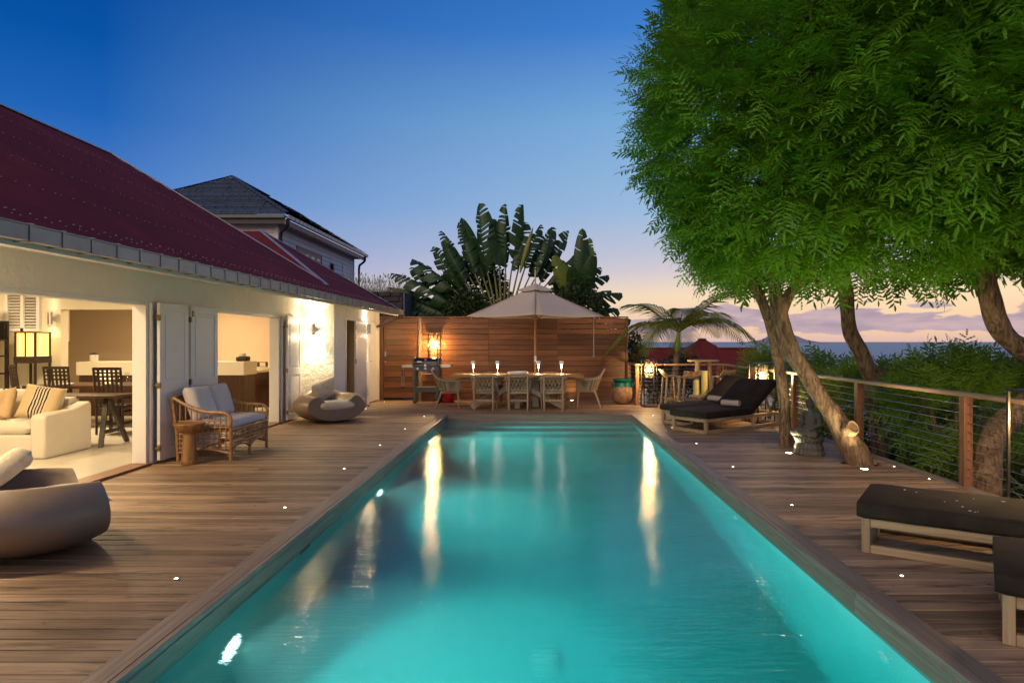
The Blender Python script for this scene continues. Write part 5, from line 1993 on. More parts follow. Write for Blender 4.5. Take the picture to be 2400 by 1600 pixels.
def woven_chair(loc, rz, label):
    """front -y"""
    t = thing("woven_armchair", label, "chair", loc, rz, "woven armchairs at the table ends")
    for sx in (-1, 1):
        MB().tube([(sx * 0.24, 0.30, 0), (sx * 0.20, 0.16, 0.38)], [0.016, 0.026], 10).build("leg", M["teak_z"], t)
        MB().tube([(sx * 0.25, -0.23, 0), (sx * 0.23, -0.20, 0.38)], [0.016, 0.026], 10).build("leg", M["teak_z"], t)
        MB().beam((sx * 0.21, 0.17, 0.37), (sx * 0.23, -0.21, 0.37), 0.03, 0.045).build("side_rail", M["teak"], t, smooth=False)
    # shell: back and arms as one curved woven sheet
    V, F = [], []
    nu, nv = 36, 12
    th = 0.022
    for s in (0, 1):
        for i in range(nu + 1):
            a = PI * (i / nu * 1.24 - 0.12)
            r_ = 0.275 - s * th
            x = -r_ * math.cos(a)
            y0_ = r_ * math.sin(a)
            w = max(0.0, math.sin(a)) if 0 <= a <= PI else 0
            htop = 0.235 + 0.225 * (max(0, w) ** 6 * 1.0) + 0.02 * w
            yy = y0_ - 0.05 if 0 <= a <= PI else -0.05 - abs(math.sin(a)) * 0.55
            for j in range(nv + 1):
                v_ = j / nv
                lean = (0.17 * v_ * max(0, w) ** 2)
                V.append((x * (1 + 0.03 * v_), yy + lean, 0.385 + v_ * htop))
    N = (nu + 1) * (nv + 1)
    for i in range(nu):
        for j in range(nv):
            a = i * (nv + 1) + j
            F.append((a, a + 1, a + nv + 2, a + nv + 1))
            F.append((a + N, a + nv + 1 + N, a + nv + 2 + N, a + 1 + N))
        for j in (0, nv):
            a = i * (nv + 1) + j
            F.append((a, a + nv + 1, a + nv + 1 + N, a + N))
    for i in (0, nu):
        for j in range(nv):
            a = i * (nv + 1) + j
            F.append((a, a + N, a + 1 + N, a + 1))
    MB().add(V, F).build("woven_shell", M["weave"], t, angle=60)
    rim = [(V[i * (nv + 1) + nv]) for i in range(nu + 1)]
    MB().tube([Vector(p) for p in rim], 0.017, 8).build("rim", M["rope"], t)
    MB().prism([(-0.26, -0.22), (0.26, -0.22), (0.27, -0.02), (0.22, 0.15), (0, 0.235), (-0.22, 0.15), (-0.27, -0.02)], 2, 0.375, 0.40).build("seat", M["teak"], t, smooth=False, bevel=0.008)
    cushion("seat_pad", 0.46, 0.44, 0.08, M["rope"], t, (0, -0.02, 0.43), n=10, p=8)
    return t


# basket weave
m, n, l, b = newmat("basket_weave")
v = _coord(n, l)
wv = n.new("ShaderNodeTexWave")
wv.inputs["Scale"].default_value = 14
wv.wave_type = "BANDS"
wv.bands_direction = "Z"
l.new(v, wv.inputs["Vector"])
wv2 = n.new("ShaderNodeTexWave")
wv2.inputs["Scale"].default_value = 10
wv2.bands_direction = "X"
l.new(v, wv2.inputs["Vector"])
mu = n.new("ShaderNodeMath")
mu.operation = "MULTIPLY"
l.new(wv.outputs["Fac"], mu.inputs[0])
l.new(wv2.outputs["Fac"], mu.inputs[1])
l.new(_ramp(n, l, mu.outputs[0], [(0.05, (0.13, 0.09, 0.05)), (0.5, (0.42, 0.31, 0.18))]), b.inputs["Base Color"])
b.inputs["Roughness"].default_value = 0.7
_bump(n, l, mu.outputs[0], 0.8, 0.01, b)
M["weave"] = m
woven_chair((-2.02, 15.05, 0.002), R(96), "woven armchair at the barbecue end of the dining table")
woven_chair((1.12, 15.3, 0.002), R(-93), "woven armchair at the jar end of the dining table")


def table_lamp(x, y, label):
    t = thing("cordless_table_lamp", label, "table lamp", (x, y, TZ + 0.003), 0, "lit cordless lamps on the dining table")
    MB().lathe([(0.052, 0), (0.052, 0.008), (0.045, 0.012), (0.012, 0.016), (0.0075, 0.03), (0.007, 0.20), (0.010, 0.245)], 24, closed=True).lathe([(0.001, 0.0005), (0.052, 0.0)], 24, closed=True).build("stand", M["ceramic"], t)
    MB().lathe([(0.056, 0.225), (0.045, 0.295), (0.043, 0.298), (0.01, 0.30), (0.01, 0.297), (0.04, 0.294), (0.052, 0.225)], 24, closed=True).build("shade", M["ceramic"], t)
    MB().lathe([(0.001, 0.252), (0.034, 0.252)], 20, closed=True).build("led_disc", M["lamp_led"], t)
    MB().lathe([(0.0078, 0.13), (0.009, 0.19), (0.011, 0.2495)], 16, closed=True).build("stem_glow", M["stem_glow"], t)  # glowing sleeve added round the stem to imitate its lit surface
    light("SPOT", (0, 0, 0.238), 30, (1.0, 0.82, 0.55), t, (0, 0, 0), spot_size=R(125), spot_blend=0.6, shadow_soft_size=0.03)
    return t


for x, l_ in ((-1.50, "leftmost"), (-0.94, "second from left"), (0.0, "third from left"), (0.53, "rightmost")):
    table_lamp(x, 15.32, f"white cordless lamp on the dining table, {l_} of four")
tr = thing("serving_tray", "round white tray at the middle of the dining table", "tray", (-0.47, 15.28, TZ + 0.003))
MB().lathe([(0.20, 0), (0.235, 0.01), (0.24, 0.055), (0.235, 0.056), (0.228, 0.015), (0.02, 0.012)], 36).build("bowl", M["ceramic"], tr)

# ================================================================== parasol
um = thing("parasol", "large pale canvas parasol with a wooden pole behind the dining table", "parasol", (-0.075, 16.02, 0.002))
AX, AY, ZE, ZT = 1.66, 1.04, 2.11, 2.86
MB().tube([(0, 0, 0), (0, 0, 2.80)], 0.029, 16).build("pole", M["pole"], um)
MB().box(-0.03, 0.03, -0.036, 0.036, 1.02, 1.15).tube([(0, -0.03, 1.09), (0, -0.075, 1.09), (-0.03, -0.078, 1.0)], 0.006, 6).build("crank", M["steel"], um)
MB().lathe([(0.30, 0), (0.30, 0.05), (0.06, 0.07), (0.05, 0.25)], 28).build("base", M["darkgrey"], um)
MB().tube([(0, 0, 2.80), (0, 0, 3.22)], [0.022, 0.016], 10).build("finial", M["canvas"], um)
corners = [(AX, 0), (0, AY), (-AX, 0), (0, -AY)]
NP = 8


def canopy(scale, z_e, z_t, sag, hem):
    V, F = [], []
    for q in range(4):
        (xa, ya), (xb, yb) = corners[q], corners[(q + 1) % 4]
        o_ = len(V)
        for i in range(NP + 1):
            t_ = i / NP                      # 0 apex .. 1 edge
            for j in range(NP + 1):
                s = j / NP
                x = (xa + (xb - xa) * s) * t_ * scale
                y = (ya + (yb - ya) * s) * t_ * scale
                d = sag * 4 * s * (1 - s) * t_
                z = z_t + (z_e - z_t) * (t_ ** 0.92) - d * 0.6
                V.append((x * (1 - d * 0.12), y * (1 - d * 0.12), z))
        for i in range(NP):
            for j in range(NP):
                a = o_ + i * (NP + 1) + j
                F.append((a, a + 1, a + NP + 2, a + NP + 1))
    return V, F


V, F = canopy(1.0, ZE, ZT, 0.07, 0)
o = MB().add(V, F).build("canopy", M["canvas"], um, angle=30)
so_ = o.modifiers.new("thick", "SOLIDIFY")
so_.thickness = 0.004
V, F = canopy(0.27, ZT - 0.13, ZT + 0.045, 0.05, 0)
o2 = MB().add(V, F).build("vent_cap", M["canvas"], um, angle=30)
so_ = o2.modifiers.new("thick", "SOLIDIFY")
so_.thickness = 0.004
for (x, y) in corners:
    MB().beam((0, 0, ZT - 0.06), (x * 0.99, y * 0.99, ZE - 0.012), 0.022, 0.026).build("rib", M["pole"], um, smooth=False)
    MB().beam((x * 0.03, y * 0.03, 2.06), (x * 0.48, y * 0.48, ZE + (ZT - ZE) * 0.47), 0.02, 0.024).build("strut", M["pole"], um, smooth=False)
    if y < 0:
        MB().beam((0, y * 0.23, ZT - 0.165), (0, y * 1.0, ZE + 0.008), 0.018, 0.006).build("seam_tape", M["canvas_seam"], um, smooth=False)
MB().lathe([(0.05, 2.03), (0.055, 2.09), (0.04, 2.10)], 16).build("runner", M["pole"], um)
for s in (-1, 1):
    MB().beam((s * AX * 0.93, 0.03, ZE + 0.03), (s * AX * 0.93, 0.03, ZE - 0.075), 0.02, 0.02).build("corner_pocket", M["canvas"], um, smooth=False)

# ================================================================== barbecue
bq = thing("gas_barbecue", "black lidded gas barbecue on a grey cart in front of the lantern", "barbecue", (-2.72, 16.28, 0.002))
for a in ((-0.31, -0.24, -0.22, -0.15, 0.0, 0.78), (0.24, 0.31, -0.22, -0.15, 0.09, 0.78), (-0.31, -0.26, 0.15, 0.22, 0.0, 0.78), (0.26, 0.31, 0.15, 0.22, 0.09, 0.78)):
    MB().box(*a).build("cart_leg", M["darkgrey"], bq, smooth=False, bevel=0.006)
MB().box(-0.239, 0.239, -0.22, -0.19, 0.27, 0.40).build("lower_panel", M["darkgrey"], bq, smooth=False, bevel=0.006)
MB().box(-0.26, 0.26, -0.18, 0.18, 0.37, 0.39).build("lower_shelf", M["darkgrey"], bq, smooth=False)
MB().box(-0.31, 0.31, -0.235, 0.22, 0.781, 0.90).build("control_panel", plain("blue_grey_panel", (0.10, 0.11, 0.16), 0.35, 0.5), bq, smooth=False, bevel=0.008)
for x in (-0.19, 0.0, 0.19):
    o = MB().lathe([(0.034, 0), (0.034, 0.012), (0.026, 0.018), (0.024, 0.035), (0.002, 0.037)], 18).build("knob", M["steel"], bq)
    o.location = (x, -0.2355, 0.84)
    o.rotation_euler = (R(90), 0, 0)
prof = [(-0.245, 0.905), (-0.245, 0.96), (-0.225, 1.03), (-0.15, 1.085), (0.0, 1.105), (0.14, 1.085), (0.215, 1.02), (0.225, 0.905)]
MB().prism(prof, 0, -0.285, 0.285).build("lid", M["bbq_lid"], bq, bevel=0.012, angle=50)
for s in (-1, 1):
    pr2 = [(y * 1.03, 0.902 + (z - 0.902) * 1.04) for y, z in prof]
    MB().prism(pr2, 0, s * 0.286, s * 0.325).build("lid_end", M["darkgrey"], bq, bevel=0.008, angle=50)
MB().box(-0.286, 0.286, -0.262, -0.246, 0.905, 0.935).build("lid_lip", M["darkgrey"], bq, smooth=False, bevel=0.004)
MB().box(-0.03, 0.03, -0.285, -0.263, 0.89, 0.95).build("lid_handle", M["steel"], bq, smooth=False, bevel=0.006)
o = MB().lathe([(0.033, 0), (0.033, 0.01), (0.028, 0.014), (0.002, 0.014)], 18).build("thermometer", M["steel"], bq)
o.location = (0.0, -0.215, 1.055)
o.rotation_euler = (R(50), 0, 0)
MB().box(-0.20, -0.09, -0.243, -0.239, 1.00, 1.025).build("maker_plate", M["steel"], bq, smooth=False)
MB().box(-0.58, -0.312, -0.20, 0.20, 0.87, 0.935).build("side_table", M["steel"], bq, smooth=False, bevel=0.006)
MB().box(0.312, 0.60, -0.20, 0.20, 0.87, 0.935).build("side_table", M["steel"], bq, smooth=False, bevel=0.006)
MB().tube([(0.34, -0.201, 0.90), (0.34, -0.23, 0.90)], 0.025, 14).build("side_knob", M["black"], bq)
for s in (-1, 1):
    MB().tube([(0.285, s * 0.20 - 0.0, 0.10), (0.33, s * 0.20, 0.10)], 0.098, 24).build("wheel", M["black"], bq)
MB().tube([(-0.10, -0.20, 0.73), (-0.10, -0.24, 0.72), (0.14, -0.24, 0.72), (0.14, -0.20, 0.73)], 0.006, 6).build("grease_tray_handle", M["steel"], bq)
for x, m_, nm, lb in ((-0.575, "black", "grill_fork", "black-handled grill fork hanging from the barbecue's side table"), (-0.525, "blue", "grill_brush", "blue-handled grill brush hanging from the barbecue's side table")):
    t = thing(nm, lb, "grill tool", (-2.72 + x, 16.06, 0.36))
    MB().tube([(0, 0, 0.30), (0, 0, 0.46)], 0.012, 8).build("handle", M[m_], t)
    MB().tube([(0, 0, 0.05), (0, 0, 0.30)], 0.005, 6).build("shaft", M["steel"], t)
    MB().lathe([(0.004, 0.0), (0.022, 0.015), (0.022, 0.04), (0.004, 0.052)], 8).build("head", M["black"], t)
    MB().tube([(0, 0, 0.46), (0, 0.01, 0.505)], 0.003, 5).build("hanging_loop", M["steel"], t)
gb = thing("gas_bottle", "red gas bottle standing beside the barbecue", "gas bottle", (-2.22, 16.45, 0.002))
MB().lathe([(0.14, 0), (0.155, 0.02), (0.155, 0.32), (0.14, 0.38), (0.08, 0.42), (0.04, 0.425)], 28).build("cylinder", M["red"], gb)
MB().lathe([(0.09, 0.415), (0.10, 0.50), (0.095, 0.50), (0.085, 0.415)], 20, closed=True).build("collar", M["red"], gb)
MB().tube([(0, 0, 0.42), (0, 0, 0.47)], 0.02, 8).build("valve", M["brass"], gb)

# outdoor shower pipe on the fence
shp = thing("shower_pipe", "thin steel outdoor shower pipe fixed to the right end of the fence", "shower", (1.42, FY - 0.03, 0))
MB().tube([(0, 0, 1.12), (0, 0, 2.02), (0, -0.02, 2.08), (0, -0.10, 2.10)], 0.012, 8).build("riser", M["steel"], shp)
MB().tube([(0, -0.10, 2.10), (0, -0.10, 2.07)], [0.02, 0.05], 14).build("shower_head", M["steel"], shp)
MB().tube([(-0.035, 0, 1.12), (0.035, 0, 1.12)], 0.012, 8).tube([(0, -0.03, 1.12), (0, 0.02, 1.12)], 0.016, 10).build("tap", M["steel"], shp)
for z in (1.45, 1.86):
    MB().tube([(0, 0, z), (0, 0.028, z)], 0.014, 8).build("pipe_clip", M["steel"], shp)
o = MB().tube([(0.05, 0.0, 1.95), (0.05, 0.028, 1.95)], 0.018, 10).build("stop_valve", M["blue"], shp)


# ================================================================== villa interior
FZ = 0.019
# sofa (front -y)
sf = thing("slipcovered_sofa", "white slipcovered sofa just inside the open doorway", "sofa", (-7.28, 8.80, FZ))
MB().box(-1.04, 1.04, -0.40, 0.42, 0.0, 0.30).build("base_skirt", M["sofa"], sf, bevel=0.03, seg=3)
for s in (-1, 1):
    MB().prism([(-0.43, 0.0), (-0.43, 0.53), (-0.38, 0.56), (0.10, 0.585), (0.44, 0.66), (0.46, 0.60), (0.46, 0.0)], 0, s * 0.88, s * 1.07).build("arm", M["sofa"], sf, bevel=0.03, seg=3)
MB().prism([(0.20, 0.30), (0.30, 0.70), (0.42, 0.72), (0.455, 0.66), (0.455, 0.0), (0.43, 0.0), (0.425, 0.30)], 0, -0.879, 0.879).build("backrest", M["sofa"], sf, bevel=0.03, seg=3)
for k, x in enumerate((-0.44, 0.44)):
    cushion("seat_cushion", 0.87, 0.66, 0.18, M["sofa"], sf, (x, -0.10, 0.385), n=14, p=9)
    cushion("back_cushion", 0.85, 0.46, 0.20, M["sofa"], sf, (x, 0.20, 0.62), (R(72), 0, 0), n=14, p=7)
# pillows
m, n, l, b = newmat("zebra_print")
v = _coord(n, l)
w_ = n.new("ShaderNodeTexWave")
w_.inputs["Scale"].default_value = 9
w_.inputs["Distortion"].default_value = 3.0
w_.inputs["Detail"].default_value = 2
l.new(v, w_.inputs["Vector"])
ss = n.new("ShaderNodeSeparateXYZ")
l.new(v, ss.inputs[0])
ab = n.new("ShaderNodeMath"); ab.operation = "ABSOLUTE"; l.new(ss.outputs[0], ab.inputs[0])
lt = n.new("ShaderNodeMath"); lt.operation = "LESS_THAN"; lt.inputs[1].default_value = 0.09; l.new(ab.outputs[0], lt.inputs[0])
zb = _ramp(n, l, w_.outputs["Fac"], [(0.45, (0.03, 0.025, 0.02)), (0.52, (0.62, 0.52, 0.38))])
l.new(_mix(n, l, lt.outputs[0], (0.55, 0.42, 0.24), zb), b.inputs["Base Color"])
b.inputs["Roughness"].default_value = 0.9
M["zebra"] = m
tag(cushion("throw_pillow", 0.46, 0.46, 0.15, M["zebra"], None, (-6.52, 8.72, 0.70), (R(66), R(10), R(14)), n=14), "ochre pillow with a zebra-striped middle on the white sofa", "pillow")
tag(cushion("throw_pillow", 0.44, 0.44, 0.15, plain("beige_pillow", (0.50, 0.36, 0.20), 0.9), None, (-7.02, 8.68, 0.66), (R(66), R(-14), R(-16)), n=14), "beige pillow at the left edge on the white sofa", "pillow")
# console table behind the sofa
cs_ = thing("console_table", "dark wooden trestle console table behind the white sofa", "table", (-7.2, 9.62, FZ))
MB().box(-1.35, 1.25, -0.26, 0.26, 0.68, 0.72).build("table_top", M["cab_wood"], cs_, smooth=False, bevel=0.004)
for s in (-1, 1):
    x = s * 1.05 - 0.02
    MB().beam((x + 0.04, -0.30, 0.0), (x - 0.06, -0.02, 0.679), 0.06, 0.05).build("leg", M["dark_wood"], cs_, smooth=False)
    MB().beam((x + 0.04, 0.30, 0.0), (x - 0.06, 0.02, 0.679), 0.06, 0.05).build("leg", M["dark_wood"], cs_, smooth=False)
    MB().beam((x + 0.02, -0.21, 0.2), (x + 0.02, 0.21, 0.2), 0.04, 0.05).build("stretcher", M["dark_wood"], cs_, smooth=False)
# dining table
it = thing("indoor_dining_table", "dark dining table inside the villa set with plates and glasses", "table", (-7.45, 11.75, FZ))
MB().box(-1.28, 1.28, -0.5, 0.5, 0.68, 0.735).build("table_top", M["cab_wood"], it, smooth=False, bevel=0.005)
for x in (-1.15, 1.15):
    for y in (-0.42, 0.42):
        MB().box(x - 0.045, x + 0.045, y - 0.045, y + 0.045, 0.0, 0.679).build("leg", M["dark_wood"], it, smooth=False)


def slat_chair(loc, rz, label):
    """front -y, tall latticed back at +y"""
    t = thing("slat_back_chair", label, "chair", loc, rz, "dark high-backed chairs in the villa")
    for s in (-1, 1):
        MB().tube([(s * 0.20, 0.20, 0), (s * 0.20, 0.20, 0.44), (s * 0.205, 0.28, 1.07)], 0.021, 4).build("leg", M["dark_wood"], t, smooth=False)
        MB().box(s * 0.20 - 0.02, s * 0.20 + 0.02, -0.22, -0.18, 0.0, 0.43).build("leg", M["dark_wood"], t, smooth=False)
        MB().box(s * 0.20 - 0.014, s * 0.20 + 0.014, -0.18, 0.185, 0.16, 0.195).build("stretcher", M["dark_wood"], t, smooth=False)
    MB().box(-0.22, 0.22, -0.23, 0.22, 0.431, 0.465).build("seat", M["dark_wood"], t, smooth=False, bevel=0.005)
    MB().box(-0.18, 0.18, 0.19, 0.21, 0.16, 0.195).build("stretcher", M["dark_wood"], t, smooth=False)
    MB().beam((-0.185, 0.278, 1.05), (0.185, 0.278, 1.05), 0.03, 0.045).build("top_rail", M["dark_wood"], t, smooth=False)
    for k in range(5):
        x = -0.135 + k * 0.0675
        MB().beam((x, 0.205, 0.47), (x, 0.275, 1.03), 0.03, 0.016, up=(0, 1, 0)).build("slat", M["dark_wood"], t, smooth=False)
    for z in (0.86, 0.925, 0.985):
        yy = 0.20 + 0.08 * (z - 0.44) / 0.63
        MB().beam((-0.185, yy, z), (0.185, yy, z), 0.014, 0.028).build("cross_slat", M["dark_wood"], t, smooth=False)
    return t


sc0 = slat_chair((-6.83, 10.78, FZ), R(180 - 176), "dark slat-backed chair nearest the doorway, drawn out from the indoor table")
sc0.rotation_euler = (0, 0, R(184))
dup(sc0, (-7.90, 11.18, FZ), R(178), "dark slat-backed chair at the middle of the indoor table's near side")
dup(sc0, (-9.02, 11.85, FZ), R(118), "dark slat-backed chair at the left end of the indoor table, seen at an angle")
dup(sc0, (-7.55, 12.52, FZ), R(-2), "dark slat-backed chair on the far side of the indoor table")
# tableware
TT = FZ + 0.737


def plate(x, y, label):
    t = thing("dinner_plate", label, "plate", (x, y, TT), 0, "plates on the indoor table")
    MB().lathe([(0.07, 0), (0.08, 0.006), (0.135, 0.018), (0.136, 0.021), (0.08, 0.011), (0.01, 0.009)], 28).build("dish", M["ceramic"], t)


plate(-8.15, 11.45, "pale dinner plate at the left of the indoor table")
plate(-7.35, 11.45, "pale dinner plate at the middle of the indoor table")
plate(-6.55, 11.45, "pale dinner plate at the right end of the indoor table")


def wine_glass(x, y, label):
    t = thing("wine_glass", label, "wine glass", (x, y, TT), 0, "wine glasses on the indoor table")
    MB().lathe([(0.034, 0), (0.034, 0.003), (0.006, 0.008), (0.004, 0.02), (0.004, 0.09), (0.012, 0.10), (0.034, 0.125), (0.040, 0.155), (0.036, 0.19), (0.034, 0.21)], 20, closed=True).build("bowl", M["clear"], t)


wine_glass(-7.33, 11.62, "left of two stemmed wine glasses on the indoor table")
wine_glass(-7.22, 11.68, "right of two stemmed wine glasses on the indoor table")
t = thing("tumbler", "clear tumbler right of the wine glasses on the indoor table", "glass", (-7.08, 11.50, TT))
MB().lathe([(0.03, 0), (0.036, 0.01), (0.042, 0.12)], 20, closed=True).build("cup", M["clear"], t)
t = thing("block_candle", "short white block candle on the indoor table", "candle", (-7.42, 11.52, TT))
MB().box(-0.06, 0.06, -0.06, 0.06, 0.0, 0.115).build("wax", M["ceramic"], t, bevel=0.01)
t = thing("block_candle", "short white block candle at the right end of the indoor table", "candle", (-6.42, 11.60, TT))
MB().box(-0.055, 0.055, -0.055, 0.055, 0.0, 0.11).build("wax", M["ceramic"], t, bevel=0.012)
t = thing("glass_jug", "pale rounded jug on the indoor table behind the middle chair", "jug", (-7.72, 11.9, TT))
MB().lathe([(0.09, 0), (0.11, 0.03), (0.115, 0.12), (0.10, 0.20), (0.075, 0.25)], 24).build("body", M["ceramic"], t)
MB().tube(spline([(0.09, 0, 0.21), (0.15, 0, 0.19), (0.155, 0, 0.10), (0.11, 0, 0.06)], 5), 0.009, 6).build("handle", M["ceramic"], t)

# bar
bar = thing("kitchen_bar", "kitchen bar with a thick white top and dark wooden front", "kitchen bar", (-7.5, 13.6, FZ))
MB().box(-1.70, 1.64, -0.36, 0.26, 0.81, 1.075).build("counter_top", M["inner"], bar, smooth=False, bevel=0.006)
for k in range(7):
    x = -1.66 + k * 0.467
    MB().box(x + 0.002, x + 0.465, -0.33, -0.305, 0.0, 0.809).build("front_panel", M["cab_wood"], bar, smooth=False)
MB().box(-1.66, 1.61, -0.304, 0.24, 0.0, 0.808).build("carcass", M["cab_wood"], bar, smooth=False)
MB().box(-1.64, 1.66, 0.262, 0.85, 0.83, 0.88).build("worktop", M["inner"], bar, smooth=False, bevel=0.004)
k2 = thing("kitchen_cabinet", "dark kitchen cabinet with a pale worktop beyond the bar", "cabinet", (-6.22, 15.7, FZ))
MB().box(-0.2, 0.25, -0.7, 0.7, 0.0, 0.84).build("carcass", M["cab_wood"], k2, smooth=False)
MB().box(-0.24, 0.27, -0.73, 0.73, 0.842, 0.90).build("worktop", M["inner"], k2, smooth=False, bevel=0.004)
t = thing("kitchen_shelf_unit", "black open shelf unit on the kitchen wall with crockery", "shelf", (-9.05, 16.6, FZ))
MB().box(-0.42, -0.38, -0.2, 0.28, 0.0, 1.95).box(0.38, 0.42, -0.2, 0.28, 0.0, 1.95).build("side", M["dark_wood"], t, smooth=False)
for z in (0.9, 1.3, 1.91):
    MB().box(-0.379, 0.379, -0.2, 0.28, z, z + 0.035).build("shelf", M["dark_wood"], t, smooth=False)
MB().box(-0.379, 0.379, 0.26, 0.28, 0.02, 1.9).build("back", M["dark_wood"], t, smooth=False)
# on the bar
t = thing("bar_faucet", "arched steel kitchen faucet standing on the bar", "faucet", (-8.05, 13.85, FZ + 0.881))
MB().tube([(0, 0, 0), (0, 0, 0.36)] + [(0.11 - 0.11 * math.cos(a), 0, 0.36 + 0.15 * math.sin(a)) for a in [PI * k / 10 for k in range(1, 11)]] + [(0.22, 0, 0.12)], 0.014, 8).build("spout", M["steel"], t)
MB().tube([(0, 0, 0.22), (0.22, 0, 0.22)], 0.006, 6).build("stay", M["steel"], t)
t = thing("storage_jar", "clear storage jar with a dark lid on the bar", "jar", (-8.98, 13.45, FZ + 1.077))
MB().lathe([(0.07, 0), (0.075, 0.01), (0.075, 0.14)], 20, closed=True).lathe([(0.001, 0.02), (0.07, 0.02), (0.07, 0.11), (0.001, 0.12)], 20, closed=True).build("body", M["ceramic"], t)
MB().lathe([(0.08, 0.141), (0.08, 0.155), (0.03, 0.17), (0.01, 0.18)], 20).build("lid", M["dark_wood"], t)
t = thing("toaster", "small dark appliance with a pale top at the end of the bar", "appliance", (-6.10, 13.72, FZ + 1.077))
MB().box(-0.10, 0.13, -0.10, 0.10, 0.0, 0.10).build("body", M["black"], t, bevel=0.03, seg=3)
MB().lathe([(0.06, 0.101), (0.06, 0.16), (0.05, 0.165)], 18).build("cup", M["ceramic"], t)
t = thing("serving_box", "small wire-framed box on the kitchen worktop", "box", (-6.3, 15.2, FZ + 0.902))
MB().box(-0.10, 0.10, -0.06, 0.06, 0, 0.012).box(-0.10, 0.10, -0.06, 0.06, 0.10, 0.112).box(-0.10, -0.09, -0.06, 0.06, 0.013, 0.099).box(0.09, 0.10, -0.06, 0.06, 0.013, 0.099).build("frame", M["black"], t, smooth=False)
# tall dark shelf unit at the left
shf = thing("open_shelf_unit", "tall dark open shelf unit with bowls at the left edge", "shelf", (-10.62, 12.5, FZ))
for x in (-0.52, 0.50):
    for y in (-0.17, 0.17):
        MB().box(x - 0.03, x + 0.03, y - 0.02, y + 0.02, 0.0, 1.84).build("upright", M["dark_wood"], shf, smooth=False)
for z in (0.45, 0.86, 1.19, 1.49, 1.84):
    MB().box(-0.55, 0.53, -0.19, 0.19, z, z + 0.03).build("shelf", M["dark_wood"], shf, smooth=False)
MB().box(-0.48, 0.46, 0.14, 0.16, 1.521, 1.839).build("back_panel", M["black"], shf, smooth=False)


def bowl(x, y, z, r_, h, label, nm="bowl"):
    t = thing(nm, label, "bowl", (x, y, z), 0, "bowls on the open shelf unit")
    MB().lathe([(r_ * 0.4, 0), (r_ * 0.45, 0.006), (r_, h), (r_ * 0.97, h), (r_ * 0.4, 0.014), (0.005, 0.012)], 28).build("body", M["ceramic"], t)


bowl(-10.48, 12.5, FZ + 1.521, 0.13, 0.09, "small cream bowl on the top open shelf")
bowl(-10.45, 12.5, FZ + 1.221, 0.20, 0.085, "wide cream bowl on the middle open shelf")
bowl(-10.45, 12.5, FZ + 0.891, 0.17, 0.03, "flat cream dish on the lower open shelf", "dish")
t = thing("floor_vase", "cream waisted vase standing on top of the open shelf unit", "vase", (-10.50, 12.5, FZ + 1.871))
MB().lathe([(0.10, 0), (0.105, 0.02), (0.085, 0.09), (0.105, 0.19), (0.085, 0.29), (0.10, 0.38), (0.09, 0.385)], 28).build("body", M["ceramic"], t)
# shoji floor lamp
fl_ = thing("shoji_floor_lamp", "tall floor lamp with glowing paper panels in a dark frame", "floor lamp", (-9.66, 12.72, FZ))
for x in (-0.185, 0.185):
    for y in (-0.185, 0.185):
        MB().box(x - 0.016, x + 0.016, y - 0.016, y + 0.016, 0.0, 1.64).build("upright", M["dark_wood"], fl_, smooth=False)
MB().box(-0.21, 0.21, -0.21, 0.21, 1.07, 1.20).build("body_band", M["dark_wood"], fl_, smooth=False, bevel=0.004)
MB().box(-0.205, 0.205, -0.205, 0.205, 1.641, 1.66).build("top", M["dark_wood"], fl_, smooth=False)
for s in (-1, 1):
    MB().box(-0.168, 0.168, s * 0.178 - 0.003, s * 0.178 + 0.003, 1.202, 1.639).build("paper_panel", M["paper"], fl_, smooth=False)
    MB().box(s * 0.178 - 0.003, s * 0.178 + 0.003, -0.168, 0.168, 1.202, 1.639).build("paper_panel", M["paper"], fl_, smooth=False)
    MB().box(-0.012, 0.012, s * 0.19 - 0.006, s * 0.19 + 0.006, 1.202, 1.639).build("mullion", M["dark_wood"], fl_, smooth=False)
# root stool near the doorway
rs_ = thing("teak_root_stool", "twisted orange teak root stool behind the nearest indoor chair", "stool", (-6.25, 10.95, FZ))
rr2 = random.Random(8)
for k in range(9):
    a = k * 0.7
    p = [(0.14 * math.cos(a) * rr2.uniform(0.6, 1.2), 0.14 * math.sin(a) * rr2.uniform(0.6, 1.2), 0.0), (0.17 * math.cos(a + 0.5), 0.17 * math.sin(a + 0.5), 0.2), (0.10 * math.cos(a + 1.3), 0.10 * math.sin(a + 1.3), 0.36), (0.15 * math.cos(a + 1.8), 0.15 * math.sin(a + 1.8), 0.48)]
    MB().tube(spline(p, 5), 0.035, 8).build("root", M["table_top"], rs_)
MB().lathe([(0.19, 0.46), (0.20, 0.50), (0.01, 0.51)], 20).build("seat", M["table_top"], rs_)


# ================================================================== vegetation
M["leaf_tam"] = leafmat("tamarind_leaf", (0.055, 0.170, 0.006), (0.115, 0.280, 0.013), 0.30, 0.5, 0.9)
M["leaf_hedge"] = leafmat("hedge_leaf", (0.070, 0.145, 0.012), (0.13, 0.22, 0.020), 0.30, 0.5, 0.9)
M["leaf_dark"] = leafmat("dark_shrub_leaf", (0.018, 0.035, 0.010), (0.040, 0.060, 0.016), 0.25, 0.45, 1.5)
M["leaf_palm"] = leafmat("palm_leaflet", (0.070, 0.105, 0.012), (0.15, 0.18, 0.022), 0.30, 0.4, 1.5)
M["leaf_fan"] = leafmat("traveller_palm_blade", (0.012, 0.036, 0.008), (0.028, 0.065, 0.015), 0.30, 0.35, 0.8)
M["petiole"] = leafmat("traveller_palm_petiole", (0.12, 0.13, 0.035), (0.20, 0.19, 0.06), 0.1, 0.5, 1.0)
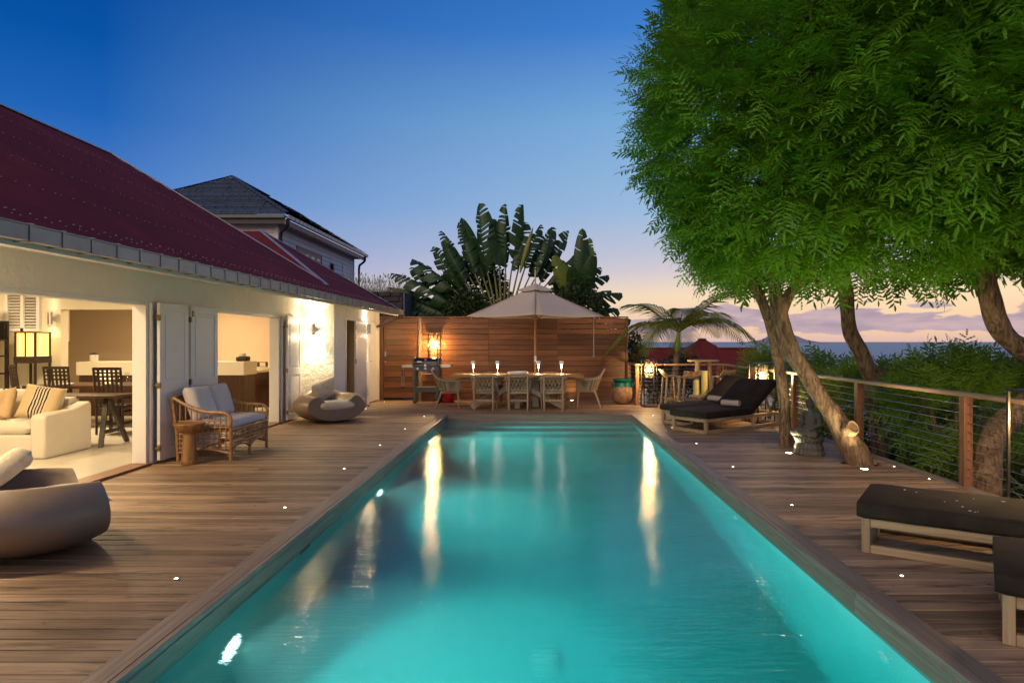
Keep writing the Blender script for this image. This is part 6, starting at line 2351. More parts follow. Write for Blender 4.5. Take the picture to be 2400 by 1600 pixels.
M["crownshaft"] = leafmat("green_crownshaft", (0.10, 0.18, 0.02), (0.16, 0.25, 0.03), 0.1, 0.4, 2.0)
M["grass"] = leafmat("dry_grass", (0.10, 0.11, 0.05), (0.18, 0.17, 0.09), 0.3, 0.6, 3.0)
M["spike"] = leafmat("spiky_leaf", (0.06, 0.09, 0.03), (0.13, 0.16, 0.06), 0.25, 0.4, 3.0)
M["pod"] = plain("brown_seed_pod", (0.14, 0.07, 0.03), 0.7, var=0.3)
M["flower"] = plain("small_yellow_flower", (0.55, 0.38, 0.08), 0.7)


def trunk(name, pts, radii, parent, mat, n=16, bump=0.12, steps=7, seed=0):
    P = spline(pts, steps)
    m_ = len(P)
    src = np.linspace(0, 1, len(radii))
    rs = np.interp(np.linspace(0, 1, m_), src, radii)
    mb = MB().tube(P, list(rs), n)
    out = []
    for i, v_ in enumerate(mb.v):
        ring = min(i // n, m_ - 1)
        c = P[ring]
        d = Vector(v_) - c
        k = 1 + bump * 1.3 * mnoise.noise((v_[0] * 5 + seed, v_[1] * 5, v_[2] * 2.4)) + bump * 0.6 * mnoise.noise((v_[0] * 14 + seed, v_[1] * 14, v_[2] * 5))
        out.append(tuple(c + d * k))
    mb.v = out
    return mb.build(name, mat, parent, angle=60)


# ---- feathery spray templates -------------------------------------------------
def leaf_quads(o, d, side, up, L, w, st, droop):
    """compound leaf as pairs of leaflets on an arched rachis -> (V (k,3), quads)"""
    V, Q = [], []
    tips = np.linspace(0.06, 1.0, st)
    pts = []
    for t in np.linspace(0, 1, st + 1):
        pts.append(o + d * (L * t) - up * (droop * L * t * t))
    for k in range(st):
        a, b_ = pts[k], pts[k + 1]
        ww = w * (0.55 + 0.45 * math.sin(PI * min(1, (k + 0.7) / st)))
        fw = (b_ - a)
        for s in (-1, 1):
            tip = side * (s * ww) + fw * 0.55 - up * (ww * 0.25)
            i0 = len(V)
            V += [a + fw * 0.06, a + fw * 0.84, a + fw * 0.75 + tip, a + fw * 0.12 + tip]
            Q.append((i0, i0 + 1, i0 + 2, i0 + 3))
    return V, Q


def make_spray(rs, nleaf, st, L=0.42, leafL=0.135, w=0.014, lod=False):
    V, Q = [], []
    X, Y_, Z = np.eye(3)
    curve = rs.uniform(-0.12, 0.12)
    lastp = None
    tw = []
    for t in np.linspace(0, 1, 6):
        tw.append(X * (L * t) + Y_ * (curve * L * t * t) - Z * (0.10 * L * t * t))
    # twig: flat crossed strips
    for k in range(5):
        a, b_ = tw[k], tw[k + 1]
        r_ = 0.0035 * (1 - k / 6)
        for u in (Y_, Z):
            i0 = len(V)
            V += [a - u * r_, a + u * r_, b_ + u * r_, b_ - u * r_]
            Q.append((i0, i0 + 1, i0 + 2, i0 + 3))
    for k in range(nleaf):
        t = 0.12 + 0.88 * k / (nleaf - 1)
        s = 1 if k % 2 else -1
        o = X * (L * t) + Y_ * (curve * L * t * t) - Z * (0.10 * L * t * t)
        if k == nleaf - 1:
            d = X + Y_ * rs.uniform(-0.3, 0.3)
        else:
            d = X * rs.uniform(0.25, 0.75) + Y_ * s * rs.uniform(0.8, 1.05) + Z * rs.uniform(0.0, 0.45)
        d = d / np.linalg.norm(d)
        side = np.cross(Z, d)
        side /= np.linalg.norm(side)
        up = np.cross(d, side)
        ll = leafL * rs.uniform(0.75, 1.15) * (1 - 0.25 * t)
        if lod:
            i0 = len(V)
            pts = [o + d * (ll * u) - up * (0.35 * ll * u * u) for u in (0, 0.5, 1.0)]
            ww = w * 0.95
            V += [pts[0] - side * ww * 0.5, pts[0] + side * ww * 0.5, pts[1] + side * ww, pts[1] - side * ww, pts[2] + side * ww * 0.4, pts[2] - side * ww * 0.4]
            Q += [(i0, i0 + 1, i0 + 2, i0 + 3), (i0 + 3, i0 + 2, i0 + 4, i0 + 5)]
        else:
            v_, q_ = leaf_quads(o, d, side, up, ll, w, st, rs.uniform(0.2, 0.6))
            o_ = len(V)
            V += v_
            Q += [tuple(i + o_ for i in f) for f in q_]
    return np.array(V, np.float32), np.array(Q, np.int32)


SPR = [make_spray(np.random.default_rng(100 + i), 17, 6, leafL=0.125, w=0.0115) for i in range(6)]
SPR_MID = [make_spray(np.random.default_rng(300 + i), 17, 3, leafL=0.125, w=0.0115) for i in range(4)]
SPR_LO = [make_spray(np.random.default_rng(200 + i), 16, 3, leafL=0.125, w=0.015, lod=True) for i in range(4)]


def place_sprays(P, Fw, scale, templates, rs):
    """P (n,3) origins, Fw (n,3) forward dirs -> V, Q"""
    n = len(P)
    if n == 0:
        return np.zeros((0, 3), np.float32), np.zeros((0, 4), np.int32)
    f = Fw / np.linalg.norm(Fw, axis=1, keepdims=True)
    upv = np.tile(np.array([0, 0, 1.0]), (n, 1)) + rs.normal(0, 0.35, (n, 3))
    s = np.cross(upv, f)
    s /= np.linalg.norm(s, axis=1, keepdims=True) + 1e-9
    u = np.cross(f, s)
    pick = rs.integers(0, len(templates), n)
    Vs, Qs = [], []
    off = 0
    for k, (tv, tq) in enumerate(templates):
        m_ = np.where(pick == k)[0]
        if not len(m_):
            continue
        B = np.stack([f[m_], s[m_], u[m_]], 1)                # (m,3,3)
        V = np.einsum("vi,mij->mvj", tv, B) * scale[m_][:, None, None] + P[m_][:, None, :]
        nv = tv.shape[0]
        Q = tq[None] + (np.arange(len(m_)) * nv)[:, None, None] + off
        Vs.append(V.reshape(-1, 3))
        Qs.append(Q.reshape(-1, 4))
        off += len(m_) * nv
    return np.concatenate(Vs), np.concatenate(Qs)


CAMP = np.array([0, 0, 1.5])


def crown_points(ells, idx, n, rs, inner=0.70, all_ells=None):
    """sample points in the outer shell of ellipsoid idx, not buried in the others"""
    c, r_ = np.array(ells[idx][0]), np.array(ells[idx][1])
    out_p, out_n, out_f = [], [], []
    while len(out_p) < n:
        d = rs.normal(0, 1, 3)
        d /= np.linalg.norm(d)
        lump = 1 + 0.13 * mnoise.noise(Vector(d * 2.3) + Vector((idx * 7.0, 0, 0))) + 0.07 * mnoise.noise(Vector(d * 5.5) + Vector((idx * 3.0, 5, 0)))
        t = lump * (inner + (1 - inner) * rs.random() ** 0.55)
        p = c + d * r_ * t
        ok = True
        for j, (c2, r2) in enumerate(all_ells or ells):
            if (c2, r2) == ells[idx]:
                continue
            if np.linalg.norm((p - np.array(c2)) / np.array(r2)) < 0.74:
                ok = False
                break
        if not ok:
            continue
        nn = d / r_
        nn /= np.linalg.norm(nn)
        view = CAMP - p
        view /= np.linalg.norm(view)
        facing = nn.dot(view)
        if facing < -0.35 and rs.random() < 0.75:
            continue
        out_p.append(p)
        out_n.append(nn)
        out_f.append(facing)
    return np.array(out_p), np.array(out_n), np.array(out_f)


def feather_crown(name, ells, idxs, counts, mat, parent, rs, scale=(0.9, 1.35), all_ells=None, templates=(SPR, SPR_MID, SPR_LO), zmin=None, up_bias=0.5, low=None, xmin=None):
    Vs, Qs = [], []
    off = 0
    for i, n in zip(idxs, counts):
        P, N, Fc = crown_points(ells, i, n, rs, all_ells=all_ells)
        if zmin is not None:
            keep = P[:, 2] > zmin(P)
            P, N, Fc = P[keep], N[keep], Fc[keep]
        if xmin is not None:
            k_ = P[:, 0] > xmin
            P, N, Fc = P[k_], N[k_], Fc[k_]
        ub = np.clip(N[:, 2] * 1.2 + 0.30, -0.55, 0.8)
        if low is not None:
            k_ = P[:, 2] > low
            P, N, Fc, ub = P[k_], N[k_], Fc[k_], ub[k_]
            ub = np.where(P[:, 2] < low + 0.5, np.maximum(ub, -0.12), ub)
        Fw = N * np.array([0.75, 0.75, 0.45 if low is not None else 0.75]) + np.outer(ub * up_bias * 1.6, [0, 0, 1]) + rs.normal(0, 0.38, P.shape)
        sc = rs.uniform(*scale, len(P))
        dist = np.linalg.norm(P - CAMP, axis=1)
        hi = (Fc > -0.05) & (dist < 8.2)
        mid = (Fc > -0.05) & ~hi
        lo = ~(hi | mid)
        for mask, tp in ((hi, templates[0]), (mid, templates[1]), (lo, templates[2])):
            V, Q = place_sprays(P[mask], Fw[mask], sc[mask], tp, rs)
            if len(V):
                Vs.append(V)
                Qs.append(Q + off)
                off += len(V)
    me = np_mesh(name, np.concatenate(Vs), np.concatenate(Qs))
    return obj(name, me, mat, parent, smooth=False)


CROWN = [((3.68, 9.0, 4.6), (2.05, 2.2, 2.2)), ((4.1, 8.8, 3.2), (2.1, 2.0, 1.05)), ((5.7, 7.7, 3.9), (2.5, 2.3, 1.4)),
         ((5.3, 7.7, 5.7), (2.5, 2.5, 2.3)), ((7.4, 8.4, 4.05), (2.3, 2.3, 1.6)), ((3.95, 9.2, 6.4), (1.9, 2.0, 1.7))]


def inner_leaves(i, n, parent, rs_):
    """sparser foliage deep inside the crown"""
    c, r_ = np.array(CROWN[i][0]), np.array(CROWN[i][1])
    d = rs_.normal(0, 1, (n, 3))
    d /= np.linalg.norm(d, axis=1, keepdims=True)
    P = c + d * r_ * rs_.uniform(0.15, 0.75, (n, 1))
    P = P[P[:, 2] > 2.8]
    V, Q = place_sprays(P, rs_.normal(0, 1, P.shape) + np.array([0, 0, 0.4]), rs_.uniform(1.3, 1.9, len(P)), SPR_LO, rs_)
    obj("inner_foliage", np_mesh("inner_foliage", V, Q), M["leaf_tam"], parent, smooth=False)


rs = np.random.default_rng(42)
tr_a = thing("tamarind_tree", "slender tamarind tree rising through the deck behind the loungers", "tree", (0, 0, 0), 0, "feathery tamarind trees")
trunk("trunk", [(3.57, 9.57, -0.5), (3.56, 9.57, 0.05), (3.53, 9.56, 0.5), (3.47, 9.52, 1.0), (3.36, 9.45, 1.46), (3.26, 9.38, 1.75), (3.10, 9.3, 2.12), (2.85, 9.2, 2.7), (2.75, 9.2, 3.6)],
      [0.11, 0.088, 0.076, 0.075, 0.075, 0.07, 0.066, 0.055, 0.03], tr_a, M["bark"], seed=1)
inner_leaves(5, 350, tr_a, rs)
feather_crown("crown", CROWN, [5], [1100], M["leaf_tam"], tr_a, rs, low=2.5)
tr_b = thing("tamarind_tree", "thick leaning tamarind tree growing through the deck beside the statue", "tree", (0, 0, 0), 0, "feathery tamarind trees")
tb = trunk("trunk", [(4.02, 8.20, -0.5), (3.96, 8.23, 0.0), (3.84, 8.27, 0.28), (3.70, 8.31, 0.56), (3.50, 8.35, 0.86), (3.36, 8.40, 1.13), (3.21, 8.43, 1.36), (3.13, 8.46, 1.56), (3.08, 8.48, 1.80), (3.07, 8.50, 2.05)],
           [0.19, 0.165, 0.150, 0.120, 0.098, 0.095, 0.108, 0.112, 0.110, 0.115], tr_b, M["bark"], n=20, bump=0.14, seed=2)
trunk("limb", [(3.07, 8.50, 1.95), (3.0, 8.5, 2.25), (2.9, 8.55, 2.8), (2.7, 8.7, 3.6)], [0.085, 0.075, 0.06, 0.03], tr_b, M["bark"], n=12, seed=3)
trunk("limb", [(3.08, 8.48, 1.85), (3.20, 8.46, 2.12), (3.42, 8.4, 2.4), (3.8, 8.3, 3.2), (4.2, 8.3, 4.2)], [0.085, 0.07, 0.062, 0.05, 0.03], tr_b, M["bark"], n=12, seed=4)
# pruned stub with cut face
trunk("pruned_stub", [(3.79, 8.27, 0.37), (3.825, 8.17, 0.43), (3.84, 8.125, 0.455)], [0.115, 0.105, 0.09], tr_b, M["bark"], n=16, bump=0.06, seed=5)
o = MB().lathe([(0.086, 0), (0.074, 0.006), (0.05, -0.004), (0.03, -0.02), (0.004, -0.03)], 20).build("cut_face", M["cutwood"], tr_b)
o.location = (3.841, 8.121, 0.457)
o.rotation_euler = Vector((0.28, -0.83, 0.47)).to_track_quat("Z", "Y").to_euler()
inner_leaves(0, 550, tr_b, rs)
inner_leaves(1, 250, tr_b, rs)
feather_crown("crown", CROWN, [0, 1], [1900, 1600], M["leaf_tam"], tr_b, rs, low=2.5)
tr_c = thing("tamarind_tree", "bent tamarind tree just outside the railing at mid distance", "tree", (0, 0, 0), 0, "feathery tamarind trees")
trunk("trunk", [(5.20, 10.0, -3.2), (5.14, 10.0, -0.3), (5.05, 10.0, 0.46), (5.0, 10.0, 0.92), (4.88, 10.0, 1.24), (4.70, 10.0, 1.60), (4.62, 9.95, 1.88), (4.57, 9.9, 2.19), (4.5, 9.8, 2.7), (4.6, 9.4, 3.8)],
      [0.14, 0.12, 0.115, 0.13, 0.115, 0.108, 0.105, 0.105, 0.09, 0.05], tr_c, M["bark"], seed=6)
o = MB().lathe([(0.07, 0), (0.10, 0.06), (0.09, 0.13), (0.04, 0.17), (0.002, 0.175)], 14).build("burl", M["bark"], tr_c)
o.location = (5.0, 9.97, 0.98)
o.rotation_euler = (0, R(65), R(-20))
for k, (dx, tp) in enumerate(((0.35, 0.7), (0.75, 0.5))):
    trunk("low_stem", [(5.25 + dx, 10.1, -3.4), (5.22 + dx, 10.1, -0.4), (5.35 + dx * 1.3, 10.1, 0.3), (5.5 + dx * 1.4, 10.2, 0.9)], [0.10, 0.09, 0.06, 0.03], tr_c, M["bark"], n=10, seed=7 + k)
inner_leaves(3, 600, tr_c, rs)
feather_crown("crown", CROWN, [3], [1900], M["leaf_tam"], tr_c, rs, low=2.75)
tr_d = thing("tamarind_tree", "thick crooked tamarind tree outside the railing at the right edge", "tree", (0, 0, 0), 0, "feathery tamarind trees")
trunk("trunk", [(4.86, 7.25, -2.2), (4.86, 7.25, -0.25), (4.92, 7.3, 0.02), (5.02, 7.4, 0.36), (5.22, 7.5, 0.55), (5.50, 7.6, 0.72), (5.85, 7.7, 0.95), (5.95, 7.8, 1.18), (5.86, 7.95, 1.35), (5.66, 8.0, 1.52), (5.5, 8.0, 1.75), (5.42, 8.0, 2.02), (5.35, 7.95, 2.4), (5.4, 7.8, 3.4)],
      [0.17, 0.155, 0.15, 0.13, 0.13, 0.13, 0.13, 0.13, 0.125, 0.12, 0.12, 0.12, 0.10, 0.05], tr_d, M["bark"], n=18, bump=0.14, seed=9)
inner_leaves(2, 500, tr_d, rs)
inner_leaves(4, 400, tr_d, rs)
feather_crown("crown", CROWN, [2, 4], [2800, 1000], M["leaf_tam"], tr_d, rs, low=2.85)
# pods hanging in the lower fringe, and a few visible branches
rp = np.random.default_rng(5)
pods = MB()
for k in range(130):
    i = int(rp.choice([1, 2, 2, 4]))
    c, r_ = CROWN[i]
    a = rp.uniform(0, 2 * PI)
    q = math.sqrt(rp.uniform(0, 0.8))
    p = Vector((c[0] + q * r_[0] * math.cos(a), c[1] + q * r_[1] * math.sin(a), c[2] - r_[2] * math.sqrt(max(0, 1 - q * q)) + rp.uniform(-0.08, 0.1)))
    p.z = max(p.z, 2.35 + rp.uniform(-0.1, 0.2))
    L = rp.uniform(0.06, 0.13)
    b_ = rp.uniform(-0.03, 0.03)
    pods.tube([p, p + Vector((b_, 0, -L * 0.5)), p + Vector((b_ * 0.2, b_, -L))], [0.005, 0.010, 0.005], 5)
pods.build("seed_pods", M["pod"], tr_d, kind="stuff")
for k in range(26):
    i = int(rp.choice([0, 1, 2, 3, 3]))
    c, r_ = CROWN[i]
    d = Vector(rp.normal(0, 1, 3)).normalized()
    d.y = -abs(d.y)
    d.z = abs(d.z) * 0.6 - 0.1
    d.normalize()
    p1 = Vector(c) + Vector((d.x * r_[0], d.y * r_[1], d.z * r_[2])) * 0.99
    p0 = Vector(c) + Vector((d.x * r_[0], d.y * r_[1], d.z * r_[2] - 0.8)) * 0.45
    mid = (p0 + p1) / 2 + Vector((0, 0, -0.08))
    MB().tube(spline([p0, mid, p1, p1 + (p1 - mid).normalized() * 0.25 + Vector((0, 0, 0.1))], 4), [0.022 - 0.0013 * q for q in range(13)], 6).build("branch", M["bark"], tr_b if i in (0, 1) else tr_c if i == 3 else tr_d)
fl2 = MB()
for k in range(60):
    c, r_ = CROWN[1] if k % 2 else CROWN[0]
    d = Vector(rp.normal(0, 1, 3)).normalized()
    d.y = -abs(d.y)
    p = Vector(c) + Vector((d.x * r_[0], d.y * r_[1], (-abs(d.z)) * r_[2])) * 0.97
    for q in range(4):
        e = p + Vector(rp.normal(0, 0.012, 3))
        fl2.lathe([(0.001, -0.005), (0.007, 0.0), (0.001, 0.005)], 5, tuple(e))
fl2.build("flowers", M["flower"], tr_b, kind="stuff")

# shrubs and low trees beyond the railing
HEDGE = [((5.65, 8.95, 0.55), (0.72, 0.75, 0.55)), ((6.4, 12.3, -0.45), (1.7, 1.3, 1.22)), ((8.6, 11.6, -0.4), (2.0, 1.4, 1.15)), ((6.7, 15.4, -0.32), (2.1, 1.3, 1.18)), ((10.2, 15.0, -0.35), (2.4, 1.4, 1.22)), ((4.98, 14.9, 0.15), (0.42, 0.7, 0.92))]
hl = ["bright feathery shrub spilling over the railing right of the bent tree", "dark feathery shrub behind the railing at mid distance", "feathery shrub below the sea horizon near the right edge", "feathery treetop just under the horizon behind the leaning trunks", "distant feathery treetop under the horizon at far right", "small yellow-green feathery shrub behind the middle floor lantern"]
hn = [420, 700, 600, 620, 520, 240]
for i, (e, lb, n_) in enumerate(zip(HEDGE, hl, hn)):
    t = thing("feathery_shrub", lb, "shrub", (0, 0, 0), 0, "feathery shrubs beyond the railing")
    c, r_ = e
    gz = ground_z(c[0], c[1])
    for k in range(3):
        trunk("stem", [(c[0] + (k - 1) * 0.12, c[1], gz - 0.3), (c[0] + (k - 1) * 0.2, c[1] + 0.05, (gz + c[2]) / 2), (c[0] + (k - 1) * 0.4, c[1], c[2] + 0.2)], [0.05, 0.045, 0.02], t, M["bark"], n=8, seed=20 + i * 3 + k)
    feather_crown("crown", HEDGE, [i], [n_], M["leaf_hedge"], t, rs, scale=(0.8, 1.2) if i in (0, 5) else (1.0, 1.5), templates=(SPR, SPR_MID, SPR_LO), up_bias=0.6, xmin=4.95 if i != 5 else 4.6)


# ---- broad leaf plants -------------------------------------------------------
def torn_blade(L, W, rs_, tear=0.5, droop=0.25, hang=0.0):
    """banana-like blade along +x with torn side strips; returns MB"""
    mb = MB()
    n_ = 16
    mid = [Vector((L * t, 0, -droop * L * t * t)) for t in np.linspace(0, 1, n_ + 1)]
    prof = lambda t: W * 0.5 * (max(0.0, math.sin(PI * min(1, 0.06 + 0.94 * t ** 0.85))) ** 0.55)
    for s in (-1, 1):
        k = 0
        while k < n_:
            m_ = rs_.choice([1, 1, 2, 3]) if rs_.random() < tear else rs_.choice([3, 4, 5])
            e = min(n_, k + int(m_))
            gap = 0.34 if rs_.random() < tear else 0.02
            tw = rs_.uniform(-0.25, 0.25) * tear
            dr = hang * rs_.uniform(0.6, 1.2) + rs_.uniform(0, 0.25) * tear
            for q in range(k, e):
                a, b_ = mid[q], mid[q + 1]
                g0 = gap * 0.5 if q == k else 0
                g1 = gap * 0.5 if q == e - 1 else 0
                wa, wb = prof(q / n_), prof((q + 1) / n_)
                seg = b_ - a
                pa, pb = a + seg * g0 * 0.3, b_ - seg * g1 * 0.3
                V = []
                for u in (0, 0.5, 1.0):
                    for p, w in ((pa + seg * g0 * u, wa), (pb - seg * g1 * u, wb)):
                        V.append(p + Vector((0.28 * w * u + tw * w * u * u, s * w * u * (1 - 0.5 * dr * u), 0.10 * w * u * (1 - u) * 2 - dr * w * u * u)))
                mb.add(V, [(0, 1, 3, 2), (2, 3, 5, 4)])
            k = e
    mb.tube(mid, [0.018 * (1 - 0.8 * t) for t in np.linspace(0, 1, n_ + 1)], 5)
    return mb


rt = random.Random(21)
rtn = np.random.default_rng(21)
tp = thing("travellers_palm", "big fan-shaped palm with torn paddle leaves behind the parasol", "palm", (-1.13, 21.0, 0))
MB().tube(spline([(0, 0, -0.9), (0, 0, 0.6), (0, 0, 1.5)], 4), [0.24, 0.22, 0.21, 0.2, 0.2, 0.2, 0.2, 0.2, 0.2], 14).build("trunk", M["palm_bark"], tp)
NL = 34
for k in range(NL):
    f = k / (NL - 1) * 2 - 1
    a = R(80) * f                                # from vertical
    yo = 0.10 * (1 if k % 2 else -1) + 0.05 * rt.uniform(-1, 1)
    base = Vector((0.22 * f, yo * 0.5, 1.45 + 0.25 * (1 - abs(f))))
    pl_ = 1.85 + 0.30 * math.cos(a) + rt.uniform(-0.15, 0.1)
    dv = Vector((math.sin(a), 0.05 * rt.uniform(-1, 1), math.cos(a)))
    e = base + dv * pl_ + Vector((0, yo, -0.12 * abs(f)))
    m1 = base + dv * pl_ * 0.35 + Vector((0, yo * 0.4, 0.02))
    m2 = base + dv * pl_ * 0.7 + Vector((0, yo * 0.8, 0.02))
    MB().tube(spline([base, m1, m2, e], 4), [0.075, 0.068, 0.06, 0.05, 0.045, 0.04, 0.036, 0.033, 0.03, 0.028, 0.026, 0.025, 0.024], 6).build("petiole", M["petiole"], tp)
    Lb = rt.uniform(1.5, 2.2)
    whole = k in (13, 16)
    mb = torn_blade(Lb, rt.uniform(0.52, 0.72) if whole else rt.uniform(0.7, 1.05), rtn, 0.2 if whole else 1.0, 0.12 + 0.25 * abs(f), 0.1 if whole else rt.uniform(0.5, 1.0))
    ob = mb.build("leaf", M["leaf_fan"], tp, angle=60)
    ob.location = e
    # blade x axis follows the petiole, its face turned towards the viewer with scatter
    xax = (dv + Vector((0, rt.uniform(-0.15, 0.15), 0))).normalized()
    face = Vector((rt.uniform(-0.9, 0.9), -1 if whole else rt.uniform(-1, -0.3), rt.uniform(0.0, 0.5) + 0.9 * abs(f)))
    yax = face.cross(xax).normalized()
    zax = xax.cross(yax)
    ob.rotation_euler = Matrix((xax, yax, zax)).transposed().to_euler()
# a rolled young leaf
ob = MB().lathe([(0.02, 0), (0.07, 0.35), (0.085, 0.8), (0.05, 1.25), (0.004, 1.5)], 10).build("rolled_leaf", M["petiole"], tp)
ob.location = (0.55, -0.1, 3.65)
ob.rotation_euler = (0, R(16), 0)

bp_ = thing("banana_plant", "banana plant with broad upright leaves right of the parasol top", "banana plant", (1.25, 20.2, 0))
MB().tube(spline([(0, 0, -0.9), (0.02, 0, 1.2), (0, 0, 2.6)], 4), 0.11, 10).build("trunk", M["petiole"], bp_)
for k, (az, tilt, L, z0) in enumerate(((-0.3, 0.12, 1.75, 2.5), (0.9, 0.3, 1.7, 2.4), (2.4, 0.45, 1.6, 2.3), (3.8, 0.5, 1.5, 2.3), (5.0, 0.2, 1.85, 2.6), (-1.2, 0.5, 1.5, 2.2), (1.8, 0.75, 1.2, 2.2), (4.4, 0.7, 1.3, 2.2))):
    mb = torn_blade(L, 0.62, rtn, 0.5, 0.18, 0.35)
    ob = mb.build("leaf", M["leaf_fan"] if k % 3 else M["leaf_palm"], bp_, angle=60)
    xax = Vector((math.sin(tilt) * math.cos(az), math.sin(tilt) * math.sin(az), math.cos(tilt))).normalized()
    ob.location = Vector((0, 0, z0)) + xax * 0.45
    MB().tube([(0, 0, z0 - 0.3), Vector((0, 0, z0)) + xax * 0.46], [0.05, 0.02], 6).build("petiole", M["petiole"], bp_)
    face = Vector((rt.uniform(-0.4, 0.4), -1, 0.2))
    yax = face.cross(xax).normalized()
    zax = xax.cross(yax)
    ob.rotation_euler = Matrix((xax, yax, zax)).transposed().to_euler()


def leafy_blob(name, label, c, r_, n_, mat, leaf=0.09, cat="shrub", group=None, stem_to=None):
    t = thing(name, label, cat, (c[0], c[1], 0), 0, group)
    rg = np.random.default_rng(int(abs(c[0] * 100) + n_))
    d = rg.normal(0, 1, (n_, 3))
    d /= np.linalg.norm(d, axis=1, keepdims=True)
    lump = np.array([1 + 0.22 * mnoise.noise(Vector(x * 2.6) + Vector((c[0], 0, 0))) for x in d])
    rad = (0.45 + 0.55 * rg.random(n_) ** 0.5) * lump
    P = d * np.array(r_) * rad[:, None] + np.array([0, 0, c[2]])
    ax = d * 0.6 + rg.normal(0, 0.5, (n_, 3)) + np.array([0, 0, -0.1])
    ax /= np.linalg.norm(ax, axis=1, keepdims=True)
    sd_ = np.cross(ax, rg.normal(0, 1, (n_, 3)))
    sd_ /= np.linalg.norm(sd_, axis=1, keepdims=True)
    L = leaf * rg.uniform(0.6, 1.3, n_)[:, None]
    w = L * 0.30
    V = np.stack([P, P + ax * L * 0.45 + sd_ * w, P + ax * L, P + ax * L * 0.45 - sd_ * w], 1).reshape(-1, 3)
    Q = np.arange(n_ * 4).reshape(-1, 4)
    obj("crown", np_mesh("crown", V, Q), mat, t, smooth=False)
    gz = ground_z(c[0], c[1])
    for k in range(3):
        trunk("stem", [(0.08 * (k - 1), 0, gz - 0.2), (0.15 * (k - 1), 0.05, c[2] * 0.5), (0.3 * (k - 1), 0, c[2] + 0.2)], [0.05, 0.04, 0.015], t, M["bark"], n=8, seed=60 + k)
    return t


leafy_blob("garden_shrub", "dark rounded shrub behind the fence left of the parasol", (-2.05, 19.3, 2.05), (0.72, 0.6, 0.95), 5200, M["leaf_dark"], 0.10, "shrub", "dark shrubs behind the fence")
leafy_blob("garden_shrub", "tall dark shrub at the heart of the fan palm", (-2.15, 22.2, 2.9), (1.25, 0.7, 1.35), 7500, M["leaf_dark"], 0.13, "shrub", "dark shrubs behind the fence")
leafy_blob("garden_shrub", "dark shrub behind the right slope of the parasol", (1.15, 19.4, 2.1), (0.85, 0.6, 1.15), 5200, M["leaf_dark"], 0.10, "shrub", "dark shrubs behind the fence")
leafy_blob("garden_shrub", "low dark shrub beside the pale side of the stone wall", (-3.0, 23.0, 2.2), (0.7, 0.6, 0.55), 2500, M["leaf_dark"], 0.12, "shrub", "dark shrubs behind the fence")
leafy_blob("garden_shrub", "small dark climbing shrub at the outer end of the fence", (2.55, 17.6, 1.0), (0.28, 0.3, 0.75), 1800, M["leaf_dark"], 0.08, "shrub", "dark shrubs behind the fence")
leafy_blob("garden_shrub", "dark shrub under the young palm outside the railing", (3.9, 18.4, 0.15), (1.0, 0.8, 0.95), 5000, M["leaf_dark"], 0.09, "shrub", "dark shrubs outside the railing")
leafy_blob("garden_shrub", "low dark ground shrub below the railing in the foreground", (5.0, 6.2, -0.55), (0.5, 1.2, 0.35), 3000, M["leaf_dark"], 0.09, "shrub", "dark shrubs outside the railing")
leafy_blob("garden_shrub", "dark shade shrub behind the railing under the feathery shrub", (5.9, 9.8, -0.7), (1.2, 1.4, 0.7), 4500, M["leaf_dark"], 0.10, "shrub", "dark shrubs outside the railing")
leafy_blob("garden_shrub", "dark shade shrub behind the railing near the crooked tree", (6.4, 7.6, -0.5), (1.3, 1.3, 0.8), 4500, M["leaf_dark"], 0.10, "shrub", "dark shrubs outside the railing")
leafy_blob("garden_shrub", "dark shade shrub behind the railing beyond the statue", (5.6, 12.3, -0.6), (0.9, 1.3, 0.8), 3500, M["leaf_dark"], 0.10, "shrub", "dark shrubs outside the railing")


# young palm
def palm_frond(L, rs_, droop):
    mb = MB()
    n_ = 40
    pts = []
    for t in np.linspace(0, 1, n_ + 1):
        pts.append(Vector((L * (t - 0.28 * droop * t * t), 0, L * (0.42 * t - droop * t * t * 0.95))))
    mb.tube(pts, [0.013 * (1 - 0.85 * t) + 0.002 for t in np.linspace(0, 1, n_ + 1)], 5)
    for k in range(3, n_ + 1):
        t = k / n_
        a = pts[k]
        d = (pts[k] - pts[k - 1]).normalized()
        ll = L * 0.34 * math.sin(PI * min(1, 0.18 + 0.78 * t)) * rs_.uniform(0.85, 1.1)
        up = Vector((0, 1, 0)).cross(d) * -1
        for s in (-1, 1):
            for jit in (0.0,):
                b0 = a - d * (L / n_ * jit)
                dirv = (d * 0.75 + Vector((0, s, 0)) * 0.95 + Vector((0, 0, 0.15))).normalized()
                tip = b0 + dirv * ll + Vector((0, 0, -0.42 * ll * rs_.uniform(0.7, 1.3)))
                mid_ = b0 + dirv * ll * 0.5 + Vector((0, 0, -0.06 * ll))
                w = d * 0.021
                mb.add([b0 - w * 0.6, b0 + w * 0.6, mid_ + w, tip, mid_ - w], [(0, 1, 2, 4), (4, 2, 3)])
    return mb


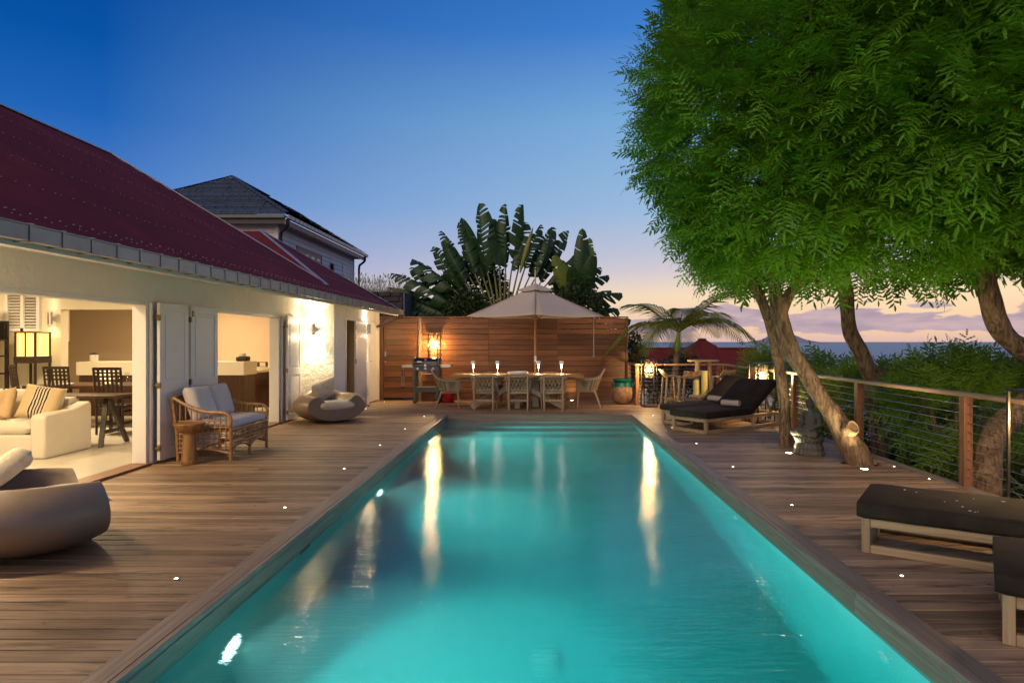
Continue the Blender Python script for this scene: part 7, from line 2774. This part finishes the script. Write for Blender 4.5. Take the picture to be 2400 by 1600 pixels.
yp = thing("young_palm", "young palm with arching fronds and a green crownshaft just outside the railing", "palm", (3.42, 16.9, 0))
gz = ground_z(3.42, 16.9)
trunk("trunk", [(-0.05, 0, gz - 0.3), (0.0, 0, 0.2), (0.06, 0, 0.8), (0.10, 0, 1.26)], [0.13, 0.105, 0.085, 0.075], yp, M["palm_bark"], n=14, bump=0.05, seed=40)
MB().tube(spline([(0.10, 0, 1.25), (0.11, 0, 1.42), (0.13, 0, 1.62), (0.14, 0, 1.82)], 4), [0.082, 0.09, 0.092, 0.09, 0.085, 0.078, 0.07, 0.062, 0.055, 0.048, 0.042, 0.036, 0.03], 14).build("crownshaft", M["crownshaft"], yp)
for k in range(13):
    az = k * 2.399 + 0.4
    dr = [0.85, 0.95, 0.7, 1.05, 0.55, 0.9, 1.1, 0.62, 0.8, 1.0, 0.4, 0.75, 0.95][k]
    ob = palm_frond(rt.uniform(2.0, 2.45), rt, dr * 0.95).build("frond", M["leaf_palm"], yp, smooth=False)
    ob.location = (0.14, 0, 1.72)
    ob.rotation_euler = (0, R(-18 + 26 * (dr - 0.8)), az)


# spiky plants
def spiky(name, label, loc, n_, L, w, mat, spread, cat="plant"):
    t = thing(name, label, cat, loc)
    for k in range(n_):
        az = k * 2.399
        el = R(88) - spread * (k / n_) ** 0.7
        l_ = L * rt.uniform(0.75, 1.1)
        d = Vector((math.cos(az) * math.cos(el), math.sin(az) * math.cos(el), math.sin(el)))
        sd_ = d.cross(Vector((0, 0, 1))).normalized()
        up = sd_.cross(d)
        V, F = [], []
        for q in range(7):
            u = q / 6
            c = d * (l_ * u) - Vector((0, 0, 0.22 * l_ * u * u))
            ww = w * (math.sin(PI * (0.15 + 0.85 * (1 - u)) * 0.5) if q < 6 else 0.03)
            V += [c - sd_ * ww, c - up * ww * 0.35, c + sd_ * ww]
        for q in range(6):
            a = q * 3
            F += [(a, a + 1, a + 4, a + 3), (a + 1, a + 2, a + 5, a + 4)]
        MB().add(V, F).build("leaf", mat, t, smooth=True, angle=80)
    return t


spiky("spiky_agave", "large spiky agave outside the railing at the right edge", (5.25, 6.55, -0.62), 46, 1.15, 0.028, M["spike"], R(75))
spiky("spiky_dracaena", "small yellowish spiky plant behind the floor lantern by the jar", (2.72, 16.25, -0.12), 26, 0.62, 0.010, M["grass"], R(70))
spiky("spiky_dracaena", "small yellowish spiky plant behind the side-on bar stool", (3.02, 16.35, -0.15), 22, 0.55, 0.010, M["grass"], R(70))

# grass along the top of the stone wall
g_ = MB()
rg = random.Random(9)
for k in range(2200):
    x = rg.uniform(-7.2, -4.08)
    y = rg.uniform(20.05, 22.2)
    h = rg.uniform(0.10, 0.26) if k % 4 else rg.uniform(0.25, 0.60)
    dx, dy = rg.uniform(-0.6, 0.6) * h, rg.uniform(-0.2, 0.2) * h
    p = Vector((x, y, 2.97))
    w = 0.003
    t_ = p + Vector((dx, dy, h))
    m_ = p + Vector((dx * 0.35, dy * 0.35, h * 0.6))
    g_.add([p - Vector((w, 0, 0)), p + Vector((w, 0, 0)), m_ + Vector((w * 0.8, 0, 0)), t_, m_ - Vector((w * 0.8, 0, 0))], [(0, 1, 2, 4), (4, 2, 3)])
    if k % 4 == 0:
        s = rg.uniform(0.006, 0.011)
        g_.add([t_ + Vector((-s, 0, -0.02)), t_ + Vector((s, 0, -0.02)), t_ + Vector((s * 0.6, 0, 0.06)), t_ + Vector((-s * 0.6, 0, 0.06))], [(0, 1, 2, 3)])
go = g_.build("wall_top_grass", M["grass"], None, smooth=False, kind="stuff")
tag(go, "dry seeding grass along the top of the stone wall", "grass")

# a few fallen leaves on the deck under the trees
fb = MB()
rg = random.Random(77)
for k in range(70):
    x, y = (rg.uniform(2.15, 4.25), rg.uniform(3.2, 13.0)) if k % 4 else (rg.uniform(-4.5, -2.1), rg.uniform(3.2, 12.0))
    a = rg.uniform(0, 6.28)
    L = rg.uniform(0.008, 0.022)
    c_, s_ = math.cos(a), math.sin(a)
    z0 = 0.004
    fb.add([(x - c_ * L, y - s_ * L, z0), (x - s_ * L * 0.35, y + c_ * L * 0.35, z0 + 0.004), (x + c_ * L, y + s_ * L, z0 + 0.001), (x + s_ * L * 0.35, y - c_ * L * 0.35, z0 + 0.003)], [(0, 1, 2, 3)])
fo = fb.build("fallen_leaves", M["pod"], None, smooth=False, kind="stuff")
tag(fo, "small brown fallen leaves scattered over the deck boards", "leaves")
